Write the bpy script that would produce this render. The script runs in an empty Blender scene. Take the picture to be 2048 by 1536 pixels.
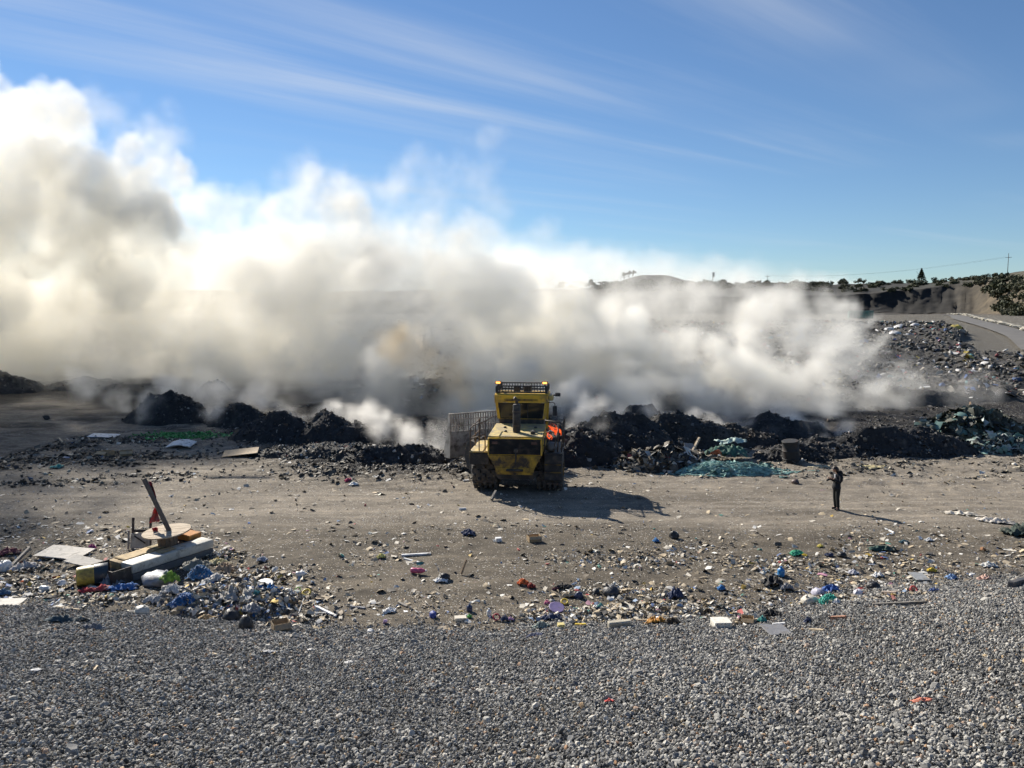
import bpy, bmesh, math, random
import numpy as np
from mathutils import Vector, Matrix, Euler

# ------------------------------------------------------------------ scene, camera, sky, sun
SC = bpy.context.scene
COL = SC.collection
R = math.radians
PI = math.pi

CAM_H = 7.5
PITCH = R(5.13)
FPX = 1538.0                       # focal length in pixels of the 2048 px wide photograph
cam_d = bpy.data.cameras.new('camera')
cam = bpy.data.objects.new('camera', cam_d)
COL.objects.link(cam)
cam.location = (0, 0, CAM_H)
cam.rotation_euler = (PI / 2 - PITCH, 0, 0)
cam_d.sensor_width = 36.0
cam_d.lens = 36.0 * FPX / 2048.0
cam_d.clip_start = 0.1
cam_d.clip_end = 20000
SC.camera = cam

SUN_DIR = Vector((-0.60, 0.80, 0.0)).normalized()    # towards the sun, on plan
SUN_EL = R(32)
world = bpy.data.worlds.new('World')
SC.world = world
world.use_nodes = True
wn, wl = world.node_tree.nodes, world.node_tree.links
wn.clear()
w_out = wn.new('ShaderNodeOutputWorld')
w_bg = wn.new('ShaderNodeBackground')
w_bg.inputs['Strength'].default_value = 0.057
w_sky = wn.new('ShaderNodeTexSky')
w_sky.sky_type = 'NISHITA'
w_sky.sun_disc = False
w_sky.sun_elevation = SUN_EL
w_sky.sun_rotation = math.atan2(SUN_DIR.x, SUN_DIR.y)
w_sky.altitude = 200
w_sky.air_density = 1.0
w_sky.dust_density = 0.0
w_sky.ozone_density = 2.2
# thin cirrus: streaks on a high flat layer, all round the sky
w_geo = wn.new('ShaderNodeTexCoord')
w_sep = wn.new('ShaderNodeSeparateXYZ')
wl.new(w_geo.outputs['Generated'], w_sep.inputs[0])
def wmath(op, a, b=None, c=None, clamp=False):
    n = wn.new('ShaderNodeMath'); n.operation = op; n.use_clamp = clamp
    for i, v in enumerate((a, b, c)):
        if v is None: continue
        if hasattr(v, 'is_linked'): wl.new(v, n.inputs[i])
        else: n.inputs[i].default_value = v
    return n.outputs[0]
zc = wmath('MAXIMUM', w_sep.outputs['Z'], 0.03)
cx = wmath('DIVIDE', w_sep.outputs['X'], zc)
cy = wmath('DIVIDE', w_sep.outputs['Y'], zc)
w_cmb = wn.new('ShaderNodeCombineXYZ')
wl.new(cx, w_cmb.inputs[0]); wl.new(cy, w_cmb.inputs[1])
w_rot = wn.new('ShaderNodeMapping')
w_rot.inputs['Rotation'].default_value = (0, 0, R(-38))
wl.new(w_cmb.outputs[0], w_rot.inputs[0])
w_map = wn.new('ShaderNodeMapping')
w_map.inputs['Scale'].default_value = (0.075, 0.80, 1)
w_map.inputs['Location'].default_value = (5.1, 4.1, 0)
wl.new(w_rot.outputs[0], w_map.inputs[0])
w_n1 = wn.new('ShaderNodeTexNoise')
w_n1.inputs['Scale'].default_value = 1.5
w_n1.inputs['Detail'].default_value = 9
w_n1.inputs['Roughness'].default_value = 0.55
w_n1.inputs['Distortion'].default_value = 0.35
wl.new(w_map.outputs[0], w_n1.inputs['Vector'])
w_n2 = wn.new('ShaderNodeTexNoise')
w_n2.inputs['Scale'].default_value = 0.33
w_n2.inputs['Detail'].default_value = 2
w_m2 = wn.new('ShaderNodeMapping')
w_m2.inputs['Location'].default_value = (4.29, 3.74, 0)
wl.new(w_cmb.outputs[0], w_m2.inputs[0])
wl.new(w_m2.outputs[0], w_n2.inputs['Vector'])
w_r1 = wn.new('ShaderNodeMapRange'); w_r1.interpolation_type = 'SMOOTHSTEP'
w_r1.inputs[1].default_value = 0.44; w_r1.inputs[2].default_value = 0.80
wl.new(w_n1.outputs[0], w_r1.inputs[0])
w_r2 = wn.new('ShaderNodeMapRange'); w_r2.interpolation_type = 'SMOOTHSTEP'
w_r2.inputs[1].default_value = 0.36; w_r2.inputs[2].default_value = 0.62
wl.new(w_n2.outputs[0], w_r2.inputs[0])
w_fade = wmath('MULTIPLY', w_r1.outputs[0], w_r2.outputs[0])
w_fade = wmath('MULTIPLY', w_fade, wmath('MULTIPLY_ADD', w_sep.outputs['Z'], 5.0, -0.25, clamp=True))
w_fade = wmath('MULTIPLY', w_fade, 0.62, clamp=True)
w_mix = wn.new('ShaderNodeMix'); w_mix.data_type = 'RGBA'
wl.new(w_fade, w_mix.inputs[0])
w_tint = wn.new('ShaderNodeMix'); w_tint.data_type = 'RGBA'; w_tint.blend_type = 'MULTIPLY'
w_tint.inputs[0].default_value = 1.0
w_tint.inputs[7].default_value = (0.79, 0.95, 1.13, 1)
wl.new(w_sky.outputs[0], w_tint.inputs[6])
wl.new(w_tint.outputs[2], w_mix.inputs[6])
w_mix.inputs[7].default_value = (8.6, 8.9, 9.2, 1)
wl.new(w_mix.outputs[2], w_bg.inputs['Color'])
wl.new(w_bg.outputs[0], w_out.inputs['Surface'])

sun_d = bpy.data.lights.new('sun', 'SUN')
sun_d.energy = 5.0
sun_d.angle = R(0.53)
sun_d.color = (1.0, 0.93, 0.82)
sun = bpy.data.objects.new('sun', sun_d)
COL.objects.link(sun)
SV = Vector((SUN_DIR.x * math.cos(SUN_EL), SUN_DIR.y * math.cos(SUN_EL), math.sin(SUN_EL)))
sun.rotation_euler = SV.to_track_quat('Z', 'Y').to_euler()
sun.location = SV * 60

SC.view_settings.view_transform = 'Standard'
SC.view_settings.look = 'None'
SC.view_settings.exposure = 0.70
SC.view_settings.gamma = 1.0
SC.view_settings.use_curve_mapping = False
SC.render.film_transparent = False
CY = SC.cycles
CY.max_bounces = 14
CY.diffuse_bounces = 2
CY.glossy_bounces = 2
CY.transmission_bounces = 2
CY.transparent_max_bounces = 8
CY.volume_bounces = 12
CY.volume_step_rate = 6.0
CY.volume_max_steps = 512
CY.use_adaptive_sampling = True
CY.adaptive_threshold = 0.045
CY.use_denoising = True
try:
    CY.denoiser = 'OPENIMAGEDENOISE'
    CY.denoising_input_passes = 'RGB_ALBEDO_NORMAL'
except Exception:
    pass
CY.caustics_reflective = False
CY.caustics_refractive = False
# ------------------------------------------------------------------ helpers
_cp, _sp = math.cos(PITCH), math.sin(PITCH)
def ray(px, py):
    u, v = (px - 1024) / FPX, (768 - py) / FPX
    return Vector((u, _cp + v * _sp, -_sp + v * _cp))
def at(px, py, z=0.0):
    """point of the photograph at a height z"""
    d = ray(px, py); t = (z - CAM_H) / d.z
    return Vector((d.x * t, d.y * t, z))
def atd(px, py, y):
    """point of the photograph at a distance y in front of the camera"""
    d = ray(px, py); t = y / d.y
    return Vector((d.x * t, y, CAM_H + d.z * t))

_rs = np.random.RandomState(7)
_LAT = _rs.rand(64, 64).astype(np.float32)
def vnoise(x, y):
    x = np.asarray(x, dtype=np.float64); y = np.asarray(y, dtype=np.float64)
    xi = np.floor(x).astype(int); yi = np.floor(y).astype(int)
    fx = x - xi; fy = y - yi
    fx = fx * fx * (3 - 2 * fx); fy = fy * fy * (3 - 2 * fy)
    a = _LAT[xi & 63, yi & 63]; b = _LAT[(xi + 1) & 63, yi & 63]
    c = _LAT[xi & 63, (yi + 1) & 63]; d = _LAT[(xi + 1) & 63, (yi + 1) & 63]
    return (a * (1 - fx) + b * fx) * (1 - fy) + (c * (1 - fx) + d * fx) * fy
def fbm(x, y, s=1.0, octs=4, rough=0.5, ox=0.0):
    """value noise, about -1 .. 1; s is the size of the largest lumps"""
    x = np.asarray(x, dtype=np.float64) / s + 11.3 + ox; y = np.asarray(y, dtype=np.float64) / s + 5.7 - ox * 1.7
    t = 0.0; a = 1.0; n = 0.0
    for k in range(octs):
        t = t + a * (vnoise(x, y) * 2 - 1); n += a
        x, y = x * 1.97 * 0.83 - y * 1.97 * 0.557 + 3.1, x * 1.97 * 0.557 + y * 1.97 * 0.83 + 7.9
        a *= rough
    return t / n
def sstep(a, b, x):
    t = np.clip((np.asarray(x, dtype=np.float64) - a) / (b - a), 0, 1)
    return t * t * (3 - 2 * t)

def tag(o, label=None, cat=None, group=None, kind=None):
    if label: o['label'] = label
    if cat: o['category'] = cat
    if group: o['group'] = group
    if kind: o['kind'] = kind
    return o
def link(o, parent=None):
    COL.objects.link(o)
    if parent is not None: o.parent = parent
    return o
def empty(name, loc=(0, 0, 0), rot=(0, 0, 0), scale=1.0):
    o = bpy.data.objects.new(name, None)
    o.empty_display_size = 0.3
    o.location = loc; o.rotation_euler = rot
    o.scale = (scale, scale, scale) if not hasattr(scale, '__len__') else scale
    return link(o)
def mesh_obj(name, verts, faces, mat=None, parent=None, smooth=False):
    me = bpy.data.meshes.new(name)
    me.from_pydata([tuple(v) for v in verts], [], faces)
    me.update()
    if smooth: me.shade_smooth()
    if mat is not None: me.materials.append(mat)
    return link(bpy.data.objects.new(name, me), parent)
def np_mesh(name, V, F, mat=None, parent=None, smooth=False, colors=None):
    """V (n,3) array, F (m,k) array of equal-sided faces, colors (n,3) per vertex"""
    V = np.ascontiguousarray(V, dtype=np.float32); F = np.ascontiguousarray(F, dtype=np.int32)
    me = bpy.data.meshes.new(name)
    k = F.shape[1]
    me.vertices.add(len(V)); me.vertices.foreach_set('co', V.ravel())
    me.loops.add(F.size); me.loops.foreach_set('vertex_index', F.ravel())
    me.polygons.add(len(F))
    me.polygons.foreach_set('loop_start', np.arange(0, F.size, k, dtype=np.int32))
    me.update(calc_edges=True)
    if smooth: me.shade_smooth()
    else: me.shade_flat()
    if colors is not None:
        at_ = me.color_attributes.new('tint', 'FLOAT_COLOR', 'POINT')
        c4 = np.ones((len(V), 4), dtype=np.float32); c4[:, :3] = colors
        at_.data.foreach_set('color', c4.ravel())
    if mat is not None: me.materials.append(mat)
    return link(bpy.data.objects.new(name, me), parent)
def grid_faces(nx, ny):
    i, j = np.meshgrid(np.arange(nx - 1), np.arange(ny - 1), indexing='ij')
    a = (i * ny + j).ravel()
    return np.stack([a, a + ny, a + ny + 1, a + 1], 1)

class MB:
    """collects shapes into one mesh"""
    def __init__(s): s.v = []; s.f = []
    def add(s, verts, faces):
        n = len(s.v); s.v += [Vector(v) for v in verts]; s.f += [tuple(i + n for i in f) for f in faces]; return s
    def box(s, x0, x1, y0, y1, z0, z1, M=None, ch=0.0):
        if ch <= 0:
            v = [(x, y, z) for x in (x0, x1) for y in (y0, y1) for z in (z0, z1)]
            f = [(0, 1, 3, 2), (4, 6, 7, 5), (0, 4, 5, 1), (2, 3, 7, 6), (0, 2, 6, 4), (1, 5, 7, 3)]
        else:
            bm = bmesh.new(); bmesh.ops.create_cube(bm, size=1)
            for q in bm.verts:
                q.co = Vector((x0 + (q.co.x + .5) * (x1 - x0), y0 + (q.co.y + .5) * (y1 - y0), z0 + (q.co.z + .5) * (z1 - z0)))
            bmesh.ops.bevel(bm, geom=bm.edges[:], offset=min(ch, 0.45 * min(x1 - x0, y1 - y0, z1 - z0)), segments=2, affect='EDGES', profile=0.5)
            bm.verts.index_update()
            v = [q.co.copy() for q in bm.verts]; f = [tuple(q.index for q in p.verts) for p in bm.faces]
            bm.free()
        if M is not None: v = [M @ Vector(q) for q in v]
        return s.add(v, f)
    def prism(s, poly, axis, a, b, M=None):
        """poly: 2-D outline in the other two axes, extruded along axis from a to b"""
        def P(p, t):
            if axis == 'x': return Vector((t, p[0], p[1]))
            if axis == 'y': return Vector((p[0], t, p[1]))
            return Vector((p[0], p[1], t))
        n = len(poly)
        v = [P(p, a) for p in poly] + [P(p, b) for p in poly]
        if M is not None: v = [M @ q for q in v]
        f = [tuple(range(n))[::-1], tuple(range(n, 2 * n))] + [(i, (i + 1) % n, n + (i + 1) % n, n + i) for i in range(n)]
        return s.add(v, f)
    def tube(s, pts, r, n=8, cap=True):
        pts = [Vector(p) for p in pts]
        rr = r if hasattr(r, '__len__') else [r] * len(pts)
        v = []; f = []
        prev = None
        for i, p in enumerate(pts):
            t = (pts[min(i + 1, len(pts) - 1)] - pts[max(i - 1, 0)]).normalized()
            if prev is None:
                a = t.orthogonal().normalized()
            else:
                a = (prev - t * prev.dot(t))
                a = a.normalized() if a.length > 1e-6 else t.orthogonal().normalized()
            prev = a
            b = t.cross(a)
            for k in range(n):
                th = 2 * PI * k / n
                v.append(p + (a * math.cos(th) + b * math.sin(th)) * rr[i])
        for i in range(len(pts) - 1):
            for k in range(n):
                f.append((i * n + k, i * n + (k + 1) % n, (i + 1) * n + (k + 1) % n, (i + 1) * n + k))
        if cap:
            f.append(tuple(range(n))[::-1]); f.append(tuple((len(pts) - 1) * n + k for k in range(n)))
        return s.add(v, f)
    def cyl(s, p, q, r, n=16): return s.tube([p, q], r, n)
    def lathe(s, prof, n=20, M=None):
        """prof: (radius, z) pairs about the z axis"""
        v = []; f = []
        for (r, z) in prof:
            for k in range(n):
                th = 2 * PI * k / n; v.append(Vector((r * math.cos(th), r * math.sin(th), z)))
        for i in range(len(prof) - 1):
            for k in range(n):
                f.append((i * n + k, i * n + (k + 1) % n, (i + 1) * n + (k + 1) % n, (i + 1) * n + k))
        f.append(tuple(range(n))[::-1]); f.append(tuple((len(prof) - 1) * n + k for k in range(n)))
        if M is not None: v = [M @ q for q in v]
        return s.add(v, f)
    def build(s, name, mat, parent=None, smooth=False, angle=None):
        o = mesh_obj(name, s.v, s.f, mat, parent)
        if angle is not None:
            o.data.shade_smooth()
            try: o.data.set_sharp_from_angle(angle=R(angle))
            except Exception: pass
        elif smooth: o.data.shade_smooth()
        return o

# ------------------------------------------------------------------ materials
def nmat(name):
    m = bpy.data.materials.new(name); m.use_nodes = True
    nt = m.node_tree; nt.nodes.clear()
    out = nt.nodes.new('ShaderNodeOutputMaterial')
    b = nt.nodes.new('ShaderNodeBsdfPrincipled')
    nt.links.new(b.outputs[0], out.inputs['Surface'])
    return m, nt, b, out
def ramp(nt, fac, stops, interp='LINEAR'):
    n = nt.nodes.new('ShaderNodeValToRGB'); cr = n.color_ramp; cr.interpolation = interp
    while len(cr.elements) > 1: cr.elements.remove(cr.elements[-1])
    cr.elements[0].position = stops[0][0]; cr.elements[0].color = (*stops[0][1], 1)
    for p, c in stops[1:]:
        e = cr.elements.new(p); e.color = (*c, 1)
    if fac is not None: nt.links.new(fac, n.inputs[0])
    return n.outputs[0]
def noise(nt, scale, detail=4, rough=0.55, vec=None, dist=0.0, mscale=None):
    n = nt.nodes.new('ShaderNodeTexNoise')
    n.inputs['Scale'].default_value = scale; n.inputs['Detail'].default_value = detail
    n.inputs['Roughness'].default_value = rough; n.inputs['Distortion'].default_value = dist
    if vec is None:
        tc = nt.nodes.new('ShaderNodeTexCoord'); vec = tc.outputs['Object']
    if mscale is not None:
        mp = nt.nodes.new('ShaderNodeMapping'); mp.inputs['Scale'].default_value = mscale
        nt.links.new(vec, mp.inputs[0]); vec = mp.outputs[0]
    nt.links.new(vec, n.inputs['Vector'])
    return n.outputs[0]
def mixc(nt, fac, a, b, mode='MIX'):
    n = nt.nodes.new('ShaderNodeMix'); n.data_type = 'RGBA'; n.blend_type = mode
    for sock, v in ((n.inputs[0], fac), (n.inputs[6], a), (n.inputs[7], b)):
        if hasattr(v, 'is_linked'): nt.links.new(v, sock)
        elif hasattr(v, '__len__'): sock.default_value = (*v, 1)
        else: sock.default_value = v
    return n.outputs[2]
def bump(nt, b, h, strength=0.3, dist=0.02):
    n = nt.nodes.new('ShaderNodeBump'); n.inputs['Strength'].default_value = strength; n.inputs['Distance'].default_value = dist
    nt.links.new(h, n.inputs['Height']); nt.links.new(n.outputs[0], b.inputs['Normal'])
def simple(name, col, rough=0.6, metal=0.0, var=0.25, vscale=6.0, bmp=0.15, bdist=0.01, dirt=None, dirt_amt=0.4, dscale=3.0):
    """a plain coloured surface with blotchy variation, fine relief and, if asked, dirt patches"""
    m, nt, b, out = nmat(name)
    n1 = noise(nt, vscale, 5, 0.6)
    lo = tuple(c * (1 - var) for c in col); hi = tuple(min(1, c * (1 + var)) for c in col)
    c = ramp(nt, n1, [(0.3, lo), (0.7, hi)])
    if dirt is not None:
        n2 = noise(nt, dscale, 6, 0.65, dist=0.3)
        f = ramp(nt, n2, [(0.62 - dirt_amt * 0.45, (0, 0, 0)), (0.78 - dirt_amt * 0.3, (1, 1, 1))])
        c = mixc(nt, f, c, dirt)
    nt.links.new(c, b.inputs['Base Color'])
    b.inputs['Roughness'].default_value = rough; b.inputs['Metallic'].default_value = metal
    if bmp > 0: bump(nt, b, noise(nt, vscale * 6, 4, 0.6), bmp, bdist)
    return m
def tint_mat(name, rough=0.7, var=0.3, vscale=9.0, mul=1.0):
    """base colour from the mesh's own 'tint' attribute, with grime"""
    m, nt, b, out = nmat(name)
    a = nt.nodes.new('ShaderNodeVertexColor'); a.layer_name = 'tint'
    n1 = noise(nt, vscale, 4, 0.6)
    g = ramp(nt, n1, [(0.3, (1 - var,) * 3), (0.7, (1 + var * 0.3,) * 3)])
    c = mixc(nt, 1.0, a.outputs[0], g, 'MULTIPLY')
    nt.links.new(c, b.inputs['Base Color'])
    b.inputs['Roughness'].default_value = rough
    return m
# ------------------------------------------------------------------ the ground
TOE_PTS = [(-40, 20.5), (-12.6, 19.3), (-7.5, 18.6), (-3.9, 17.7), (-0.5, 17.9), (1.0, 18.5), (4.9, 18.5), (6.6, 18.9), (8.2, 19.9), (10.3, 20.6), (14.4, 21.5), (40, 26)]
def toe(x):
    xs, ys = zip(*TOE_PTS)
    return np.interp(x, xs, ys) + 0.35 * fbm(x, 0 * np.asarray(x), 1.1, 3)
def gravel_h(x, y):
    t = toe(x) - np.asarray(y, dtype=np.float64)
    h = np.where(t > 0, 0.265 * t, 0.12 * t)
    return h + 0.05 * fbm(x, y, 1.3, 3, 0.5, 2.0)
RAMP_Y = [-200, 50, 75, 100, 130, 180, 250, 330, 420, 6000]
RAMP_Z = [0, 0, 1.2, 2.2, 3.2, 5.2, 7.0, 7.55, 7.6, 7.6]
ROAD = [(72, 100, 1.2), (84, 122, 2.1), (100, 150, 3.4), (118, 190, 5.0), (140, 240, 6.4), (165, 285, 7.2), (185, 325, 7.55), (190, 345, 7.6)]
_rd = np.array(ROAD, dtype=float)
_rt = np.linspace(0, len(ROAD) - 1, 160)
ROADP = np.stack([np.interp(_rt, np.arange(len(ROAD)), _rd[:, k]) for k in range(3)], 1)
for _k in range(60):
    ROADP[1:-1] = 0.25 * ROADP[:-2] + 0.5 * ROADP[1:-1] + 0.25 * ROADP[2:]
def road_near(x, y):
    x = np.asarray(x, dtype=float); y = np.asarray(y, dtype=float)
    shp = np.broadcast(x, y).shape
    xf = np.broadcast_to(x, shp).ravel(); yf = np.broadcast_to(y, shp).ravel()
    d = np.full(xf.shape, 1e9); zz = np.zeros(xf.shape); side = np.zeros(xf.shape)
    m = (xf > 40) & (yf > 80) & (xf < 260) & (yf < 420)
    if m.any():
        dx = xf[m][:, None] - ROADP[None, :, 0]; dy = yf[m][:, None] - ROADP[None, :, 1]
        q = dx * dx + dy * dy; i = q.argmin(1); r = np.arange(len(i))
        d[m] = np.sqrt(q[r, i]); zz[m] = ROADP[i, 2]
        tx, ty = np.gradient(ROADP[:, 0])[i], np.gradient(ROADP[:, 1])[i]
        side[m] = np.sign(dx[r, i] * ty - dy[r, i] * tx)          # + on the right of the road
    return d.reshape(shp), zz.reshape(shp), side.reshape(shp)
def ground_h(x, y):
    x = np.asarray(x, dtype=float); y = np.asarray(y, dtype=float)
    z = np.interp(y, RAMP_Y, RAMP_Z) + 0 * x
    z = z + 0.07 * fbm(x, y, 5.0, 3) * sstep(4, 14, y)
    # uneven, trodden waste in front of the heaps and where the litter lies
    lit = sstep(28.0, 25.5, y + 1.2 * fbm(x, y, 6, 2, 0.5, 4.0))
    burn = sstep(33.5, 38.0, y + 0.12 * x + 2.0 * fbm(x, y, 5, 2, 0.5, 9.0)) * sstep(70, 52, y)
    z = z + (0.022 + 0.05 * lit + 0.12 * burn) * fbm(x, y, 0.9, 4, 0.6, 1.0)
    # cleat prints left of the machine
    pr = sstep(6.0, 3.0, np.hypot((x + 6.0) / 1.3, y - 38.0)) * 0.09
    a, b = (x * 0.92 + y * 0.39), (-x * 0.39 + y * 0.92)
    z = z + pr * (np.sin(a * 2 * PI / 0.55) * 0.5 + np.sin(b * 2 * PI / 0.95 + 1.2 * np.sin(a)) * 0.5)
    # shallow wheel ruts along the track
    for c, w in ((30.4, .55), (32.9, .55), (27.9, .45)):
        z = z - 0.045 * np.exp(-((y - c - 0.02 * x - 0.5 * np.sin(x / 9.0)) / w) ** 2)
    d, rz, side = road_near(x, y)
    bank = np.where(side > 0, np.clip(d - 4.5, 0, 60) * 0.10, np.clip(d - 3.4, 0, 60) * 0.10)
    k = sstep(16.0, 4.0, d)
    z = z * (1 - k) + (rz + bank - 0.35) * k
    return z
def gz(x, y): return float(np.maximum(ground_h(x, y), gravel_h(x, y)))
def on(px, py, dz=0.0):
    """point of the photograph on the real ground"""
    z = 0.0
    for _ in range(6):
        p = at(px, py, z + dz); z = gz(p.x, p.y)
    return Vector((p.x, p.y, z + dz))

def graded(lo, hi, step, far_lo, far_hi, g=1.16):
    mid = list(np.arange(lo, hi + step * .5, step))
    a, s = mid[-1], step
    while a < far_hi: s *= g; a += s; mid.append(a)
    a, s = mid[0], step; pre = []
    while a > far_lo: s *= g; a -= s; pre.append(a)
    return np.array(pre[::-1] + mid)
gx = graded(-31, 34, 0.155, -4000, 4000, 1.07)
gy = graded(16.5, 52, 0.15, -60, 6000, 1.045)
GX, GY = np.meshgrid(gx, gy, indexing='ij')
GZ = ground_h(GX, GY)
GZ = np.where((GY < 15) & (np.abs(GX) < 60), np.minimum(GZ, -0.3), GZ)
# what the soil itself is: pale trodden dust on the track, dark damp soil under the litter, char by the fires
gn = fbm(GX, GY, 3.0, 4, 0.6, 3.0)
g_lit = sstep(28.4, 25.6, GY + 1.6 * fbm(GX, GY, 5, 3, 0.55, 4.0))
burn_edge = np.interp(GX, [-60, -24, -17, -12, -8, -3, 0, 3, 8, 14, 20, 30, 60], [66, 60, 47, 40, 36, 36.5, 40, 41, 42, 43, 44, 46, 50])
g_burn = sstep(-1.6, 2.2, GY - burn_edge + 2.4 * fbm(GX, GY, 3.2, 4, 0.6, 8.0))
g_ash = sstep(0.15, 0.5, fbm(GX, GY, 2.2, 4, 0.6, 15.0)) * sstep(34.5, 38.0, GY + 1.0 * gn)
pale = np.array([0.222, 0.194, 0.156]); damp = np.array([0.098, 0.084, 0.065]); char = np.array([0.024, 0.023, 0.023]); grey = np.array([0.11, 0.10, 0.085])
gc = pale[None, None] * (1 + 0.16 * gn[..., None])
def lerp(a, b, t): return a * (1 - t[..., None]) + b * t[..., None]
gc = lerp(gc, damp[None, None] * (1 + 0.25 * gn[..., None]), g_lit * 0.85)
gc = lerp(gc, grey, g_ash * 0.7)
g_ch = sstep(-0.10, 0.30, fbm(GX * 0.45, GY, 1.8, 4, .6, 22.0)) * sstep(33.0, 36.5, GY + 1.5 * fbm(GX, GY, 3, 2)) * sstep(1.5, -2.0, GX)
gc = lerp(gc, np.array([0.062, 0.055, 0.045]), g_ch * 0.85)
g_d2 = sstep(0.05, 0.45, fbm(GX * 0.5, GY, 2.6, 4, .6, 31.0))
gc = lerp(gc, np.array([0.125, 0.108, 0.086]), g_d2 * 0.55)
gc = lerp(gc, char[None, None] * (1 + 0.5 * gn[..., None]), g_burn)
gc = lerp(gc, np.array([0.13, 0.12, 0.10]), sstep(80, 110, GY))
m_ground, nt, b, out = nmat('dusty_soil')
a_ = nt.nodes.new('ShaderNodeVertexColor'); a_.layer_name = 'tint'
n1 = noise(nt, 2.2, 8, 0.68, mscale=(0.6, 1.0, 1.0))
g1 = ramp(nt, n1, [(0.30, (0.62,) * 3), (0.5, (1.0,) * 3), (0.72, (1.30, 1.28, 1.24))])
c1 = mixc(nt, 1.0, a_.outputs[0], g1, 'MULTIPLY')
n3 = noise(nt, 1.5, 5, 0.6, mscale=(0.10, 1.0, 1.0))
c1 = mixc(nt, 1.0, c1, ramp(nt, n3, [(0.32, (0.72, 0.71, 0.70)), (0.5, (1.0,) * 3), (0.68, (1.22, 1.20, 1.17))]), 'MULTIPLY')
n2 = noise(nt, 26, 5, 0.7)
g2 = ramp(nt, n2, [(0.30, (0.55,) * 3), (0.52, (1.0,) * 3), (0.70, (1.45, 1.43, 1.4))])
c1 = mixc(nt, 1.0, c1, g2, 'MULTIPLY')
# trodden-in chips of paper, plastic and straw, too small to pick apart
def flecks(c1, scale, lo, cols, rad, mscale=(1.0, 1.0, 1.0), ndens=0.5):
    tc = nt.nodes.new('ShaderNodeTexCoord'); mp = nt.nodes.new('ShaderNodeMapping'); mp.inputs['Scale'].default_value = mscale
    nt.links.new(tc.outputs['Object'], mp.inputs[0])
    v = nt.nodes.new('ShaderNodeTexVoronoi'); v.inputs['Scale'].default_value = scale; nt.links.new(mp.outputs[0], v.inputs['Vector'])
    sp_ = nt.nodes.new('ShaderNodeSeparateColor'); nt.links.new(v.outputs['Color'], sp_.inputs[0])
    g = nt.nodes.new('ShaderNodeMath'); g.operation = 'GREATER_THAN'; nt.links.new(sp_.outputs[0], g.inputs[0])
    th = nt.nodes.new('ShaderNodeMapRange'); nt.links.new(noise(nt, 0.35, 3, 0.6), th.inputs[0]); th.inputs[1].default_value = 0.35; th.inputs[2].default_value = 0.65
    th.inputs[3].default_value = min(0.98, lo + 0.22); th.inputs[4].default_value = lo - 0.12; nt.links.new(th.outputs[0], g.inputs[1])
    d = nt.nodes.new('ShaderNodeMath'); d.operation = 'LESS_THAN'; nt.links.new(v.outputs['Distance'], d.inputs[0]); d.inputs[1].default_value = rad
    f = nt.nodes.new('ShaderNodeMath'); f.operation = 'MULTIPLY'; nt.links.new(g.outputs[0], f.inputs[0]); nt.links.new(d.outputs[0], f.inputs[1])
    return mixc(nt, f.outputs[0], c1, ramp(nt, sp_.outputs[1], cols, 'CONSTANT'))
CH = [(0.0, (0.52, 0.49, 0.43)), (0.3, (0.36, 0.30, 0.22)), (0.5, (0.62, 0.60, 0.56)), (0.65, (0.06, 0.055, 0.05)), (0.8, (0.24, 0.19, 0.13)), (0.93, (0.16, 0.22, 0.34)), (0.97, (0.45, 0.40, 0.30))]
c1 = flecks(c1, 13.0, 0.72, CH, 0.28, (0.7, 1.2, 1.0))
c1 = flecks(c1, 24.0, 0.66, CH, 0.30, (1.2, 0.75, 1.0))
nt.links.new(c1, b.inputs['Base Color']); b.inputs['Roughness'].default_value = 0.95
b.inputs['Specular IOR Level'].default_value = 0.15
bump(nt, b, noise(nt, 14, 8, 0.7), 0.55, 0.05)
ground = np_mesh('ground', np.stack([GX, GY, GZ], -1).reshape(-1, 3), grid_faces(len(gx), len(gy)), m_ground, smooth=True, colors=gc.reshape(-1, 3))
tag(ground, kind='structure')

# gravel embankment the photograph is taken from
ex = np.arange(-30, 34, 0.28); ey = np.arange(-6, 27, 0.2)
EX, EY = np.meshgrid(ex, ey, indexing='ij')
EZ = np.minimum(gravel_h(EX, EY), 5.9) - 0.03
m_bank = simple('crushed_stone_bed', (0.09, 0.09, 0.088), 0.95, var=0.6, vscale=16, bmp=0.6, bdist=0.04)
bank = np_mesh('gravel_embankment', np.stack([EX, EY, EZ], -1).reshape(-1, 3), grid_faces(len(ex), len(ey)), m_bank, smooth=True)
tag(bank, kind='structure')
# ------------------------------------------------------------------ road, quarry hills, far things
m_asphalt = simple('worn_asphalt', (0.125, 0.118, 0.108), 0.9, var=0.2, vscale=0.6, bmp=0.3, bdist=0.02)
tx = np.gradient(ROADP, axis=0); tl = np.hypot(tx[:, 0], tx[:, 1])
RN = np.stack([tx[:, 1] / tl, -tx[:, 0] / tl], 1)            # to the right of the road
rv = []; RW = np.linspace(-2.9, 2.9, 5)
for i in range(len(ROADP)):
    for w in RW:
        rv.append((ROADP[i, 0] + RN[i, 0] * w, ROADP[i, 1] + RN[i, 1] * w, ROADP[i, 2] + 0.10 - 0.012 * w * w))
road = np_mesh('road', np.array(rv), grid_faces(len(ROADP), 5)[:, ::-1], m_asphalt, smooth=True)
tag(road, kind='structure')
m_kerb = simple('pale_limestone', (0.52, 0.47, 0.37), 0.9, var=0.2, vscale=2.0, bmp=0.4, bdist=0.05)
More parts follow.
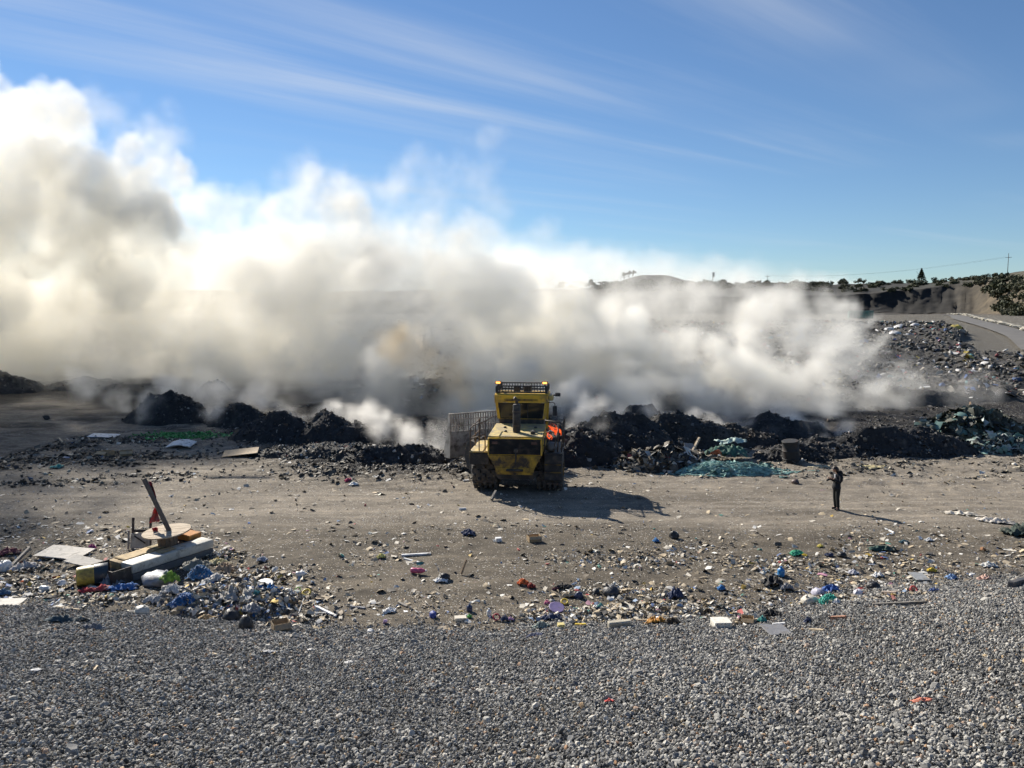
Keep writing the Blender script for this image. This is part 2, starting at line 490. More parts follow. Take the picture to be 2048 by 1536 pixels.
def rock_mesh(name, seed, mat, sub=2, rough=0.35, flat=0.75):
    rs = np.random.RandomState(seed)
    bm = bmesh.new(); bmesh.ops.create_icosphere(bm, subdivisions=sub, radius=1.0)
    cuts = [(Vector(rs.normal(size=3)).normalized(), rs.uniform(0.55, 0.85)) for _ in range(9)]
    for v in bm.verts:
        for nrm, d in cuts:
            e = v.co.dot(nrm) - d
            if e > 0: v.co -= nrm * e
        v.co *= 1 + rough * 0.3 * (rs.rand() - .5)
        v.co.z *= flat
    me = bpy.data.meshes.new(name); bm.to_mesh(me); bm.free()
    me.materials.append(mat)
    return me
kerb_meshes = [rock_mesh('stone', 50 + k, m_kerb, 1, 0.3) for k in range(5)]
kerb = empty('stone_kerb', (ROADP[20, 0], ROADP[20, 1], ROADP[20, 2]))
tag(kerb, 'row of pale limestone blocks along the far edge of the grey road', 'kerb')
rk = random.Random(3)
s = 0.0; k = 0
acc = np.concatenate([[0], np.cumsum(np.hypot(np.diff(ROADP[:, 0]), np.diff(ROADP[:, 1])))])
while s < acc[-1] - 1:
    x, y, z = (np.interp(s, acc, ROADP[:, q]) for q in range(3))
    nx_, ny_ = np.interp(s, acc, RN[:, 0]), np.interp(s, acc, RN[:, 1])
    o = bpy.data.objects.new('stone', kerb_meshes[k % 5]); link(o, kerb)
    w = 3.6 + rk.uniform(-.25, .25)
    o.location = Vector((x + nx_ * w, y + ny_ * w, z + 0.28)) - kerb.location
    o.rotation_euler = (rk.uniform(-.2, .2), rk.uniform(-.2, .2), math.atan2(-nx_, ny_) + rk.uniform(-.4, .4))
    a = rk.uniform(0.5, 1.05)
    o.scale = (a * 0.75, a * 1.15, a * 0.62)
    s += a * rk.uniform(1.5, 2.3); k += 1

# hills: laid out by direction (u) and distance, the quarry face is a real steep step
def ridge(u):      # height of the skyline, as a slope above the eye
    return np.interp(u, [-1.3, -0.9, -0.3, 0.08, 0.135, 0.165, 0.20, 0.24, 0.27, 0.31, 0.345, 0.40, 0.47, 0.515, 0.55, 0.60, 0.64, 0.665, 0.70, 0.85, 1.2],
                     [0.028, 0.035, 0.030, 0.0335, 0.042, 0.051, 0.050, 0.043, 0.036, 0.041, 0.041, 0.038, 0.041, 0.040, 0.042, 0.047, 0.054, 0.057, 0.055, 0.06, 0.05])
def rdist(u):      # distance of the skyline
    return np.interp(u, [-1.3, 0.1, 0.3, 0.5, 0.6, 0.665, 0.8, 1.2], [560, 560, 540, 500, 430, 360, 300, 260])
def fdist(u):      # distance of the foot of the quarry face
    return np.interp(u, [-1.3, 0.1, 0.3, 0.45, 0.55, 0.60, 0.64, 0.68, 0.8, 1.2], [470, 470, 430, 400, 385, 370, 330, 262, 200, 180])
def ledge(u):
    return np.interp(u, [-1.3, 0.1, 0.25, 0.40, 0.46, 0.52, 0.58, 0.61, 0.64, 0.7, 1.2], [0.014, 0.020, 0.024, 0.0255, 0.027, 0.034, 0.041, 0.043, 0.043, 0.044, 0.042])
hu = np.linspace(-1.3, 1.2, 640)
ht = np.concatenate([np.linspace(0, 0.24, 6)[:-1], np.linspace(0.24, 0.42, 34)[:-1], np.linspace(0.42, 1.0, 40), np.linspace(1.06, 2.5, 14)])
HU, HT = np.meshgrid(hu, ht, indexing='ij')
F0, D1 = fdist(HU), rdist(HU)
wob = fbm(HU * 420, HT * 25, 14, 4, 0.55, 5.0)
gul = np.abs(fbm(HU * 420, HT * 14, 4.0, 5, 0.65, 2.0))
# distance along each direction: apron, steep face, ledge, upper slope, skyline, back side
led_d = F0 + np.minimum(np.interp(HU, [0.45, 0.56, 0.64], [20, 34, 62]), (D1 - F0) * 0.5)
HD = np.where(HT < 0.24, F0 - 60 + HT / 0.24 * 60,
     np.where(HT < 0.42, F0 + (HT - 0.24) / 0.18 * (led_d - F0) * np.interp(HU, [0.45, 0.56, 0.64], [0.62, 0.9, 1.0]),
     np.where(HT < 1.0, led_d + (HT - 0.42) / 0.58 * (D1 - led_d), D1 + (HT - 1.0) * 220)))
steep = np.where((HT > 0.24) & (HT < 0.42), 1.0, 0.0)
HD = HD + steep * (gul - 0.2) * 7 + wob * np.where(HT < 0.24, 1.5, 2.5)
gbase = np.interp(HD, RAMP_Y, RAMP_Z)
zl = CAM_H + ledge(HU) * led_d
zr = CAM_H + ridge(HU) * D1
tt = np.clip((HT - 0.24) / 0.18, 0, 1)
face = tt ** np.interp(HU, [0.5, 0.64], [1.35, 1.1])
HZ = np.where(HT < 0.24, gbase - 0.4 + sstep(0.1, 0.24, HT) * 1.2,
     np.where(HT < 0.42, gbase + 0.8 + (zl - gbase - 0.8) * face,
     np.where(HT <= 1.0, zl + (zr - zl) * np.clip((HT - 0.45) / 0.55, 0, 1) ** 0.9, zr - (HT - 1.0) * 30)))
HZ = HZ + wob * np.where(HT < 0.24, 0.5, np.where(HT < 0.44, 0.8, 1.7))
HX = HU * HD
hc = np.zeros(HX.shape + (3,))
hn = fbm(HX, HZ * 2 + HD, 6, 5, 0.65, 6.0)
rock = np.array([0.155, 0.118, 0.070]); rock_shade = np.array([0.062, 0.058, 0.052]); scr = np.array([0.105, 0.092, 0.062]); olive = np.array([0.075, 0.080, 0.036]); path = np.array([0.23, 0.19, 0.14])
hc[:] = scr
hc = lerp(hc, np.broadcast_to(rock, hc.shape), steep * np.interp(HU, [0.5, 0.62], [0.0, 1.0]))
hc = lerp(hc, np.broadcast_to(rock_shade, hc.shape), steep * np.interp(HU, [0.56, 0.62], [0.85, 0.15]))  # steep face darkened, its backlit shade put into the colour
hc = lerp(hc, np.broadcast_to(olive, hc.shape), sstep(-0.1, 0.35, hn) * (HT > 0.46) * 0.9)
hc = lerp(hc, np.broadcast_to(path, hc.shape), ((HT > 0.415) & (HT < 0.45)) * 0.8)
hc = lerp(hc, np.broadcast_to(np.array([0.16, 0.125, 0.085]), hc.shape), (HT <= 0.24) * 0.9)
hc = np.interp(HU, [0.1, 0.45, 0.56, 0.62], [0.11, 0.15, 0.34, 0.75])[..., None] * hc * (1 + 0.45 * hn[..., None])  # darkened for scrub cover and for the shade of the backlit sides
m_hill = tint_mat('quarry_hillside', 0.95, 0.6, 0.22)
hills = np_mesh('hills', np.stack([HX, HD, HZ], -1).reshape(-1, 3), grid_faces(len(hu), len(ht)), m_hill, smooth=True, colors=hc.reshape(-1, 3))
tag(hills, kind='structure')
from mathutils.bvhtree import BVHTree
_hv = np.stack([HX, HD, HZ], -1).reshape(-1, 3)
hill_bvh = BVHTree.FromPolygons([tuple(v) for v in _hv], [tuple(int(q) for q in f) for f in grid_faces(len(hu), len(ht))])
def hill_at(px, py, far=None):
    """first point of the hills along the photograph's ray; at the skyline when the ray passes over it"""
    for k in range(60):
        hit = hill_bvh.ray_cast(Vector((0, 0, CAM_H)), ray(px, py + k * 1.0).normalized())
        if hit[0] is not None: return hit[0]
    return atd(px, py, 450)

# trees and scrub on the hills
m_leaf = [simple('foliage_%s' % n, c, 0.8, var=0.45, vscale=0.7, bmp=0) for n, c in (('dark_olive', (0.050, 0.058, 0.026)), ('olive', (0.075, 0.080, 0.036)), ('grey_green', (0.10, 0.10, 0.058)))]
m_bark = simple('bark', (0.07, 0.055, 0.04), 0.9, var=0.3, vscale=3)
def leaf_cloud(seed, n, shape, size):
    """n small leaf faces spread through a crown of the given shape function -> unit-height crown"""
    rs = np.random.RandomState(seed)
    P = shape(rs, n)
    a = rs.normal(size=(n, 3)); a /= np.linalg.norm(a, axis=1)[:, None]
    b_ = np.cross(a, rs.normal(size=(n, 3))); b_ /= np.linalg.norm(b_, axis=1)[:, None]
    s_ = size * rs.uniform(0.6, 1.4, (n, 1))
    V = np.stack([P - a * s_, P + b_ * s_ * 0.6, P + a * s_, P - b_ * s_ * 0.6], 1).reshape(-1, 3)
    return V, np.arange(n * 4).reshape(-1, 4)
def sh_round(rs, n):
    k = 9; c = rs.uniform(-.32, .32, (k, 3)); c[:, 2] = rs.uniform(0.35, 0.8, k); r = rs.uniform(0.14, 0.26, k)
    i = rs.randint(0, k, n); d = rs.normal(size=(n, 3)); d /= np.linalg.norm(d, axis=1)[:, None]
    return c[i] + d * (r[i] * rs.uniform(0.4, 1.0, n) ** 0.5)[:, None]
def sh_umbrella(rs, n):
    k = 7; c = rs.uniform(-.38, .38, (k, 3)); c[:, 2] = rs.uniform(0.72, 0.92, k); r = rs.uniform(0.10, 0.17, k)
    i = rs.randint(0, k, n); d = rs.normal(size=(n, 3)); d /= np.linalg.norm(d, axis=1)[:, None]; d[:, 2] *= 0.6
    return c[i] + d * (r[i] * rs.uniform(0.4, 1.0, n) ** 0.5)[:, None]
def sh_cone(rs, n):
    t = rs.rand(n) ** 0.7; tier = np.floor(t * 9) / 9
    r = (1 - t) * 0.34 * rs.uniform(0.2, 1, n) ** 0.5 * (0.75 + 0.5 * (t * 9 % 1)); th = rs.rand(n) * 6.283
    return np.stack([r * np.cos(th), r * np.sin(th), 1 - (1 - t) * 0.95 - 0.0 * tier], 1)
def sh_scrub(rs, n):
    k = 8; c = rs.uniform(-.75, .75, (k, 3)); c[:, 2] = rs.uniform(0.1, 0.55, k); r = rs.uniform(0.25, 0.42, k)
    i = rs.randint(0, k, n); d = rs.normal(size=(n, 3)); d /= np.linalg.norm(d, axis=1)[:, None]
    return c[i] + d * (r[i] * rs.uniform(0.3, 1.0, n) ** 0.5)[:, None]
SHAPES = {'round': (sh_round, 420, 0.075), 'umbrella': (sh_umbrella, 260, 0.05), 'conifer': (sh_cone, 900, 0.042), 'scrub': (sh_scrub, 420, 0.13)}
crowns = {}
for kd, (fn, n, sz) in SHAPES.items():
    for v in range(3):
        V, F = leaf_cloud(900 + v * 7 + len(kd), n, fn, sz)
        o_ = np_mesh('crown', V, F, m_leaf[v % 3] if kd != 'conifer' else m_leaf[0])
        crowns[kd, v] = o_.data; bpy.data.objects.remove(o_)
trunks = {}
for v in range(3):
    mb = MB(); q = random.Random(v)
    top = Vector((q.uniform(-.05, .05), q.uniform(-.05, .05), 0.75))
    mb.tube([(0, 0, -.12), (q.uniform(-.03, .03), 0, 0.3), top], [0.035, 0.026, 0.014], 6)
    for _ in range(4):
        mb.tube([(0, 0, 0.32 + q.uniform(0, .15)), (q.uniform(-.3, .3), q.uniform(-.3, .3), q.uniform(.6, .85))], [0.016, 0.006], 5)
    o_ = mb.build('trunk', m_bark); trunks[v] = o_.data; bpy.data.objects.remove(o_)
rt = random.Random(21)
def tree(px, py, hpx, kind, label, group=None, wide=1.0, name=None):
    p = hill_at(px, py)
    h = hpx * p.y / FPX
    v = rt.randrange(3)
    t = empty(name or {'round': 'tree', 'umbrella': 'pine_tree', 'conifer': 'conifer_tree', 'scrub': 'bush'}[kind], p - Vector((0, 0, 0.02 * h)), (0, 0, rt.uniform(0, 6.28)))
    t.scale = (h * wide, h * wide, h)
    tag(t, label, 'bush' if kind == 'scrub' else 'tree', group)
    link(bpy.data.objects.new('crown', crowns[kind, v]), t)
    if kind != 'scrub': link(bpy.data.objects.new('trunk', trunks[v]), t)
    return t
tree(1842, 566, 30, 'conifer', 'large dark conifer standing alone on the ledge above the quarry face', wide=1.15)
tree(1248, 566, 22, 'umbrella', 'flat-topped pine leftmost of the trio on the smoky ridge', 'flat-topped pines on the ridge')
tree(1258, 565, 24, 'umbrella', 'tallest flat-topped pine in the trio on the smoky ridge', 'flat-topped pines on the ridge', 0.8)
tree(1266, 562, 22, 'umbrella', 'narrow flat-topped pine rightmost of the trio on the smoky ridge', 'flat-topped pines on the ridge', 0.6)
ORD = ['first', 'second', 'third', 'fourth', 'fifth', 'sixth', 'seventh', 'eighth', 'ninth', 'tenth', 'eleventh', 'twelfth', 'thirteenth', 'fourteenth', 'fifteenth', 'sixteenth', 'seventeenth', 'eighteenth', 'nineteenth', 'twentieth']
ORD += ['twenty-' + q for q in ORD[:9]] + ['thirtieth'] + ['thirty-' + q for q in ORD[:9]] + ['fortieth'] + ['forty-' + q for q in ORD[:9]]
def row_of_trees(spots, label, group, name=None):
    """spots: (px, py, height, kind, width); numbered from the left"""
    for i, (px, py, h, kd, w) in enumerate(sorted(spots)):
        tree(px, py, h, kd, label % ORD[i], group, w, name)
row_of_trees([(1120 + i * 11.5 + rt.uniform(-4, 4), 575, rt.uniform(9, 18), rt.choice(['round', 'round', 'round', 'umbrella', 'scrub']), rt.uniform(0.9, 1.6)) for i in range(46)],
             'small dark tree on the far smoky ridge, %s from the left', 'trees along the far skyline', 'tree')
row_of_trees([(px, 562, rt.uniform(6, 12), rt.choice(['round', 'scrub']), rt.uniform(0.9, 1.4)) for px in [1665, 1690, 1716, 1727, 1758, 1790, 1806, 1822, 1868, 1885, 1900]],
             'tiny scrub tree on the bare skyline around the conifer, %s from the left', 'scrub trees on the bare skyline', 'tree')
row_of_trees([(px, py + 4, h, 'scrub', 1.1) for (px, py, h) in [(1958, 538, 9), (1972, 537, 10), (1990, 536, 9), (1998, 538, 8), (1930, 548, 7), (1912, 551, 6)]],
             'low rounded bush on the crest before the utility pole, %s from the left', 'bushes on the crest by the pole')
sp = []
for i in range(34):
    px = rt.uniform(1870, 2046); sp.append((px, rt.uniform(552, 576) - (px - 1870) * 0.05, rt.uniform(5, 10), 'scrub', rt.uniform(0.9, 1.5)))
row_of_trees(sp, 'olive scrub bush on the upper slope over the quarry face, %s from the left', 'scrub on the upper slope')
sp = []
for i in range(44):
    px = 1985 + rt.uniform(0, 70); py = rt.uniform(560, 645)
    if px < 2005 and py > 600: px += 20
    sp.append((px, py, rt.uniform(13, 22), 'scrub', rt.uniform(0.9, 1.2)))
row_of_trees(sp, 'dark green bush on the right bank above the road, %s from the left', 'bushes on the right bank')
row_of_trees([(rt.uniform(1180, 1850), rt.uniform(568, 585), rt.uniform(6, 12), 'scrub', rt.uniform(1.0, 2.0)) for i in range(40)],
             'dark scrub bush on the terrace below the ridge, %s from the left', 'scrub on the quarry terrace')

# utility pole and its wires, a second pole and a slanting mast on the ridge
m_pole = simple('weathered_pole', (0.10, 0.085, 0.07), 0.85)
m_wire = simple('wire', (0.05, 0.05, 0.05), 0.6, bmp=0)
def utility_pole(px, py, hpx, label, wires=True):
    p = hill_at(px, py); k = p.y / FPX; h = hpx * k
    t = empty('utility_pole', p); tag(t, label, 'pole')
    MB().tube([(0, 0, -1), (0, 0, h)], [0.17, 0.11], 10).build('post', m_pole, t, True)
    MB().box(-1.6, 1.6, -0.07, 0.07, h * 0.80, h * 0.80 + 0.16).build('crossarm', m_pole, t)
    for x in (-1.5, 0.0, 1.5):
        z0 = h * 0.80 + 0.16 if x else h
        MB().lathe([(0.05, z0), (0.09, z0 + 0.08), (0.05, z0 + 0.16), (0.08, z0 + 0.24), (0.03, z0 + 0.32)], 8).build('insulator', m_pole, t, True)
    return t, p, h
up, upp, uph = utility_pole(2015, 541, 40, 'tall wooden utility pole with one crossarm on the crest at right')
up2, up2p, up2h = utility_pole(1535, 562, 15, 'small distant utility pole among trees on the ridge left of the container')
for x in (-1.5, 1.5):
    a = upp + Vector((x, 0, uph * 0.80 + 0.5)); c = up2p + Vector((x, 0, up2h * 0.8 + 0.5))
    pts = []
    for i in range(25):
        f = i / 24; q = a.lerp(c, f); q.z -= 14 * f * (1 - f); pts.append(q)
    o = MB().tube(pts, 0.03, 4).build('overhead_wire', m_wire)
    tag(o, ('left-hand' if x < 0 else 'right-hand') + ' thin overhead wire sagging from the crossarm of the tall utility pole', 'wire', 'overhead wires')
    a2 = a + Vector((60, -60, 6)); pts = []
    for i in range(13):
        f = i / 12; q = a.lerp(a2, f); q.z -= 6 * f * (1 - f); pts.append(q)
mp = hill_at(1424, 572); k = mp.y / FPX
mast = empty('lamp_mast', mp); tag(mast, 'slanting mast with a flag-like panel on the ridge skyline', 'mast')
MB().tube([(0, 0, -1), (2.2 * k, 0, 26 * k)], [0.22, 0.16], 8).build('post', m_pole, mast, True)
MB().box(0.2 * k, 4.5 * k, -0.15, 0.15, 18 * k, 27 * k, ch=0.05).build('panel', simple('pale_panel', (0.4, 0.4, 0.4), 0.6), mast)

# green shipping container at the end of the plateau
m_cont = simple('green_container_paint', (0.035, 0.16, 0.125), 0.55, var=0.25, vscale=0.5, bmp=0.1, dirt=(0.08, 0.07, 0.05), dirt_amt=0.25)
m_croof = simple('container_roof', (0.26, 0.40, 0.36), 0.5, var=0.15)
cp = atd(1721, 626, 230); cp.z = gz(cp.x, cp.y)
cont = empty('shipping_container', cp, (0, 0, R(-14)))
tag(cont, 'green corrugated shipping container standing on the plateau before the quarry face', 'container')
mb = MB(); W_, L_, H_ = 6.0, 2.4, 2.1
n = 30
prof = []
for i in range(n + 1):
    x = -W_ / 2 + W_ * i / n
    prof.append((x, -L_ / 2 + (0.06 if i % 4 in (1, 2) else 0.0)))
for i in range(n + 1):
    x = W_ / 2 - W_ * i / n
    prof.append((x, L_ / 2 - (0.06 if i % 4 in (1, 2) else 0.0)))
mb.prism(prof, 'z', 0.12, H_ - 0.1)
mb.build('wall', m_cont, cont)
MB().box(-W_ / 2 - .05, W_ / 2 + .05, -L_ / 2 - .05, L_ / 2 + .05, H_ - 0.1, H_, ch=0.02).build('roof', m_croof, cont)
MB().box(-W_ / 2 - .04, W_ / 2 + .04, -L_ / 2 - .04, L_ / 2 + .04, 0.0, 0.14, ch=0.02).build('base_rail', m_cont, cont)
for x in (-W_ / 2, W_ / 2):
    for y in (-L_ / 2, L_ / 2):
        MB().box(x - .09, x + .09, y - .09, y + .09, 0.02, H_ - 0.02, ch=0.01).build('corner_post', m_cont, cont)
MB().box(-W_ / 2 - .10, -W_ / 2 - .03, -1.0, -0.03, 0.2, H_ - 0.2, ch=0.01).build('door', m_cont, cont)
MB().box(-W_ / 2 - .10, -W_ / 2 - .03, 0.03, 1.0, 0.2, H_ - 0.2, ch=0.01).build('door', m_cont, cont)
cont.scale = (1.07, 1.07, 1.07)
# ------------------------------------------------------------------ loose gravel on the embankment
m_stone, nt, b, out = nmat('gravel_stone')
oi = nt.nodes.new('ShaderNodeObjectInfo')
c0 = ramp(nt, oi.outputs['Random'], [(0.0, (0.070, 0.070, 0.068)), (0.25, (0.15, 0.147, 0.140)), (0.52, (0.27, 0.262, 0.245)), (0.80, (0.41, 0.395, 0.355)), (0.95, (0.56, 0.53, 0.47)), (0.975, (0.36, 0.21, 0.12)), (1.0, (0.46, 0.36, 0.22))])
n1 = noise(nt, 3.0, 4, 0.6)
c0 = mixc(nt, 1.0, c0, ramp(nt, n1, [(0.3, (0.75,) * 3), (0.7, (1.2,) * 3)]), 'MULTIPLY')
nt.links.new(c0, b.inputs['Base Color']); b.inputs['Roughness'].default_value = 0.85
b.inputs['Specular IOR Level'].default_value = 0.3
gcol = bpy.data.collections.new('gravel_kinds')
for k in range(8):
    me = rock_mesh('gravel_stone', 300 + k, m_stone, 1 if k % 2 else 2, 0.5, 0.72)
    o = bpy.data.objects.new('gravel_stone', me); gcol.objects.link(o)
rs = np.random.RandomState(5)
pts = []
y = 6.6
while y < 23.5:
    sp = 0.046
    hw = 0.70 * y + 0.8
    nx = int(2 * hw / sp)
    x = -hw + (np.arange(nx) + rs.rand(nx)) * sp
    pts.append(np.stack([x, y + rs.uniform(-.5, .5, nx) * sp], 1))
    y += sp * 0.92
GP = np.concatenate(pts)
keep = gravel_h(GP[:, 0], GP[:, 1]) > ground_h(GP[:, 0], GP[:, 1]) - 0.02 - 0.05 * rs.rand(len(GP)) ** 3
t_ = toe(GP[:, 0]) - GP[:, 1]
stray = (t_ < 0) & (t_ > -2.2) & (rs.rand(len(GP)) < 0.16 * np.exp(t_ * 1.6))
GP = GP[keep | stray]
GZs = np.maximum(gravel_h(GP[:, 0], GP[:, 1]), ground_h(GP[:, 0], GP[:, 1]))
N = len(GP)
sc_ = 0.0220 * np.exp(rs.normal(0, 0.36, N))
big = rs.rand(N) < 0.05; sc_[big] *= 1.5
sc_ *= 0.86 + 0.22 * sstep(-.3, .4, fbm(GP[:, 0], GP[:, 1], 1.6, 3, .6, 5.0))
me = bpy.data.meshes.new('gravel')
me.vertices.add(N)
me.vertices.foreach_set('co', np.stack([GP[:, 0], GP[:, 1], GZs + rs.uniform(-0.012, 0.022, N)], 1).astype(np.float32).ravel())
q = me.attributes.new('size', 'FLOAT', 'POINT'); q.data.foreach_set('value', sc_.astype(np.float32))
q = me.attributes.new('turn', 'FLOAT_VECTOR', 'POINT'); q.data.foreach_set('vector', rs.uniform(0, 6.28, (N, 3)).astype(np.float32).ravel())
gravel = link(bpy.data.objects.new('gravel', me)); tag(gravel, kind='stuff')
ng = bpy.data.node_groups.new('scatter_gravel', 'GeometryNodeTree')
ng.interface.new_socket('Geometry', in_out='INPUT', socket_type='NodeSocketGeometry')
ng.interface.new_socket('Geometry', in_out='OUTPUT', socket_type='NodeSocketGeometry')
gi = ng.nodes.new('NodeGroupInput'); go = ng.nodes.new('NodeGroupOutput')
ci = ng.nodes.new('GeometryNodeCollectionInfo'); ci.inputs['Collection'].default_value = gcol
ci.inputs['Separate Children'].default_value = True; ci.inputs['Reset Children'].default_value = True
ip = ng.nodes.new('GeometryNodeInstanceOnPoints'); ip.inputs['Pick Instance'].default_value = True
a1 = ng.nodes.new('GeometryNodeInputNamedAttribute'); a1.data_type = 'FLOAT'; a1.inputs[0].default_value = 'size'
a2 = ng.nodes.new('GeometryNodeInputNamedAttribute'); a2.data_type = 'FLOAT_VECTOR'; a2.inputs[0].default_value = 'turn'
e2r = ng.nodes.new('FunctionNodeEulerToRotation')
ng.links.new(a2.outputs[0], e2r.inputs[0])
ng.links.new(gi.outputs[0], ip.inputs['Points']); ng.links.new(ci.outputs[0], ip.inputs['Instance'])
ng.links.new(e2r.outputs[0], ip.inputs['Rotation']); ng.links.new(a1.outputs[0], ip.inputs['Scale'])
ng.links.new(ip.outputs[0], go.inputs[0])
md = gravel.modifiers.new('scatter', 'NODES'); md.node_group = ng
# ------------------------------------------------------------------ torn scraps and lumps, many to a mesh
PAL_DRY = [((0.56, 0.51, 0.42), 7), ((0.66, 0.64, 0.59), 6), ((0.40, 0.33, 0.23), 6), ((0.25, 0.20, 0.14), 5), ((0.12, 0.105, 0.085), 4), ((0.045, 0.043, 0.043), 3), ((0.50, 0.40, 0.26), 5), ((0.20, 0.28, 0.40), .7), ((0.07, 0.13, 0.30), .45), ((0.40, 0.08, 0.07), .3), ((0.48, 0.32, 0.06), .4), ((0.10, 0.30, 0.24), .35), ((0.45, 0.22, 0.30), .2)]
PAL_CHAR = [((0.012, 0.012, 0.013), 7), ((0.028, 0.027, 0.026), 7), ((0.055, 0.051, 0.047), 5), ((0.11, 0.10, 0.088), 3), ((0.24, 0.22, 0.19), 1.2), ((0.40, 0.39, 0.37), .4), ((0.10, 0.07, 0.05), 1.5)]
PAL_MIX = [((0.03, 0.03, 0.03), 6), ((0.07, 0.065, 0.055), 6), ((0.14, 0.12, 0.09), 5), ((0.28, 0.25, 0.20), 4), ((0.52, 0.50, 0.46), 2.6), ((0.10, 0.16, 0.26), .7), ((0.30, 0.07, 0.06), .3)]
PAL_DUMP = [((0.025, 0.025, 0.026), 9), ((0.06, 0.055, 0.047), 8), ((0.12, 0.105, 0.085), 6), ((0.26, 0.235, 0.195), 4), ((0.54, 0.53, 0.52), 2.6), ((0.08, 0.14, 0.30), .9), ((0.06, 0.18, 0.20), .7), ((0.32, 0.08, 0.08), .5), ((0.42, 0.33, 0.06), .4), ((0.25, 0.14, 0.22), .4)]
def pick(rs, pal, n):
    c = np.array([p[0] for p in pal]); w = np.array([p[1] for p in pal], float); w /= w.sum()
    q = c[rs.choice(len(pal), n, p=w)] * np.exp(rs.normal(0, 0.18, (n, 1)))
    return np.clip(q, 0.005, 0.8)
def rotm(rs, n, tilt):
    a = rs.uniform(0, 6.283, n); t = rs.normal(0, tilt, n); u = rs.normal(0, tilt, n)
    ca, sa, ct, st, cu, su = np.cos(a), np.sin(a), np.cos(t), np.sin(t), np.cos(u), np.sin(u)
    Z = np.zeros((n, 3, 3)); Z[:, 0, 0] = ca; Z[:, 0, 1] = -sa; Z[:, 1, 0] = sa; Z[:, 1, 1] = ca; Z[:, 2, 2] = 1
    X = np.zeros((n, 3, 3)); X[:, 0, 0] = 1; X[:, 1, 1] = ct; X[:, 1, 2] = -st; X[:, 2, 1] = st; X[:, 2, 2] = ct
    Y = np.zeros((n, 3, 3)); Y[:, 0, 0] = cu; Y[:, 0, 2] = su; Y[:, 2, 0] = -su; Y[:, 2, 2] = cu; Y[:, 1, 1] = 1
    return np.einsum('nij,njk,nkl->nil', Z, X, Y)
# a bent torn scrap, 3 x 2 points, four triangles each pair
_SB = np.array([(x, y, 0) for x in (-1, 0, 1) for y in (-1, 0, 1)], float)
_SF = np.array([(a, a + 3, a + 4) if q == 0 else (a, a + 4, a + 1) for a in (0, 1, 3, 4) for q in (0, 1)])
_OB = np.array([(1, 0, 0), (0, 1, 0), (-1, 0, 0), (0, -1, 0), (0, 0, 1), (0, 0, -1)], float)
_OF = np.array([(0, 1, 4), (1, 2, 4), (2, 3, 4), (3, 0, 4), (1, 0, 5), (2, 1, 5), (3, 2, 5), (0, 3, 5)])
def scraps(name, P, size, pal, seed, mat, lump=0.3, tilt=0.45, parent=None, long=1.0, N=None, smooth=True):
    """P (n,3) resting points, size (n,) half length"""
    rs = np.random.RandomState(seed); n = len(P)
    size = np.broadcast_to(size, (n,)).astype(float)
    il = rs.rand(n) < lump
    Rm = rotm(rs, n, tilt)
    if N is not None:      # lean with the surface
        up = np.broadcast_to(np.array([0, 0, 1.0]), N.shape)
        ax = np.cross(up, N); c = N[:, 2]; K = np.zeros((n, 3, 3))
        K[:, 0, 1] = -ax[:, 2]; K[:, 0, 2] = ax[:, 1]; K[:, 1, 0] = ax[:, 2]; K[:, 1, 2] = -ax[:, 0]; K[:, 2, 0] = -ax[:, 1]; K[:, 2, 1] = ax[:, 0]
        Q = np.eye(3)[None] + K + np.einsum('nij,njk->nik', K, K) / (1 + c)[:, None, None]
        Rm = np.einsum('nij,njk->nik', Q, Rm)
    col = pick(rs, pal, n)
    Vs, Fs, Cs = [], [], []; off = 0
    for mask, B, F in ((~il, _SB, _SF), (il, _OB, _OF)):
        m = int(mask.sum())
        if m == 0: continue
        s = size[mask]
        L = np.repeat(B[None], m, 0)
        if B is _SB:
            asp = rs.uniform(0.12, 0.9, m) ** 1.0
            L = L * np.stack([np.ones(m) * long, asp, np.ones(m)], 1)[:, None, :]
            L[..., :2] += rs.uniform(-.32, .32, (m, 9, 2)) * np.minimum(1, asp)[:, None, None]
            L[:, :, 2] = rs.uniform(-.15, .15, (m, 9)); bend = rs.normal(0, 0.32, m)
            L[:, 3:6, 2] += np.abs(bend)[:, None]
        else:
            L = L * rs.uniform(0.4, 1.1, (m, 1, 3)) + rs.uniform(-.3, .3, (m, 6, 3)); L[..., 2] *= 0.7
        L = L * s[:, None, None]
        L = np.einsum('nij,nkj->nki', Rm[mask], L)
        lift = s * (0.16 if B is _SB else 0.28)
        L = L + P[mask][:, None, :] + np.array([0, 0, 1.0])[None, None] * lift[:, None, None]
        Vs.append(L.reshape(-1, 3)); Fs.append((F[None] + (np.arange(m) * len(B))[:, None, None] + off).reshape(-1, 3)); off += m * len(B)
        Cs.append(np.repeat(col[mask], len(B), 0))
    o = np_mesh(name, np.concatenate(Vs), np.concatenate(Fs), mat, parent, smooth=smooth, colors=np.concatenate(Cs))
    return tag(o, kind='stuff')
m_scrap = tint_mat('weathered_scrap', 0.75, 0.3, 6.0)

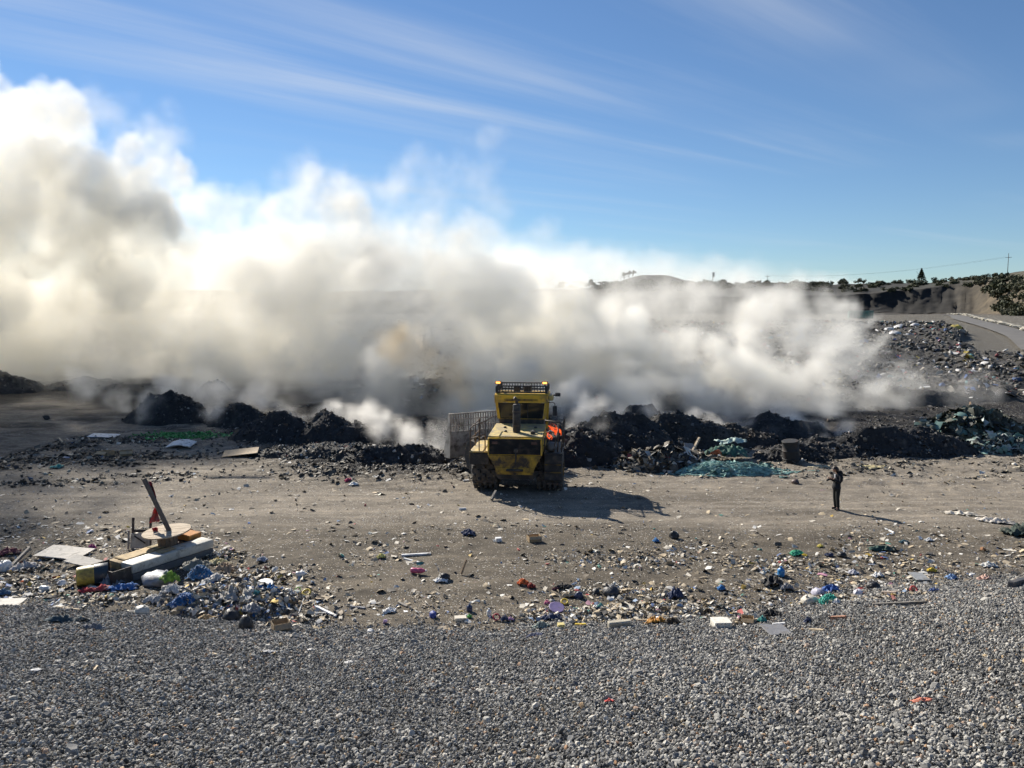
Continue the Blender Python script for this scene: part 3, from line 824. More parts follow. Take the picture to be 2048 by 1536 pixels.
# ------------------------------------------------------------------ smouldering heaps
m_char, nt, b, out = nmat('charred_waste')
a_ = nt.nodes.new('ShaderNodeVertexColor'); a_.layer_name = 'tint'
n1 = noise(nt, 5.0, 7, 0.7)
c1 = mixc(nt, 1.0, a_.outputs[0], ramp(nt, n1, [(0.3, (0.45,) * 3), (0.5, (1,) * 3), (0.72, (2.2, 2.1, 2.0))]), 'MULTIPLY')
nt.links.new(c1, b.inputs['Base Color']); b.inputs['Roughness'].default_value = 0.85
bump(nt, b, noise(nt, 9, 7, 0.7), 0.8, 0.12)
def billow(x, y, s, octs, ox): return 1 - 2 * np.abs(fbm(x, y, s, octs, 0.55, ox))
def heap(name, label, cx, cy, wx, wy, h, rot=0.0, skew=0.0, pal=PAL_CHAR, col=(0.022, 0.022, 0.023), n_s=500, seed=0, p=1.0, rough=0.20, ssize=(0.025, 0.14), cat='waste heap', group='smouldering heaps', res=110, n_lump=0.4, lumpy=1.0):
    """a mound: half-widths wx, wy, height h, ridge turned by rot"""
    z0 = gz(cx, cy)
    t = empty(name, (cx, cy, z0)); tag(t, label, cat, group)
    u = np.linspace(-1.25, 1.25, res)
    U, V = np.meshgrid(u, u, indexing='ij')
    ox = seed * 3.17 + 0.5
    rho = np.hypot(U + skew * V * V * 0.3, V) * (1 + 0.20 * fbm(U * 3, V * 3, 1.6, 3, 0.5, ox))
    c, s = math.cos(rot), math.sin(rot)
    X = cx + (U * wx) * c - (V * wy) * s; Y = cy + (U * wx) * s + (V * wy) * c
    top = np.clip(1.12 * (1 - rho ** 1.35), 0, 1) ** p; top = top - 0.10 * top ** 3
    top = top * (0.84 + 0.42 * fbm(U * 2.2 + ox, V * 2.2, 1.0, 3, 0.5, ox + 2))
    top = top * (1 + skew * 0.6 * U)
    Z = h * top * (1 + 0.16 * fbm(X, Y, 1.3, 4, 0.55, ox))
    edge = sstep(1.12, 0.85, rho)
    Z = Z + edge * rough * lumpy * (0.55 * billow(X, Y, 0.75, 4, ox + 4) + 0.35 * fbm(X, Y, 0.35, 3, 0.6, ox))
    Z = Z + ground_h(X, Y) - 0.12 + 0.10 * edge - 0.5 * sstep(1.0, 1.25, rho)
    Zl = Z - z0
    cn = fbm(X, Y, 0.9, 4, 0.6, ox + 7)
    C = np.array(col)[None, None] * (1 + 0.7 * cn[..., None])
    ash = sstep(0.15, 0.55, fbm(X, Y, 1.4, 4, 0.65, ox + 13))[..., None]; C = C * (1 - 0.6 * ash) + np.array([0.085, 0.078, 0.07])[None, None] * 0.6 * ash
    np_mesh('mound', np.stack([X - cx, Y - cy, Zl], -1).reshape(-1, 3), grid_faces(res, res), m_char, t, smooth=True, colors=np.clip(C, 0.006, 0.8).reshape(-1, 3))
    if n_s:
        rs = np.random.RandomState(100 + seed); n_s = int(n_s * 1.8)
        i = rs.randint(1, res - 1, n_s * 3); j = rs.randint(1, res - 1, n_s * 3)
        k = (rho[i, j] < 1.08); i, j = i[k][:n_s], j[k][:n_s]
        P = np.stack([X[i, j] - cx, Y[i, j] - cy, Zl[i, j]], 1)
        dx = np.stack([X[i + 1, j] - X[i - 1, j], Y[i + 1, j] - Y[i - 1, j], Z[i + 1, j] - Z[i - 1, j]], 1)
        dy = np.stack([X[i, j + 1] - X[i, j - 1], Y[i, j + 1] - Y[i, j - 1], Z[i, j + 1] - Z[i, j - 1]], 1)
        Nn = np.cross(dx, dy); Nn /= np.linalg.norm(Nn, axis=1)[:, None]; Nn[Nn[:, 2] < 0] *= -1
        scraps('charred_scraps' if pal is PAL_CHAR else 'scraps', P, ssize[0] + (ssize[1] - ssize[0]) * rs.rand(len(P)) ** 2.5, pal, 200 + seed, m_scrap, n_lump, 0.6, t, N=Nn)
    return t
def heap_px(name, label, px, base, wpx, top, deep=0.8, **kw):
    """from the photograph: column, row of the foot, half-width in columns, row of the top"""
    f = at(px, base); d = f.y
    wx = wpx * d / FPX; wy = wx * deep
    cy = f.y + wy * 0.8
    cx = (px - 1024) / FPX * cy
    h = CAM_H - (top - 630) / FPX * cy - gz(cx, cy)
    return heap(name, label, cx, cy, wx * 1.15, wy * 1.1, max(h * 0.80, 0.3), **kw)
H = 'smouldering_heap'
heap_px(H, 'black burning heap with open flames right behind the yellow machine', 1140, 932, 120, 824, 0.75, seed=1, p=0.85, n_s=900)
heap_px(H, 'steep black heap with a slanting ridge streaming smoke right of the flames', 1235, 905, 125, 792, 0.6, seed=27, skew=-0.4, p=0.85, n_s=700)
heap_px(H, 'broad brown-black heap in the middle of the right-hand row of heaps', 1365, 896, 140, 800, 0.6, seed=3, n_s=1100, col=(0.030, 0.028, 0.025), pal=PAL_CHAR)
heap_px(H, 'dark rounded heap half lost in smoke behind the middle of the right row', 1285, 868, 75, 775, 0.6, seed=4, n_s=250)
heap_px(H, 'low rubble ridge left of the upright dark barrel', 1475, 893, 100, 842, 0.5, seed=5, n_s=600, col=(0.034, 0.030, 0.026))
heap_px(H, 'smoke-veiled black heap rising behind the upright dark barrel', 1560, 880, 105, 805, 0.55, seed=6, n_s=350)
heap_px(H, 'long jet black heap at right beyond the standing person', 1800, 912, 160, 822, 0.45, seed=7, n_s=1300)
heap_px(H, 'low black spill of ash joining the right-hand heaps below the barrel', 1660, 912, 110, 868, 0.5, seed=8, n_s=600)
heap_px(H, 'tall black heap with a wisp of white smoke on its left, left field', 335, 852, 78, 758, 0.7, seed=9, n_s=700)
heap_px(H, 'black heap next right of the tall one in the left field', 472, 856, 60, 782, 0.7, seed=10, n_s=450)
heap_px(H, 'rugged black heap third from the left field path, glowing specks on it', 552, 884, 85, 808, 0.65, seed=11, n_s=600)
heap_px(H, 'grey-black heap fading into smoke left of the raised blade', 668, 886, 90, 806, 0.65, seed=12, n_s=500)
heap_px(H, 'black heap cut by the left edge of the picture', 5, 805, 75, 722, 0.7, seed=13, n_s=350)
heap_px(H, 'low grey heap in smoke second from the left edge', 165, 800, 85, 748, 0.6, seed=14, n_s=250, col=(0.04, 0.04, 0.04))
heap_px(H, 'long low black bank behind the tall heap in the left field', 270, 806, 100, 762, 0.5, seed=15, n_s=300)
heap_px(H, 'small dark mound almost hidden in smoke between the left heaps', 425, 815, 40, 748, 0.8, seed=16, n_s=120)
heap_px(H, 'flat burnt spread with thin smoke left of the machine', 790, 925, 120, 880, 0.5, seed=17, n_s=700, rough=0.16)
heap_px(H, 'flat burnt rubbish spread below the left-hand heaps', 640, 915, 130, 880, 0.45, seed=18, n_s=700, rough=0.16, col=(0.03, 0.029, 0.027), pal=PAL_MIX)
heap_px(H, 'long dark ridge crossing the smoke far behind the long black heap', 1830, 790, 110, 735, 0.4, seed=19, n_s=400)
heap_px(H, 'grey smoking ridge between the long black heap and the far dark ridge', 1800, 822, 150, 760, 0.35, seed=20, n_s=400, col=(0.035, 0.035, 0.034))
heap_px(H, 'small dark smoking hump at the left end of the grey ridge', 1690, 822, 40, 795, 0.6, seed=25, n_s=120)
heap_px('rag_heap', 'heap of dark rags and tarpaulins left of the green nets', 1325, 943, 92, 884, 0.55, seed=21, pal=PAL_MIX, n_s=900, group='heaps of soft waste', col=(0.035, 0.033, 0.028), ssize=(0.06, 0.32), n_lump=0.1)
heap_px('rag_heap', 'broad heap of olive tarpaulins and nets at the right edge', 1965, 890, 130, 800, 0.45, seed=22, pal=[((0.06, 0.065, 0.045), 5), ((0.10, 0.10, 0.07), 4), ((0.03, 0.032, 0.03), 4), ((0.10, 0.18, 0.16), 2), ((0.25, 0.27, 0.22), 1), ((0.4, 0.45, 0.42), .5)], n_s=1600, group='heaps of soft waste', col=(0.055, 0.058, 0.040), ssize=(0.10, 0.42), n_lump=0.0)
heap_px('rag_heap', 'pale green and white plastic spill at the foot of the olive heap', 2010, 905, 90, 862, 0.4, seed=23, pal=[((0.14, 0.24, 0.21), 4), ((0.30, 0.36, 0.33), 3), ((0.5, 0.5, 0.48), 2), ((0.04, 0.05, 0.05), 4)], n_s=700, group='heaps of soft waste', col=(0.06, 0.07, 0.062), ssize=(0.06, 0.32), n_lump=0.0)
heap_px('rag_heap', 'dark rubbish lump around the foot of the upright barrel', 1590, 922, 70, 880, 0.5, seed=24, pal=PAL_CHAR, n_s=400, group='heaps of soft waste')

# the dump's waste slope on the right, beyond the fires
wu = np.linspace(-0.35, 0.80, 420); wd = 56 * (270 / 56.0) ** np.linspace(0, 1, 240)
WU, WD = np.meshgrid(wu, wd, indexing='ij'); WX = WU * WD
dr, rz_, sd = road_near(WX, WD)
wmask = sstep(0, 6, WD - 57 - 6 * fbm(WX, WD, 12, 2)) * sstep(215, 165, WD + 25 * fbm(WX, WD, 20, 2, .5, 3.0)) * np.where(sd > 0, 0.0, sstep(8.5, 12.5, dr + 2 * fbm(WX, WD, 6, 2)))
wmask = wmask * np.where((WX > 40) & (WD > 80) & (WX > np.interp(WD, ROADP[:, 1], ROADP[:, 0])), 0, 1) * sstep(-0.34, -0.15, WU + 0.05 * fbm(WX, WD, 9, 2))
lump_ = 0.55 * billow(WX, WD, 5.5, 4, 3.0) + 0.45 * billow(WX, WD, 2.2, 3, 6.0)
WZ = ground_h(WX, WD) - 0.6 + wmask * (1.0 + 0.75 * lump_ + 0.55 * fbm(WX, WD, 17, 2, .5, 7.))
WZ = np.where(wmask < 0.02, WZ - 1.0, WZ)
wn_ = fbm(WX, WD, 2.5, 4, 0.65, 4.0)
WC = np.array([0.048, 0.044, 0.038])[None, None] * (1 + 0.9 * wn_[..., None])
wslope = np_mesh('waste_slope', np.stack([WX, WD, WZ], -1).reshape(-1, 3), grid_faces(len(wu), len(wd)), m_char, smooth=True, colors=np.clip(WC, 0.01, .6).reshape(-1, 3))
tag(wslope, kind='structure')
rs = np.random.RandomState(77); n = 90000
i = rs.randint(1, len(wu) - 1, n); j = rs.randint(1, len(wd) - 1, n)
k = (wmask[i, j] > 0.5) & (WU[i, j] > -0.25) & (rs.rand(n) < np.where(WU[i, j] > 0.2, 1.0, 0.35)); i, j = i[k], j[k]
P = np.stack([WX[i, j], WD[i, j], WZ[i, j]], 1) + np.concatenate([rs.uniform(-.25, .25, (len(i), 2)), np.zeros((len(i), 1))], 1)
sz = (0.04 + 0.40 * rs.rand(len(i)) ** 5.0) * (0.6 + WD[i, j] / 170)
scraps('dumped_waste', P, sz, PAL_DUMP, 78, m_scrap, 0.45, 0.55)

# trampled burnt rubbish between and before the heaps
rs = np.random.RandomState(41); n = 22000
X = rs.uniform(-36, 36, n); Y = 34 + 26 * rs.rand(n)
be = np.interp(X, [-60, -24, -17, -12, -8, -3, 0, 3, 8, 14, 20, 30, 60], [66, 60, 46, 39.5, 35.5, 36.0, 39, 40, 40.5, 41.5, 42.5, 44, 48])
k = (Y > be - 1.2 + 1.8 * fbm(X, Y, 3, 3, .6, 3.)) & (rs.rand(n) < 0.35 + 0.65 * (fbm(X, Y, 2.0, 3, .6, 9.) > 0))
X, Y = X[k], Y[k]
scraps('burnt_scraps', np.stack([X, Y, ground_h(X, Y)], 1), 0.02 + 0.15 * rs.rand(len(X)) ** 4, PAL_CHAR + [((0.14, 0.125, 0.10), 5), ((0.34, 0.31, 0.26), 1.3), ((0.55, 0.53, 0.5), .5)], 42, m_scrap, 0.5, 0.5)
# dry litter trodden into the soil in front of the heaps, over the track and before the embankment
rs = np.random.RandomState(51)
def litter_zone(n, x0, x1, y0, y1, dens, smin, smax, pal, seed, pw=3.0, lump=0.25, long=1.2):
    X = rs.uniform(x0, x1, n); Y = rs.uniform(y0, y1, n)
    k = (rs.rand(n) < dens(X, Y)) & (Y > toe(X) - 0.4) & (np.abs(X) < 0.72 * Y + 1)
    X, Y = X[k], Y[k]
    Z = np.maximum(ground_h(X, Y), gravel_h(X, Y))
    return scraps('small_litter', np.stack([X, Y, Z], 1), smin + (smax - smin) * rs.rand(len(X)) ** pw, pal, seed, m_scrap, lump, 0.35, long=long)
def dens_near(X, Y):
    base = sstep(28.6, 25.0, Y + 1.5 * fbm(X, Y, 5, 3, .55, 4.))
    clump = sstep(-0.25, 0.35, fbm(X, Y, 3.2, 4, .6, 12.))
    strip = np.exp(-((Y - toe(X) - 1.3 - 0.8 * fbm(X, Y, 2.5, 2)) / 1.1) ** 2) * sstep(-0.3, .2, fbm(X, 0 * X, 3.0, 3, .5, 2.))
    return np.clip(base * (0.05 + 0.62 * clump ** 1.6) + 0.6 * strip, 0, 1)
litter_zone(90000, -19, 20, 17, 29, dens_near, 0.012, 0.105, PAL_DRY, 52, 6.5, 0.06)
litter_zone(20000, -22, 24, 26, 36, lambda X, Y: 0.16 + 0.30 * sstep(0.0, .5, fbm(X, Y, 3, 3, .6, 21.)), 0.013, 0.11, PAL_DRY, 53, 6.0, 0.06)
PAL_SOIL = [((0.035, 0.032, 0.028), 6), ((0.07, 0.062, 0.050), 8), ((0.12, 0.104, 0.08), 7), ((0.17, 0.15, 0.118), 4), ((0.42, 0.38, 0.30), 2), ((0.58, 0.55, 0.49), .8), ((0.10, 0.16, 0.26), .2)]
litter_zone(34000, -27, -1, 32.5, 47, lambda X, Y: np.clip(0.08 + 1.1 * sstep(-0.15, .35, fbm(X * 0.45, Y, 1.8, 4, .6, 22.)), 0, 1) * sstep(32.5, 36, Y + 1.5 * fbm(X, Y, 3, 2)), 0.02, 0.17, PAL_SOIL, 54, 3.2, 0.6)
litter_zone(16000, 2, 30, 35.2, 43, lambda X, Y: 0.15 + 0.6 * sstep(-0.1, .4, fbm(X, Y, 2.2, 3, .6, 23.)), 0.02, 0.17, PAL_SOIL + [((0.5, 0.45, 0.33), 2)], 55, 4.0, 0.5)
# ------------------------------------------------------------------ makers for discarded things
MATS = {}
def cmat(col, rough=0.6, kind='matt', **kw):
    key = (tuple(round(c, 3) for c in col), rough, kind)
    if key not in MATS:
        MATS[key] = simple('%s_surface_%d' % (kind, len(MATS)), col, rough, var=kw.get('var', 0.22), vscale=kw.get('vscale', 5), bmp=kw.get('bmp', 0.25), bdist=0.02, dirt=kw.get('dirt', (0.16, 0.14, 0.11)), dirt_amt=kw.get('dirt_amt', 0.25), dscale=kw.get('dscale', 4))
    return MATS[key]
CREAM = (0.62, 0.57, 0.47); WHITE = (0.72, 0.72, 0.71); WOOD = (0.30, 0.21, 0.13); GWOOD = (0.20, 0.18, 0.155); PALEWOOD = (0.50, 0.40, 0.27); BLACK = (0.018, 0.018, 0.02); NAVY = (0.035, 0.05, 0.11)
BLUE = (0.03, 0.17, 0.42); TEAL = (0.05, 0.28, 0.25); RED = (0.42, 0.03, 0.03); ORANGE = (0.60, 0.13, 0.03); YELLOW = (0.62, 0.44, 0.04); PINK = (0.55, 0.14, 0.25); CARD = (0.42, 0.30, 0.17); GREY = (0.22, 0.22, 0.23); GREEN = (0.10, 0.36, 0.08); PURPLE = (0.24, 0.19, 0.36); TAN = (0.48, 0.40, 0.28); OLIVE = (0.10, 0.10, 0.055)
_seed = [1000]
def nseed(): _seed[0] += 1; return _seed[0]
def pxm(px, py): p = on(px, py); return p, p.y / FPX
def place(o, p, label, cat, group=None, rz=None):
    o.location = p
    if rz is not None: o.rotation_euler.z = rz
    return tag(o, label, cat, group)
def cloth(name, label, px, py, wpx, lpx, col, h=0.25, cat='cloth', rz=None, group=None, n=22, ragged=0.35, rough=0.8, mat=None, dz=0.0):
    """a crumpled sheet lying on the ground: folds, raised rims, torn outline. lpx: depth in metres-equivalent pixels"""
    sd = nseed(); p, k = pxm(px, py); w = wpx * k / 2; l = lpx * k / 2
    u = np.linspace(-1, 1, n); U, V = np.meshgrid(u, u, indexing='ij')
    ang = np.arctan2(V, U)
    rr = 1 + ragged * fbm(np.cos(ang) * 1.6, np.sin(ang) * 1.6, 0.7, 3, .6, sd * .37) - 0.12 * np.abs(np.sin(2 * ang))
    X = U * w * rr; Y = V * l * rr
    f = np.abs(fbm(X / max(w, l) * 2.1, Y / max(w, l) * 2.1, 0.75, 3, .5, sd * .71))
    g = fbm(X / max(w, l) * 3, Y / max(w, l) * 1.2, 0.4, 3, .55, sd * 1.31)
    Zc = h * (0.9 * (1 - 2.2 * f) * np.clip(1.15 - 0.8 * np.hypot(U, V), 0, 1) + 0.35 * np.abs(g))
    rz_ = rz if rz is not None else (sd * 1.7) % 0.8 - 0.4
    c, s = math.cos(rz_), math.sin(rz_)
    Z = np.maximum(Zc, 0.012)
    gX, gY = p.x + X * c - Y * s, p.y + X * s + Y * c
    Z = Z + np.maximum(ground_h(gX, gY), gravel_h(gX, gY)) - p.z
    o = np_mesh(name, np.stack([X, Y, Z + 0.01 + dz], -1).reshape(-1, 3), grid_faces(n, n), mat or cmat(col, rough, 'cloth', vscale=7), smooth=True)
    so = o.modifiers.new('thick', 'SOLIDIFY'); so.thickness = 0.012; so.offset = 0
    return place(o, p, label, cat, group, rz_)
def bag(name, label, px, py, wpx, hpx, col, cat='bag', deep=0.8, rough=0.45, group=None, dz=0.0, knot=True):
    """a filled sack: lumpy closed body that sags on the ground, with a gathered neck"""
    sd = nseed(); p, k = pxm(px, py); w = wpx * k / 2; h = hpx * k
    bm = bmesh.new(); bmesh.ops.create_icosphere(bm, subdivisions=3, radius=1)
    q = np.array([v.co[:] for v in bm.verts])
    n1 = fbm(q[:, 0] * 1.3 + q[:, 2], q[:, 1] * 1.3 - q[:, 2] * .7, 0.6, 4, .6, sd * .53)
    for v, d in zip(bm.verts, n1):
        v.co *= 1 + 0.38 * d
        z = v.co.z
        v.co.z = max(z, -0.45) * (0.62 if z < 0 else 0.72) + 0.28
        v.co.x *= w; v.co.y *= w * deep; v.co.z *= h
    me = bpy.data.meshes.new(name); bm.to_mesh(me); bm.free(); me.shade_smooth()
    me.materials.append(cmat(col, rough, 'bag', vscale=6, bmp=0.6))
    o = link(bpy.data.objects.new(name, me)); o.location = p
    if knot:
        t = MB().tube([(w * .35, 0, h * 0.72), (w * .5, 0, h * 0.95), (w * .65, w * .1, h * 1.08)], [w * .18, w * .07, w * .16], 7)
        t.build('neck', cmat(col, rough, 'bag'), o, True)
    place(o, p + Vector((0, 0, dz)), label, cat, group, (sd * 2.3) % 6.28)
    return o
def stick(name, label, x0, y0, x1, y1, tpx, col, cat='stick', lift0=0.0, lift1=0.0, flat=1.0, group=None, mat=None):
    """a bar between two places of the photograph; lift in metres"""
    a = on(x0, y0); c = on(x1, y1); k = a.y / FPX
    a.z += lift0 + tpx * k * 0.5 * flat; c.z += lift1 + tpx * k * 0.5 * flat
    d = c - a; L = d.length; r = tpx * k / 2
    mb = MB().box(-L / 2, L / 2, -r, r, -r * flat, r * flat, ch=r * flat * 0.3)
    sd = nseed(); rr = random.Random(sd)
    for v in mb.v: v += Vector((0, rr.uniform(-.12, .12) * r, rr.uniform(-.12, .12) * r * flat))
    o = mb.build(name, mat or cmat(col, 0.8, 'wood', vscale=8))
    o.location = (a + c) / 2
    o.rotation_euler = Matrix.Identity(3).to_euler()
    o.rotation_euler = d.to_track_quat('X', 'Z').to_euler()
    return tag(o, label, cat, group)
def panel(name, label, px, py, wpx, lm, col, tilt=(0.05, 0.05), rz=0.3, th=0.03, cat='board', group=None, bent=0.0, mat=None, dz=0.0):
    """a flat board or sheet lying on the ground, wpx wide, lm metres deep"""
    p, k = pxm(px, py); w = wpx * k / 2; l = lm / 2; sd = nseed(); rr = random.Random(sd)
    n = 7; v = []; f = []
    for s in (0, 1):
        for i in range(n):
            for j in (0, 1):
                x = -w + 2 * w * i / (n - 1); y = (-l, l)[j]
                e = 0.06 if i in (0, n - 1) else 0.02
                v.append((x + rr.uniform(-e, e) * w * .3, y + rr.uniform(-e, e) * l * 2, bent * w * (1 - (2 * i / (n - 1) - 1) ** 2) + s * th))
    N = n * 2
    for i in range(n - 1):
        a = i * 2
        f += [(a, a + 1, a + 3, a + 2), (N + a, N + a + 2, N + a + 3, N + a + 1), (a, a + 2, N + a + 2, N + a), (a + 1, N + a + 1, N + a + 3, a + 3)]
    f += [(0, N, N + 1, 1), (N - 2, N - 1, 2 * N - 1, 2 * N - 2)]
    o = mesh_obj(name, v, f, mat or cmat(col, 0.75, 'board', vscale=4))
    o.rotation_euler = (tilt[0], tilt[1], rz)
    o.location = p + Vector((0, 0, 0.02 + dz + abs(math.sin(tilt[0])) * l + abs(math.sin(tilt[1])) * w))
    return tag(o, label, cat, group)
def box_(name, label, px, py, wpx, hpx, lm, col, rz=0.3, cat='box', flaps=False, group=None, dz=0.0, tilt=0.0):
    p, k = pxm(px, py); w = wpx * k / 2; h = hpx * k; l = lm / 2
    t = empty(name, p + Vector((0, 0, dz)), (tilt, 0, rz)); tag(t, label, cat, group)
    m = cmat(col, 0.8, 'box', vscale=4)
    if not flaps:
        MB().box(-w, w, -l, l, 0.0, h * 0.8, ch=0.012).build('body', m, t)
        MB().box(-w * 1.02, w * 1.02, -l * 1.02, l * 1.02, h * 0.803, h, ch=0.01).build('lid', m, t)
    else:
        mb = MB(); e = 0.008
        mb.box(-w, w, -l, -l + e, 0, h); mb.box(-w, w, l - e, l, 0, h * .9); mb.box(-w, -w + e, -l + e, l - e, 0, h * .95); mb.box(w - e, w, -l + e, l - e, 0, h); mb.box(-w + e, w - e, -l + e, l - e, 0, e)
        mb.build('body', m, t)
        for sgn in (-1, 1):
            M = Matrix.Translation((0, sgn * l, h * .95)) @ Matrix.Rotation(sgn * R(-38), 4, 'X')
            MB().box(-w * .95, w * .95, min(0.004, sgn * l * .8), max(-0.004, sgn * l * .8), 0, e, M).build('flap', m, t)
    return t
def bottle(name, label, px, py, lpx, rpx, col, stand=False, rz=0.4, cap=None, group=None, cat='bottle'):
    p, k = pxm(px, py); L = lpx * k; r = rpx * k
    o = MB().lathe([(r * .85, 0), (r, L * .04), (r, L * .36), (r * .93, L * .4), (r, L * .44), (r, L * .66), (r * .55, L * .82), (r * .32, L * .88), (r * .32, L * .93)], 16).build(name, cmat(col, 0.3, 'plastic', vscale=5, bmp=0.05), smooth=True)
    MB().lathe([(r * .38, L * .92), (r * .38, L), (r * .3, L * 1.005)], 12).build('cap', cmat(cap or col, 0.4, 'plastic'), o, True)
    o.rotation_euler = (0, 0, rz) if stand else (R(88), 0, rz)
    o.location = p + Vector((0, 0, 0.0 if stand else r))
    return tag(o, label, cat, group)
def ring(name, label, px, py, wpx, col, cat='ring', tilt=0.3, thick=0.22, group=None):
    p, k = pxm(px, py); r = wpx * k / 2; mb = MB(); n = 22
    mb.tube([(r * math.cos(2 * PI * i / n), r * math.sin(2 * PI * i / n), 0) for i in range(n + 1)], r * thick, 8, cap=False)
    o = mb.build(name, cmat(col, 0.45, 'plastic', vscale=5, bmp=.05), smooth=True)
    o.rotation_euler = (tilt, 0, 0); o.location = p + Vector((0, 0, r * thick + r * math.sin(abs(tilt))))
    return tag(o, label, cat, group)
def bowl(name, label, px, py, wpx, hpx, col, tilt=(0.2, 0.1), cat='bowl', group=None):
    p, k = pxm(px, py); r = wpx * k / 2; h = hpx * k
    o = MB().lathe([(r * .55, 0), (r * .8, h * .35), (r, h), (r * .94, h), (r * .74, h * .38), (r * .5, h * .06)], 20).build(name, cmat(col, 0.5, 'plastic', bmp=.05), smooth=True)
    MB().lathe([(r * .985, h * .985), (r * 1.08, h), (r * 1.08, h * 1.05), (r * .985, h * 1.04)], 20).build('rim', cmat(col, 0.5, 'plastic'), o, True)
    o.rotation_euler = (*tilt, 0); o.location = p + Vector((0, 0, 0.0))
    return tag(o, label, cat, group)
def net(name, label, px, py, wpx, lpx, hm, col, n=60, cat='net', group=None, dz=0.0, r=0.012):
    """a tangled heap of net cord: looping strands heaped to height hm"""
    sd = nseed(); p, k = pxm(px, py); w = wpx * k / 2; l = lpx * k / 2
    rr = random.Random(sd); mb = MB()
    def top(x, y): return hm * max(0, 1 - (x / w) ** 2 - (y / l) ** 2) ** .7
    for s in range(n):
        x, y = rr.gauss(0, .5) * w, rr.gauss(0, .5) * l; a = rr.uniform(0, 6.28); pts = []
        for i in range(rr.randint(7, 14)):
            z = top(x, y) * rr.uniform(.55, 1.08) + rr.uniform(0.01, .05)
            g_ = gz(p.x + x, p.y + y) - p.z
            pts.append((x, y, z + g_ + dz))
            a += rr.gauss(0, .7); st = w * rr.uniform(.10, .22)
            x += math.cos(a) * st; y += math.sin(a) * st * l / w
            if (x / w) ** 2 + (y / l) ** 2 > 1.25: a += PI * .8
        mb.tube(pts, r * rr.uniform(.7, 1.5), 4)
    o = mb.build(name, cmat(col, 0.6, 'net', vscale=3, var=.4), smooth=True)
    o.location = p
    return tag(o, label, cat, group)
def lump(name, label, px, py, wpx, hpx, col, cat='stone', deep=0.8, group=None, sub=2):
    p, k = pxm(px, py); w = wpx * k / 2; h = hpx * k / 2
    o = link(bpy.data.objects.new(name, rock_mesh(name, nseed(), cmat(col, .85, 'lump'), sub, 0.5, 1.0)))
    o.scale = (w, w * deep, h); o.location = p + Vector((0, 0, h * .7)); o.rotation_euler.z = nseed() % 6
    return tag(o, label, cat, group)
# ------------------------------------------------------------------ single discarded things, far ones first
bottle('bottle', 'bright blue plastic bottle standing up right of the litter field', 1562, 1152, 20, 7.5, (0.03, 0.22, 0.50), True, cap=(0.03, .15, .4))
lump('charred_log', 'lone black lump on the bare track at far left', 93, 842, 18, 12, BLACK, 'lump')
panel('white_board', 'thin white board lying flat by the green bottles, leftmost of the pale boards', 208, 874, 52, 1.0, WHITE, rz=.1)
panel('curved_panel', 'curved white panel below the green bottles', 362, 893, 48, 1.3, WHITE, (0.08, 0), 0.1, .05, 'panel', bent=.22)
panel('cardboard_sheet', 'large tan cardboard sheet lying flat below the left heaps', 482, 909, 68, 1.5, CARD, (0.05, -.08), .25)
box_('cardboard_box', 'crushed brown box left of the curved white panel', 252, 911, 24, 10, .5, CARD, .5, flaps=True)
box_('cardboard_box', 'crushed brown box further left, beside the track edge', 212, 910, 26, 9, .5, CARD, -.3, flaps=True)
cloth('plastic_bag', 'small teal plastic bag alone on the left track', 115, 936, 26, 22, TEAL, .2, 'bag')
stick('stick', 'short pale stick pointing away on the far left track', 118, 876, 126, 888, 3, PALEWOOD)
cloth('rag', 'crimson rag in the burnt litter left of the machine', 695, 962, 14, 14, (0.4, .03, .1), .15)
cloth('paper_sheet', 'crumpled white sheet under the crimson rag left of the machine', 707, 970, 20, 16, WHITE, .15, 'sheet')
stick('branch', 'curved grey branch stub in front of the machine wheels', 983, 1002, 992, 996, 5, GWOOD, 'branch', 0, .25)
stick('white_strip', 'short white strip lying on the track below the machine', 918, 1020, 932, 1019, 4, WHITE, 'strip')
stick('white_strip', 'short white strip by the left wheel of the machine', 926, 963, 938, 962, 3, WHITE, 'strip')
# litter before the embankment, middle
cloth('rag', 'navy and black rag on the track edge in the middle', 936, 1070, 30, 26, NAVY, .22)
box_('polystyrene_box', 'small white box beside the track, left of the torn carton', 997, 1083, 12, 8, .18, WHITE, .2)
box_('carton', 'torn brown and white carton at the upper edge of the litter field', 1068, 1082, 26, 12, .3, CARD, .3, flaps=True)
bag('rubbish_bag', 'black rubbish bag upper right of the litter field below the machine shadow', 1347, 1076, 22, 15, BLACK)
cloth('rag', 'small blue rag left of the black bag at the upper litter edge', 1312, 1084, 14, 14, BLUE, .15)
cloth('plastic_bag', 'pale yellow plastic bag left of the white planks', 762, 1116, 18, 14, (0.6, .55, .18), .15, 'bag')
stick('plank', 'white painted plank, upper of the two in the middle left', 803, 1112, 862, 1109, 7, (0.6, .6, .6), 'plank', flat=.5)
stick('plank', 'thin white plank, lower of the two in the middle left', 808, 1118, 838, 1126, 5, (0.6, .6, .6), 'plank', flat=.5)
bottle('bottle', 'pink and white bottle lying below the white planks', 822, 1146, 34, 5.5, (0.55, .10, .2), False, R(80), WHITE)
stick('stick', 'brown stick leaning upright left of the orange rag', 922, 1150, 933, 1146, 4, WOOD, 'stick', 0, .38)
bag('rubbish_bag', 'black bag with a white rag left of the leaning stick', 888, 1160, 26, 14, BLACK)
cloth('rag', 'white rag under the black bag left of the leaning stick', 882, 1163, 30, 18, WHITE, .12)
cloth('rag', 'bright orange rag in the middle of the litter', 1046, 1170, 24, 16, ORANGE, .2)
cloth('rag', 'dark red rag touching the orange one', 1062, 1176, 16, 12, (.3, .04, .03), .15)
cloth('rag', 'flat black rag right of the orange one', 1125, 1176, 36, 18, BLACK, .15)
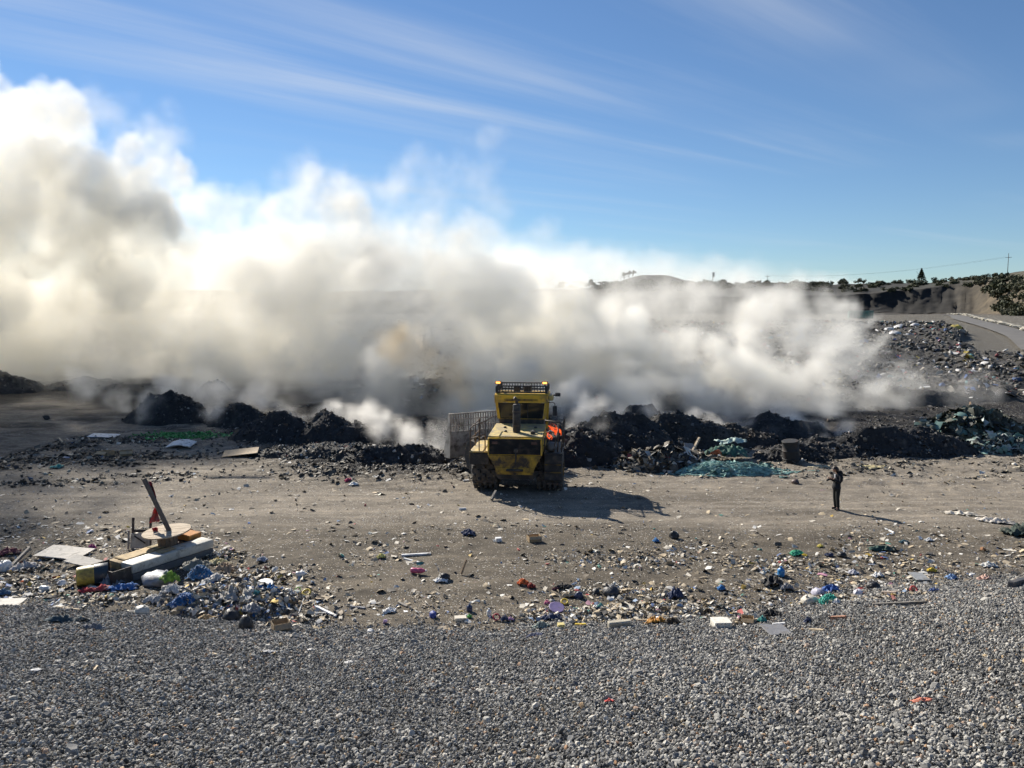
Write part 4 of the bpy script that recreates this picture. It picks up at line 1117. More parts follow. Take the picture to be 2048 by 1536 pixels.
bag('rubbish_bag', 'large black bag right of centre in the litter field', 1222, 1190, 34, 20, (0.03, .035, .05))
bag('rubbish_bag', 'small black bag just left of the large black bag', 1192, 1188, 20, 12, BLACK)
cloth('rag', 'tan rag left of the dark blue lump, mid litter', 1140, 1194, 30, 18, TAN, .2)
bag('bundle', 'dark blue bundle next to the tan rag', 1158, 1196, 18, 14, NAVY, 'bundle', knot=False)
cloth('jacket', 'navy cap-like folded cloth with a raised corner, right of the litter field', 1350, 1196, 34, 26, NAVY, .32)
o = bowl('lid', 'round beige lid lying below the folded navy cloth', 1322, 1206, 19, 3, TAN, (0.25, .1), 'lid')
ring('plastic_ring', 'thick yellow plastic ring on the litter', 1129, 1208, 13, YELLOW, 'ring', .5, .3)
bowl('basin', 'purple grey basin tilted on the litter', 1112, 1224, 30, 13, PURPLE, (0.35, .1), 'basin')
cloth('plastic_bag', 'pink scrap left of the purple basin', 1094, 1209, 12, 10, PINK, .12, 'bag')
bottle('can', 'dark blue can standing left of the white bottle', 939, 1222, 15, 6, NAVY, True, cat='can')
bottle('bottle', 'white bottle standing in the lower middle litter', 978, 1232, 16, 5, WHITE, True)
ring('cup', 'red plastic rim near the gravel left of the navy cloth', 993, 1240, 13, (.5, .06, .08), 'rim', .9, .22)
cloth('rag', 'navy cloth between the red rim and the pink one', 1008, 1242, 16, 12, NAVY, .15)
cloth('rag', 'lilac pink scrap at the end of the row by the gravel', 1021, 1241, 12, 10, (.5, .3, .45), .1)
bag('toy', 'royal blue rounded object with a white edge, lower left middle', 866, 1234, 18, 13, (.04, .07, .32), 'object', knot=False)
lump('ball', 'purple mottled ball on dark soil', 770, 1247, 12, 12, (.42, .28, .45), 'ball', 1.0, sub=3)
lump('stone', 'white stone by the gravel edge, lower left middle', 741, 1266, 17, 11, WHITE, 'stone')
lump('stone', 'tan stone just above the white stone', 739, 1252, 14, 9, TAN, 'stone')
cloth('rag', 'torn white rag lying on dark soil above the purple ball', 779, 1225, 26, 18, WHITE, .14)
stick('board_scrap', 'dark plank scrap left of the torn white rag', 797, 1206, 814, 1214, 6, GWOOD, 'plank', flat=.5)
stick('plank', 'grey plank at left of the middle soil', 700, 1214, 730, 1218, 7, GREY, 'plank', flat=.5)
box_('polystyrene_box', 'cream foam piece with a green end near the gravel', 921, 1240, 24, 7, .2, CREAM, .15)
cloth('plastic_bag', 'small green scrap beside the cream foam piece', 939, 1236, 10, 9, GREEN, .1, 'bag')
stick('log', 'thick pale grey log on the gravel edge', 1216, 1258, 1262, 1254, 14, (.42, .38, .30), 'log')
stick('stick', 'long thin pale stick above the grey log', 1232, 1242, 1330, 1243, 3.2, PALEWOOD)
cloth('rag', 'rusty orange rag at the right end of the long stick', 1312, 1248, 44, 22, (.42, .20, .03), .2)
cloth('rag', 'dark brown rag right of the rusty orange one', 1345, 1250, 36, 18, (.07, .05, .03), .2)
stick('stick', 'short bright yellow stick on the gravel edge', 1150, 1253, 1172, 1253, 5, YELLOW)
box_('block', 'pale yellow foam block left of the bright yellow stick', 1122, 1257, 14, 9, .15, (.6, .5, .2), .1, 'block')
cloth('plastic_bag', 'grey-green bag at the left end of the gravel-edge litter', 1082, 1258, 34, 18, (.22, .27, .25), .18, 'bag')
cloth('rag', 'black and blue rag pile above the grey-green bag', 1103, 1242, 44, 26, NAVY, .25)
cloth('net_scrap', 'dark blue scrap lying on the gravel left of centre', 1068, 1275, 36, 16, NAVY, .1, 'scrap')
panel('board', 'tilted pale board in the middle of the litter strip', 1252, 1222, 28, .3, CREAM, (0.3, .1), -.9)
for i, (px, py, c, t) in enumerate([(1180, 1228, WHITE, 'white'), (1268, 1214, CREAM, 'cream'), (1296, 1222, WHITE, 'bluish white'), (1232, 1232, WHITE, 'greyish white'), (1155, 1236, CREAM, 'dirty cream')]):
    lump('crumpled_cup', '%s crumpled plastic in the dense litter strip, %s of five' % (t, ['leftmost but one', 'second from right', 'rightmost', 'middle', 'leftmost'][i]), px, py, 14, 9, c, 'plastic', group='crumpled plastic pieces', sub=2)
o = box_('polystyrene_box', 'large white polystyrene box on the gravel edge', 1442, 1256, 36, 16, .36, (.74, .71, .62), .06)
panel('grey_board', 'dark grey board lying on the gravel right of the white box', 1553, 1268, 52, .5, GREY, (.05, .1), .2)
box_('carton', 'small torn tan carton right of the white polystyrene box', 1495, 1247, 24, 14, .25, CARD, -.3, flaps=True)
cloth('plastic_bag', 'teal scrap beside the small torn carton', 1524, 1245, 18, 14, TEAL, .15, 'bag')
cloth('tarpaulin', 'black tarpaulin scrap above the dark grey board', 1540, 1233, 46, 20, BLACK, .2, 'tarpaulin')
stick('strip', 'white strip between the teal scrap and the grey board', 1545, 1252, 1570, 1250, 5, WHITE, 'strip')
stick('wood_sliver', 'pale curved wood sliver on the gravel right of the grey board', 1618, 1262, 1648, 1264, 5, PALEWOOD, 'wood')
stick('wood_piece', 'rust-brown piece on the gravel above the pale sliver', 1662, 1240, 1692, 1239, 7, (.32, .16, .10), 'wood')
cloth('rag', 'navy scrap on the gravel left of the rust-brown piece', 1614, 1246, 16, 12, NAVY, .15)
# right part
cloth('net', 'bright green net scrap on the open soil at right', 1593, 1110, 32, 22, (0.04, .36, .20), .18, 'net')
cloth('rag', 'small yellow scrap touching the green net scrap', 1609, 1113, 12, 10, YELLOW, .1)
cloth('rag', 'yellow scrap alone above the green net scrap', 1640, 1094, 12, 9, (.6, .5, .1), .1)
bag('rubbish_bag', 'black bag right of the yellow scraps', 1684, 1113, 20, 10, BLACK)
cloth('rag', 'blue-black rag with a white edge left of that black bag', 1658, 1113, 18, 12, NAVY, .15)
cloth('jacket', 'large black jacket lying below the blue bottle', 1545, 1170, 46, 34, (.02, .02, .022), .3)
cloth('rag', 'dark grey rag right of the black jacket', 1572, 1178, 28, 20, GREY, .18)
cloth('rag', 'blue and white scrap left below the black jacket', 1442, 1180, 16, 14, BLUE, .14)
bag('cushion', 'lilac-grey cushion leaning by the green net heap at the gravel edge', 1636, 1192, 28, 17, (.38, .37, .46), 'cushion', knot=False)
cloth('plastic_bag', 'blue plastic sheet behind the lilac-grey cushion', 1662, 1182, 38, 22, (.04, .12, .38), .2, 'sheet')
bag('sack', 'cream sack lying in front of the lilac-grey cushion', 1622, 1208, 40, 17, CREAM, 'sack')
net('net', 'turquoise net tangle beside the cream sack', 1655, 1208, 40, 26, .22, (0.03, .42, .32), 40, r=.01)
cloth('plastic_bag', 'white plastic bag at the right of the turquoise tangle', 1672, 1208, 16, 12, WHITE, .15, 'bag')
bag('plastic_bag', 'white and grey bag right of the blue sheet', 1715, 1190, 22, 12, (.62, .6, .66), 'bag')
bag('rubbish_bag', 'black bag lying behind the white and grey bag at right', 1746, 1177, 28, 14, BLACK)
cloth('plastic_bag', 'grey plastic sheet shining on the soil, right of the blue bottle', 1706, 1148, 22, 18, (.45, .45, .5), .14, 'sheet')
cloth('paper_sheet', 'folded white sheet right of the grey shining one', 1755, 1154, 22, 16, WHITE, .18, 'sheet')
panel('grey_sheet', 'flat grey sheet propped on the soil at right', 1838, 1158, 30, .45, (.33, .34, .34), (.15, .05), .1)
cloth('plastic_bag', 'pale blue bag at far right on the soil', 1903, 1158, 28, 18, (.20, .33, .55), .16, 'bag')
cloth('plastic_bag', 'yellow bag at far right on the soil', 1864, 1143, 20, 10, YELLOW, .12, 'bag')
cloth('rag', 'pale pink rag at far right by the gravel', 1968, 1160, 26, 20, (.5, .33, .27), .16)
lump('stone', 'white angular stone at far right by the gravel', 1945, 1154, 16, 10, WHITE)
cloth('plastic_sheet', 'white transparent-looking sheet flat on the soil at far right', 1975, 1132, 34, 18, (.55, .55, .52), .12, 'sheet')
ring('cup', 'white cup with a red inside on the gravel edge at right', 1827, 1188, 13, (.6, .1, .08), 'cup', 1.0, .3)
cloth('rag', 'dark blue scrap on the gravel edge right of the red and white cup', 1866, 1185, 22, 12, (.07, .11, .26), .13)
stick('log', 'short grey-pink log on the gravel edge at right', 1766, 1191, 1796, 1192, 9, (.36, .29, .24), 'log')
stick('branch', 'long dark branch lying on the gravel below the short log', 1745, 1214, 1852, 1208, 6, GWOOD, 'branch')
stick('stick', 'reddish stick pointing down from the short log', 1784, 1194, 1790, 1204, 5, (.2, .06, .05))
stick('old_tyre_strip', 'thick dark rubber strip at the right edge on the gravel', 2022, 1178, 2060, 1166, 14, (.06, .06, .065), 'rubber')
cloth('tarpaulin', 'dark green tarpaulin strip on open soil at right', 1765, 1101, 54, 20, (.02, .06, .05), .18, 'tarpaulin')
cloth('rag', 'small dark teal rag above the green tarpaulin strip', 1808, 1086, 20, 12, (.03, .09, .12), .12)
cloth('paper_sheet', 'white sheet on the open soil below the person shadow', 1858, 1082, 18, 12, WHITE, .12, 'sheet')
lump('stone', 'rusty brown stone on the open soil at far right', 1966, 1101, 13, 9, (.3, .14, .06))
stick('white_stick', 'thin white stick right of the person shadow', 1778, 1062, 1788, 1067, 3, WHITE)
cloth('rag', 'long twisted white sheet trailing on the soil at the right edge', 1925, 1030, 70, 14, (.6, .55, .47), .16, rz=-.62, ragged=.6)
cloth('rag', 'second length of twisted white sheet nearest the right edge', 1988, 1044, 72, 22, (.62, .57, .5), .22, rz=-.55, ragged=.5)
cloth('tarpaulin', 'dark green and black rags at the right edge under the white sheet', 2040, 1068, 70, 50, (.03, .05, .04), .4, 'tarpaulin')
bag('bundle', 'brown bundle with a strap lying alone left of the person', 1590, 967, 16, 9, (.10, .06, .05), 'bundle', knot=False)
cloth('rag', 'yellowish foam scraps on the ground behind the person', 1745, 936, 56, 26, (.5, .42, .22), .16)
cloth('rag', 'pale straw-like scraps left behind the person', 1640, 935, 50, 20, (.48, .42, .28), .14)
# on the gravel
for i, (px, py, w, t) in enumerate([(540, 1308, 28, 'largest white plastic scrap on the gravel at left'), (622, 1304, 14, 'small white scrap on the gravel right of the largest one'), (698, 1331, 18, 'white scrap lower right of the largest one on the gravel'), (72, 1346, 26, 'white plastic scrap on the gravel at far left')]):
    cloth('plastic_scrap', t, px, py, w, 16, (.58, .58, .58), .06, 'plastic', n=12)
cloth('paper_scrap', 'red scrap alone on the near gravel', 1218, 1410, 20, 14, (.5, .06, .05), .05, 'paper', n=12)
cloth('paper_scrap', 'orange and white paper on the near gravel at right', 1842, 1406, 44, 18, (.58, .20, .13), .06, 'paper', n=12)
stick('wood_sliver', 'tan sliver on the gravel at left', 188, 1345, 195, 1338, 4, PALEWOOD, 'wood')
stick('wood_sliver', 'thin pale sliver on the gravel below the grey cloth pile', 418, 1310, 434, 1313, 3, PALEWOOD, 'wood')
# ------------------------------------------------------------------ the broken furniture at left
m_cream = cmat((0.50, 0.48, 0.42), .6, 'upholstery', vscale=2, dirt_amt=.3)
m_card = cmat((0.40, 0.29, 0.15), .85, 'fibreboard', vscale=3, dirt=(.12, .09, .06), dirt_amt=.3)
m_dark = cmat((0.055, 0.042, 0.035), .8, 'dark_wood')
p1 = on(238, 1162); p2 = on(392, 1112)
ctr = (p1 + p2) / 2; d = (p2 - p1); rz = math.atan2(d.y, d.x); L = 2.75; 
sofa = empty('sofa_base', ctr + Vector((-0.05, 0.35, 0.0)), (0, R(-1), rz))
tag(sofa, 'long broken sofa base with cream torn cover and dark open end', 'sofa')
hl = L / 2
bx = MB().box(-hl, hl, -0.62, -0.06, 0.22, 0.50, ch=0.05)
bx.build('seat_cushion', m_cream, sofa, angle=40)
MB().box(-hl + .03, hl - .03, -0.05, 0.60, 0.20, 0.44, ch=0.03).build('torn_board', m_card, sofa, angle=40)
MB().box(-hl + .02, hl - .02, -0.60, 0.58, 0.0, 0.21, ch=0.02).build('plinth', cmat((0.13, 0.13, 0.13), .85, 'plinth'), sofa)
# ragged flaps of the torn cover
def flap(parent, name, x0, x1, y0, y1, z, col, sd):
    n = 10; u = np.linspace(0, 1, n); U, V = np.meshgrid(u, u, indexing='ij')
    e = 0.10 * fbm(U * 3, V * 3, .6, 3, .6, sd)
    X = x0 + (x1 - x0) * (U + e * (V > .5)); Y = y0 + (y1 - y0) * (V + e * (U > .6)); Z = z + 0.05 * np.abs(fbm(U * 2, V * 2, .6, 3, .6, sd + 3)) + .006
    o = np_mesh(name, np.stack([X, Y, Z], -1).reshape(-1, 3), grid_faces(n, n), cmat(col, .85, 'fibreboard'), parent, smooth=True)
    m = o.modifiers.new('thick', 'SOLIDIFY'); m.thickness = .012; m.offset = 1
flap(sofa, 'torn_patch', -.35, .15, -.50, -.16, .50, (.42, .30, .16), 2)
flap(sofa, 'torn_cover', -hl + .2, -.1, .05, .58, .44, (.46, .34, .18), 5)
flap(sofa, 'torn_cover', -.1, .55, .12, .60, .44, (.36, .29, .15), 9)
end = MB()
end.box(-hl - .55, -hl - .02, -.60, -.57, .0, .46); end.box(-hl - .55, -hl - .02, .42, .45, .0, .50); end.box(-hl - .55, -hl - .52, -.57, .42, .0, .44); end.box(-hl - .52, -hl - .02, -.57, .42, .0, .03)
end.build('open_end', m_dark, sofa)
MB().box(hl - .5, hl + .02, .10, .62, .44, .46, ch=.01).build('end_board', m_dark, sofa)
# orange foam block on the far end
ob = empty('foam_block', sofa.matrix_basis @ Vector((hl - .25, .25, .47)), (0.12, 0.05, rz + .3)); tag(ob, 'orange-brown foam block on the far end of the sofa base', 'block')
MB().box(-.32, .32, -.22, .22, .0, .17, ch=.03).build('foam', cmat((.48, .20, .04), .8, 'foam', vscale=6), ob)
MB().box(-.33, .33, -.23, .23, -.04, -.002, ch=.01).build('backing', m_dark, ob)
# wooden cable spool standing on the sofa
m_spool, nt, b, out = nmat('spool_boards')
n1 = noise(nt, 3.0, 6, .65, mscale=(1.0, 9.0, 1.0))
nt.links.new(ramp(nt, n1, [(.28, (.20, .14, .09)), (.5, (.46, .37, .26)), (.72, (.60, .52, .40))]), b.inputs['Base Color']); b.inputs['Roughness'].default_value = .85
sp = sofa.matrix_basis @ Vector((0.42, 0.30, 0.455))
spool = empty('cable_spool', sp, (R(3), R(-4), .2)); tag(spool, 'wooden cable spool with round plank top standing on the sofa base', 'spool')
rad = 0.70
nb = 7
for i in range(nb):      # round top made of boards
    y0, y1 = -rad + 2 * rad * i / nb + .006, -rad + 2 * rad * (i + 1) / nb - .006
    pts = []
    for k in range(7):
        y = y0 + (y1 - y0) * k / 6; pts.append((math.sqrt(max(rad * rad - y * y, 0)), y))
    poly = pts + [(-x, y) for x, y in pts[::-1]]
    MB().prism(poly, 'z', .40 + .002 * (i % 2), .435 + .003 * (i % 3)).build('board', m_spool, spool)
drum = MB()
for k in range(14):
    a = 2 * PI * k / 14; M = Matrix.Rotation(a, 4, 'Z') @ Matrix.Translation((.27, 0, 0))
    drum.box(-.012, .012, -.055, .055, .0, .398, M)
drum.build('drum', cmat((.22, .15, .10), .85, 'spool_staves', vscale=8), spool)
MB().lathe([(.38, -.03), (.38, .0)], 24).build('lower_disc', m_dark, spool)
MB().cyl((0, 0, .438), (0, 0, .45), .06, 12).build('hub_disc', m_dark, spool)  # raised dark disc, its colour standing in for the shade of a hole
# plank leaning on the spool with red cloth behind it
tp = sp + Vector((.05, -.05, .42))
a = tp + Vector((0.03, 0, 0)); c = atd(288, 958, tp.y + .15)
dd = c - a
pl = MB().box(0, dd.length, -.075, .075, -.02, .02, ch=.006).build('leaning_plank', cmat((.10, .09, .085), .85, 'grey_wood', vscale=8))
pl.location = a; pl.rotation_euler = dd.to_track_quat('X', 'Y').to_euler()
tag(pl, 'grey plank standing slanted on the round spool top', 'plank')
def drape(name, label, pts_l, pts_r, col, seed):
    n = 12; V = []; F = []
    L_ = [Vector(q) for q in pts_l]; R_ = [Vector(q) for q in pts_r]; m = len(L_)
    for i in range(m):
        for j in range(n):
            f = j / (n - 1); q = L_[i].lerp(R_[i], f)
            q.y += .05 * math.sin(f * 9 + i * .8 + seed); q.x += .02 * math.sin(f * 14 + seed)
            V.append(q)
    Fg = grid_faces(m, n)
    o = np_mesh(name, np.array([v[:] for v in V]), Fg, cmat(col, .75, 'cloth', vscale=5), smooth=True)
    s = o.modifiers.new('sub', 'SUBSURF'); s.levels = 1; s.render_levels = 2
    k = o.modifiers.new('thick', 'SOLIDIFY'); k.thickness = .01
    return tag(o, label, 'cloth')
Y0 = tp.y + .22
drape('red_cloth', 'narrow red cloth hanging along the back of the slanted plank', [atd(291, 962, Y0), atd(298, 985, Y0), atd(305, 1003, Y0)], [atd(302, 964, Y0), atd(311, 985, Y0), atd(314, 1001, Y0)], (.38, .05, .06), 1)
drape('red_cloth', 'bright red cloth bunched on the spool top at the foot of the plank', [atd(308, 1015, Y0), atd(303, 1030, Y0), atd(298, 1046, Y0 - .1)], [atd(316, 1018, Y0), atd(318, 1030, Y0), atd(321, 1042, Y0 - .1)], RED, 2)
drape('red_cloth', 'red cloth hanging below the spool top at its left', [atd(304, 1055, Y0 - .2), atd(306, 1060, Y0 - .2), atd(311, 1067, Y0 - .2)], [atd(318, 1055, Y0 - .2), atd(317, 1060, Y0 - .2), atd(315, 1068, Y0 - .2)], RED, 3)
# broken chair leaning behind the sofa
cp_ = on(262, 1112) + Vector((-.05, .75, 0))
ch = empty('broken_chair', cp_, (R(-12), 0, R(6))); tag(ch, 'broken dark wooden chair with pale panel behind the sofa base', 'chair')
for x in (-.27, .27):
    MB().box(x - .035, x + .035, -.03, .03, 0.0, 1.0, ch=.008).build('back_post', m_dark, ch)
MB().box(-.235, .235, -.022, .022, .52, .62, ch=.008).build('back_rail', m_dark, ch)
MB().box(-.30, .30, -.10, -.065, .02, .50, ch=.01).build('seat_panel', cmat((.55, .50, .42), .7, 'panel'), ch)
for x in (-.34, .34):
    MB().box(x - .025, x + .025, -.16, -.105, 0.0, .60, ch=.006).build('leg', cmat((.30, .27, .23), .75, 'grey_wood') if x < 0 else m_dark, ch)
M = Matrix.Translation((0, -.13, .30)) @ Matrix.Rotation(R(35), 4, 'Y')
MB().box(-.22, .22, -.015, .015, -.02, .02, M).build('brace', m_dark, ch)
# yellow tub lying in front of the dark end
ty = empty('yellow_tub', on(168, 1172) + Vector((.12, .12, .27)), (R(90), R(8), R(118)))
tag(ty, 'yellow plastic tub lying on its side with a dark end sleeve', 'tub')
MB().lathe([(.20, -.34), (.245, -.32), (.262, -.25), (.272, .15), (.272, .34), (.25, .34), (.25, -.2), (.1, -.3)], 26).build('body', cmat((.50, .38, .07), .5, 'plastic', vscale=3, dirt=(.14, .10, .04), dirt_amt=.4), ty, angle=50)
MB().lathe([(.276, .10), (.286, .12), (.286, .44), (.274, .45), (.262, .45), (.262, .345)], 26).build('sleeve', cmat((.02, .035, .05), .5, 'plastic'), ty, angle=50)
cloth('rag', 'red cloth lying flat under the yellow tub', 190, 1182, 62, 26, (.36, .03, .04), .2)
cloth('plastic_sheet', 'blue plastic sheet in the shade of the sofa base', 245, 1178, 60, 26, (.03, .13, .36), .2, 'sheet')
cloth('plastic_sheet', 'grey plastic sheet between the yellow tub and the sofa', 222, 1170, 56, 30, (.20, .22, .24), .35, 'sheet')
bag('sack', 'large sack under the sofa front, coloured dark as if in shade', 318, 1166, 70, 24, (.20, .22, .26), 'sack')  # sack colour darkened so that it looks shaded
panel('board', 'wide pale board lying left of the chair', 130, 1112, 92, .9, (.50, .46, .40), (.08, .06), -.12)
panel('board', 'narrower grey board with a dark underside left of the sofa', 172, 1132, 78, .5, (.34, .32, .29), (.1, .12), -.25)
cloth('cushion', 'maroon cushion at the left edge', 20, 1108, 44, 22, (.16, .04, .055), .25, 'cushion')
stick('plank', 'thin diagonal plank propped at the left edge', 22, 1136, 60, 1106, 6, GWOOD, 'plank', 0, .12)
bag('plastic_bag', 'white bag at the left edge under the diagonal plank', 10, 1140, 32, 20, WHITE)
cloth('rag', 'white and grey rags beside the bag at the left edge', 45, 1140, 54, 40, (.45, .43, .42), .3)
cloth('rag', 'magenta scrap left of the chair', 185, 1098, 14, 12, (.35, .04, .18), .2)
panel('sheet', 'pale flat sheet at the left edge above the gravel', 14, 1210, 60, .5, (.48, .46, .41), (.06, .02), .1)
stick('stick', 'pale bent stick on the gravel edge left of the rag mound', 112, 1216, 160, 1222, 4, PALEWOOD)
cloth('tarpaulin', 'dark teal cloth strip lying on the gravel at left', 132, 1250, 86, 26, (.03, .06, .08), .22, 'tarpaulin', rz=.0)
cloth('rag', 'black and white rag at the end of the dark teal strip', 190, 1260, 40, 18, (.16, .17, .19), .15)
cloth('rag', 'orange scrap near the left edge', 47, 1166, 14, 9, ORANGE, .08)
cloth('rag', 'blue rag at the left edge above the pale sheet', 8, 1190, 26, 18, (.06, .14, .24), .2)
bottle('bottle', 'clear white bottle lying left of the yellow tub', 82, 1182, 26, 6, (.5, .54, .55), False, R(70))
bowl('bowl', 'white broken bowl in front of the yellow tub', 125, 1170, 16, 6, WHITE, (.6, .1))
# the mound of rags right of the sofa
c_ = on(440, 1215)
heap('rag_mound', 'mound of mixed rags and nets spilling right of the sofa base', c_.x, c_.y + .55, 2.1, 1.25, .46, rot=-.25, seed=31, pal=PAL_DRY + [((.55, .53, .5), 6), ((.04, .13, .32), 4), ((.05, .05, .06), 5)], n_s=1500, group='heaps of soft waste', col=(.11, .098, .08), ssize=(.02, .13), n_lump=.02, rough=.07, res=100)
cloth('sheet', 'wide white sheet spread over the middle of the rag mound', 430, 1186, 60, 40, (.52, .50, .47), .3, 'sheet', dz=.24)
cloth('rag', 'brown and white rag on the crest of the rag mound', 452, 1160, 44, 30, (.30, .22, .15), .3, dz=.26)
cloth('rag', 'grey shirt on the right flank of the rag mound', 505, 1232, 44, 30, (.30, .30, .31), .25, dz=.1)
cloth('rag', 'white shirt hanging on the left flank of the rag mound', 345, 1200, 40, 30, (.55, .54, .52), .28, dz=.2)
net('net', 'upper blue net tangle on the rag mound', 402, 1172, 46, 34, .28, (.03, .15, .34), 70, dz=.28, r=.011)
net('net', 'lower blue net tangle spilling down to the gravel', 372, 1216, 56, 40, .26, (.02, .13, .36), 80, dz=.10, r=.011)
cloth('tarpaulin', 'large pale grey tarpaulin draped on the rag mound', 468, 1212, 92, 52, (.36, .34, .31), .42, 'tarpaulin', rz=-.15, dz=.14, ragged=.5)
cloth('sheet', 'twisted pale sheet reaching right from the grey tarpaulin', 508, 1205, 66, 18, (.46, .43, .38), .3, 'sheet', rz=.62, dz=.12)
cloth('plastic_bag', 'bright blue bag at the right end of the twisted pale sheet', 542, 1196, 32, 26, BLUE, .35, 'bag', dz=.08)
cloth('plastic_bag', 'lime green bag on the left flank of the rag mound', 342, 1178, 38, 24, (.22, .38, .05), .3, 'bag', rz=.8, dz=.2)
cloth('rag', 'red scrap under the lime green bag', 338, 1190, 16, 8, RED, .1, dz=.1)
cloth('sheet', 'grey-green folded sheet on top of the rag mound', 395, 1150, 58, 40, (.19, .19, .16), .3, 'sheet', dz=.20)
cloth('plastic_bag', 'white bag above the folded sheet by the sofa corner', 392, 1133, 30, 22, (.55, .56, .62), .25, 'bag')
bag('rubbish_bag', 'black bag at the foot of the rag mound on the gravel', 492, 1258, 34, 28, BLACK)
bag('rubbish_bag', 'second black bag left of it under the grey tarpaulin', 462, 1240, 40, 22, BLACK)
box_('cardboard_box', 'open cardboard box at the right foot of the rag mound', 562, 1262, 34, 20, .35, (.34, .25, .15), .5, flaps=True)
cloth('rag', 'cream crumpled cloth on the gravel right of the open box', 592, 1277, 44, 18, (.55, .50, .42), .12)
bag('sack', 'white sack at the left foot of the rag mound', 284, 1228, 32, 18, (.52, .50, .44), 'sack')
cloth('rag', 'grey and white rags left foot of the rag mound', 318, 1205, 54, 40, (.36, .36, .36), .3)
cloth('rag', 'orange-tan scrap along the gravel under the lower net', 415, 1240, 40, 16, (.42, .30, .16), .15)
lid_ = bowl('toilet_seat', 'white oval plastic seat lying right of the rag mound', 527, 1172, 34, 4, WHITE, (.1, .05), 'seat'); lid_.scale = (1, 1.5, 1)
ring('plastic_ring', 'lime green ring right of the white oval seat', 596, 1182, 10, (.3, .6, .08), 'ring', .6, .18)
ring('plastic_ring', 'yellow and white ring right of the lime green one', 613, 1190, 15, (.62, .46, .06), 'ring', .5, .28)
stick('white_batten', 'white batten lying diagonally on the dark soil', 631, 1214, 672, 1234, 6, WHITE, 'batten', flat=.6)
stick('grey_batten', 'grey batten crossing under the white one', 620, 1229, 656, 1227, 6, (.24, .24, .24), 'batten', flat=.5)
stick('stick', 'thin white wire-like stick below the yellow and white ring', 597, 1228, 609, 1193, 2, (.5, .5, .5))
stick('stick', 'pair of tan sticks by the white batten', 605, 1212, 628, 1203, 4, PALEWOOD)
bottle('tube', 'white roll lying above the white oval seat', 592, 1155, 22, 6, (.62, .62, .62), False, R(100), cat='roll')
cloth('plastic_bag', 'clear plastic scrap right of the white oval seat', 581, 1188, 18, 16, (.5, .5, .5), .16, 'bag')
cloth('rag', 'white block scrap behind the rag mound', 420, 1106, 20, 14, WHITE, .16)
cloth('rag', 'yellowish straw rags behind the rag mound', 440, 1128, 50, 26, (.42, .37, .20), .18)
cloth('rag', 'bluish scrap on the soil between the mound and the planks', 525, 1122, 22, 16, (.30, .33, .40), .16)

# green nets, barrel and other things by the heaps
c_ = on(1450, 948)
NETP = [((.16, .30, .26), 5), ((.28, .44, .40), 4), ((.07, .16, .14), 4), ((.42, .55, .51), 2)]
heap('net_heap', 'heap of pale green fishing nets spread before the heaps', c_.x, c_.y + .7, 2.55, 1.3, .42, rot=.05, seed=32, pal=NETP, n_s=600, group='heaps of soft waste', col=(.14, .26, .23), ssize=(.05, .2), n_lump=.0, rough=.14, cat='nets')
net('net', 'loose pale green net strands at the front of the net heap', 1450, 946, 205, 66, .46, (.26, .45, .41), 420, r=.014)
cloth('tarpaulin', 'dark green tarpaulin hump on top of the net heap', 1452, 922, 84, 60, (.045, .12, .09), .65, 'tarpaulin', rz=.1, ragged=.15, dz=.30)
cloth('tarpaulin', 'mint white plastic edge over the green tarpaulin hump', 1462, 912, 66, 30, (.45, .56, .50), .3, 'tarpaulin', rz=.1, dz=.72)
cloth('rag', 'orange rag on the green nets', 1432, 928, 24, 16, (.55, .12, .03), .3, dz=.45)
bq = on(1585, 924)
brl = empty('barrel', bq + Vector((0, .15, -.25)), (R(5), R(-6), 0)); tag(brl, 'dark upright steel barrel before the heaps', 'barrel')
MB().lathe([(.40, 0), (.42, .03), (.41, .06), (.41, .40), (.435, .42), (.435, .45), (.41, .47), (.41, .82), (.435, .84), (.435, .87), (.41, .89), (.40, 1.3), (.42, 1.33), (.40, 1.36)], 24).build('shell', cmat((.016, .018, .02), .75, 'steel', dirt=(.05, .03, .02)), brl, angle=50)
MB().lathe([(.39, 1.345), (.05, 1.345)], 24).build('lid', cmat((.02, .02, .022), .75, 'steel'), brl)
panel('grey_board', 'grey square board leaning on the dark rag heap', 1378, 905, 20, .5, (.25, .26, .27), (.9, .1), .2)
stick('stick', 'upright pale forked stick between the rag heap and nets', 1384, 915, 1398, 905, 5, PALEWOOD, 'stick', .2, .75)
stick('post', 'thin upright stick on the olive heap at right', 1938, 862, 1938, 850, 4, WOOD, 'stick', 0.6, 1.5)
cloth('rag', 'red and white rags at the foot of the burning heap', 1152, 934, 24, 12, (.5, .25, .27), .2)
# green bottles dumped below the left heaps
rs = np.random.RandomState(9)
gp = on(368, 872)
n = 900; X = gp.x + rs.normal(0, 1.0, n) * 1.15; Y = gp.y + rs.normal(0, .55, n)
scraps('green_glass', np.stack([X, Y, ground_h(X, Y) + .02], 1), .05 + .09 * rs.rand(n), [((.05, .22, .05), 5), ((.10, .36, .10), 3), ((.22, .45, .2), 1)], 61, m_scrap, .6, .6)
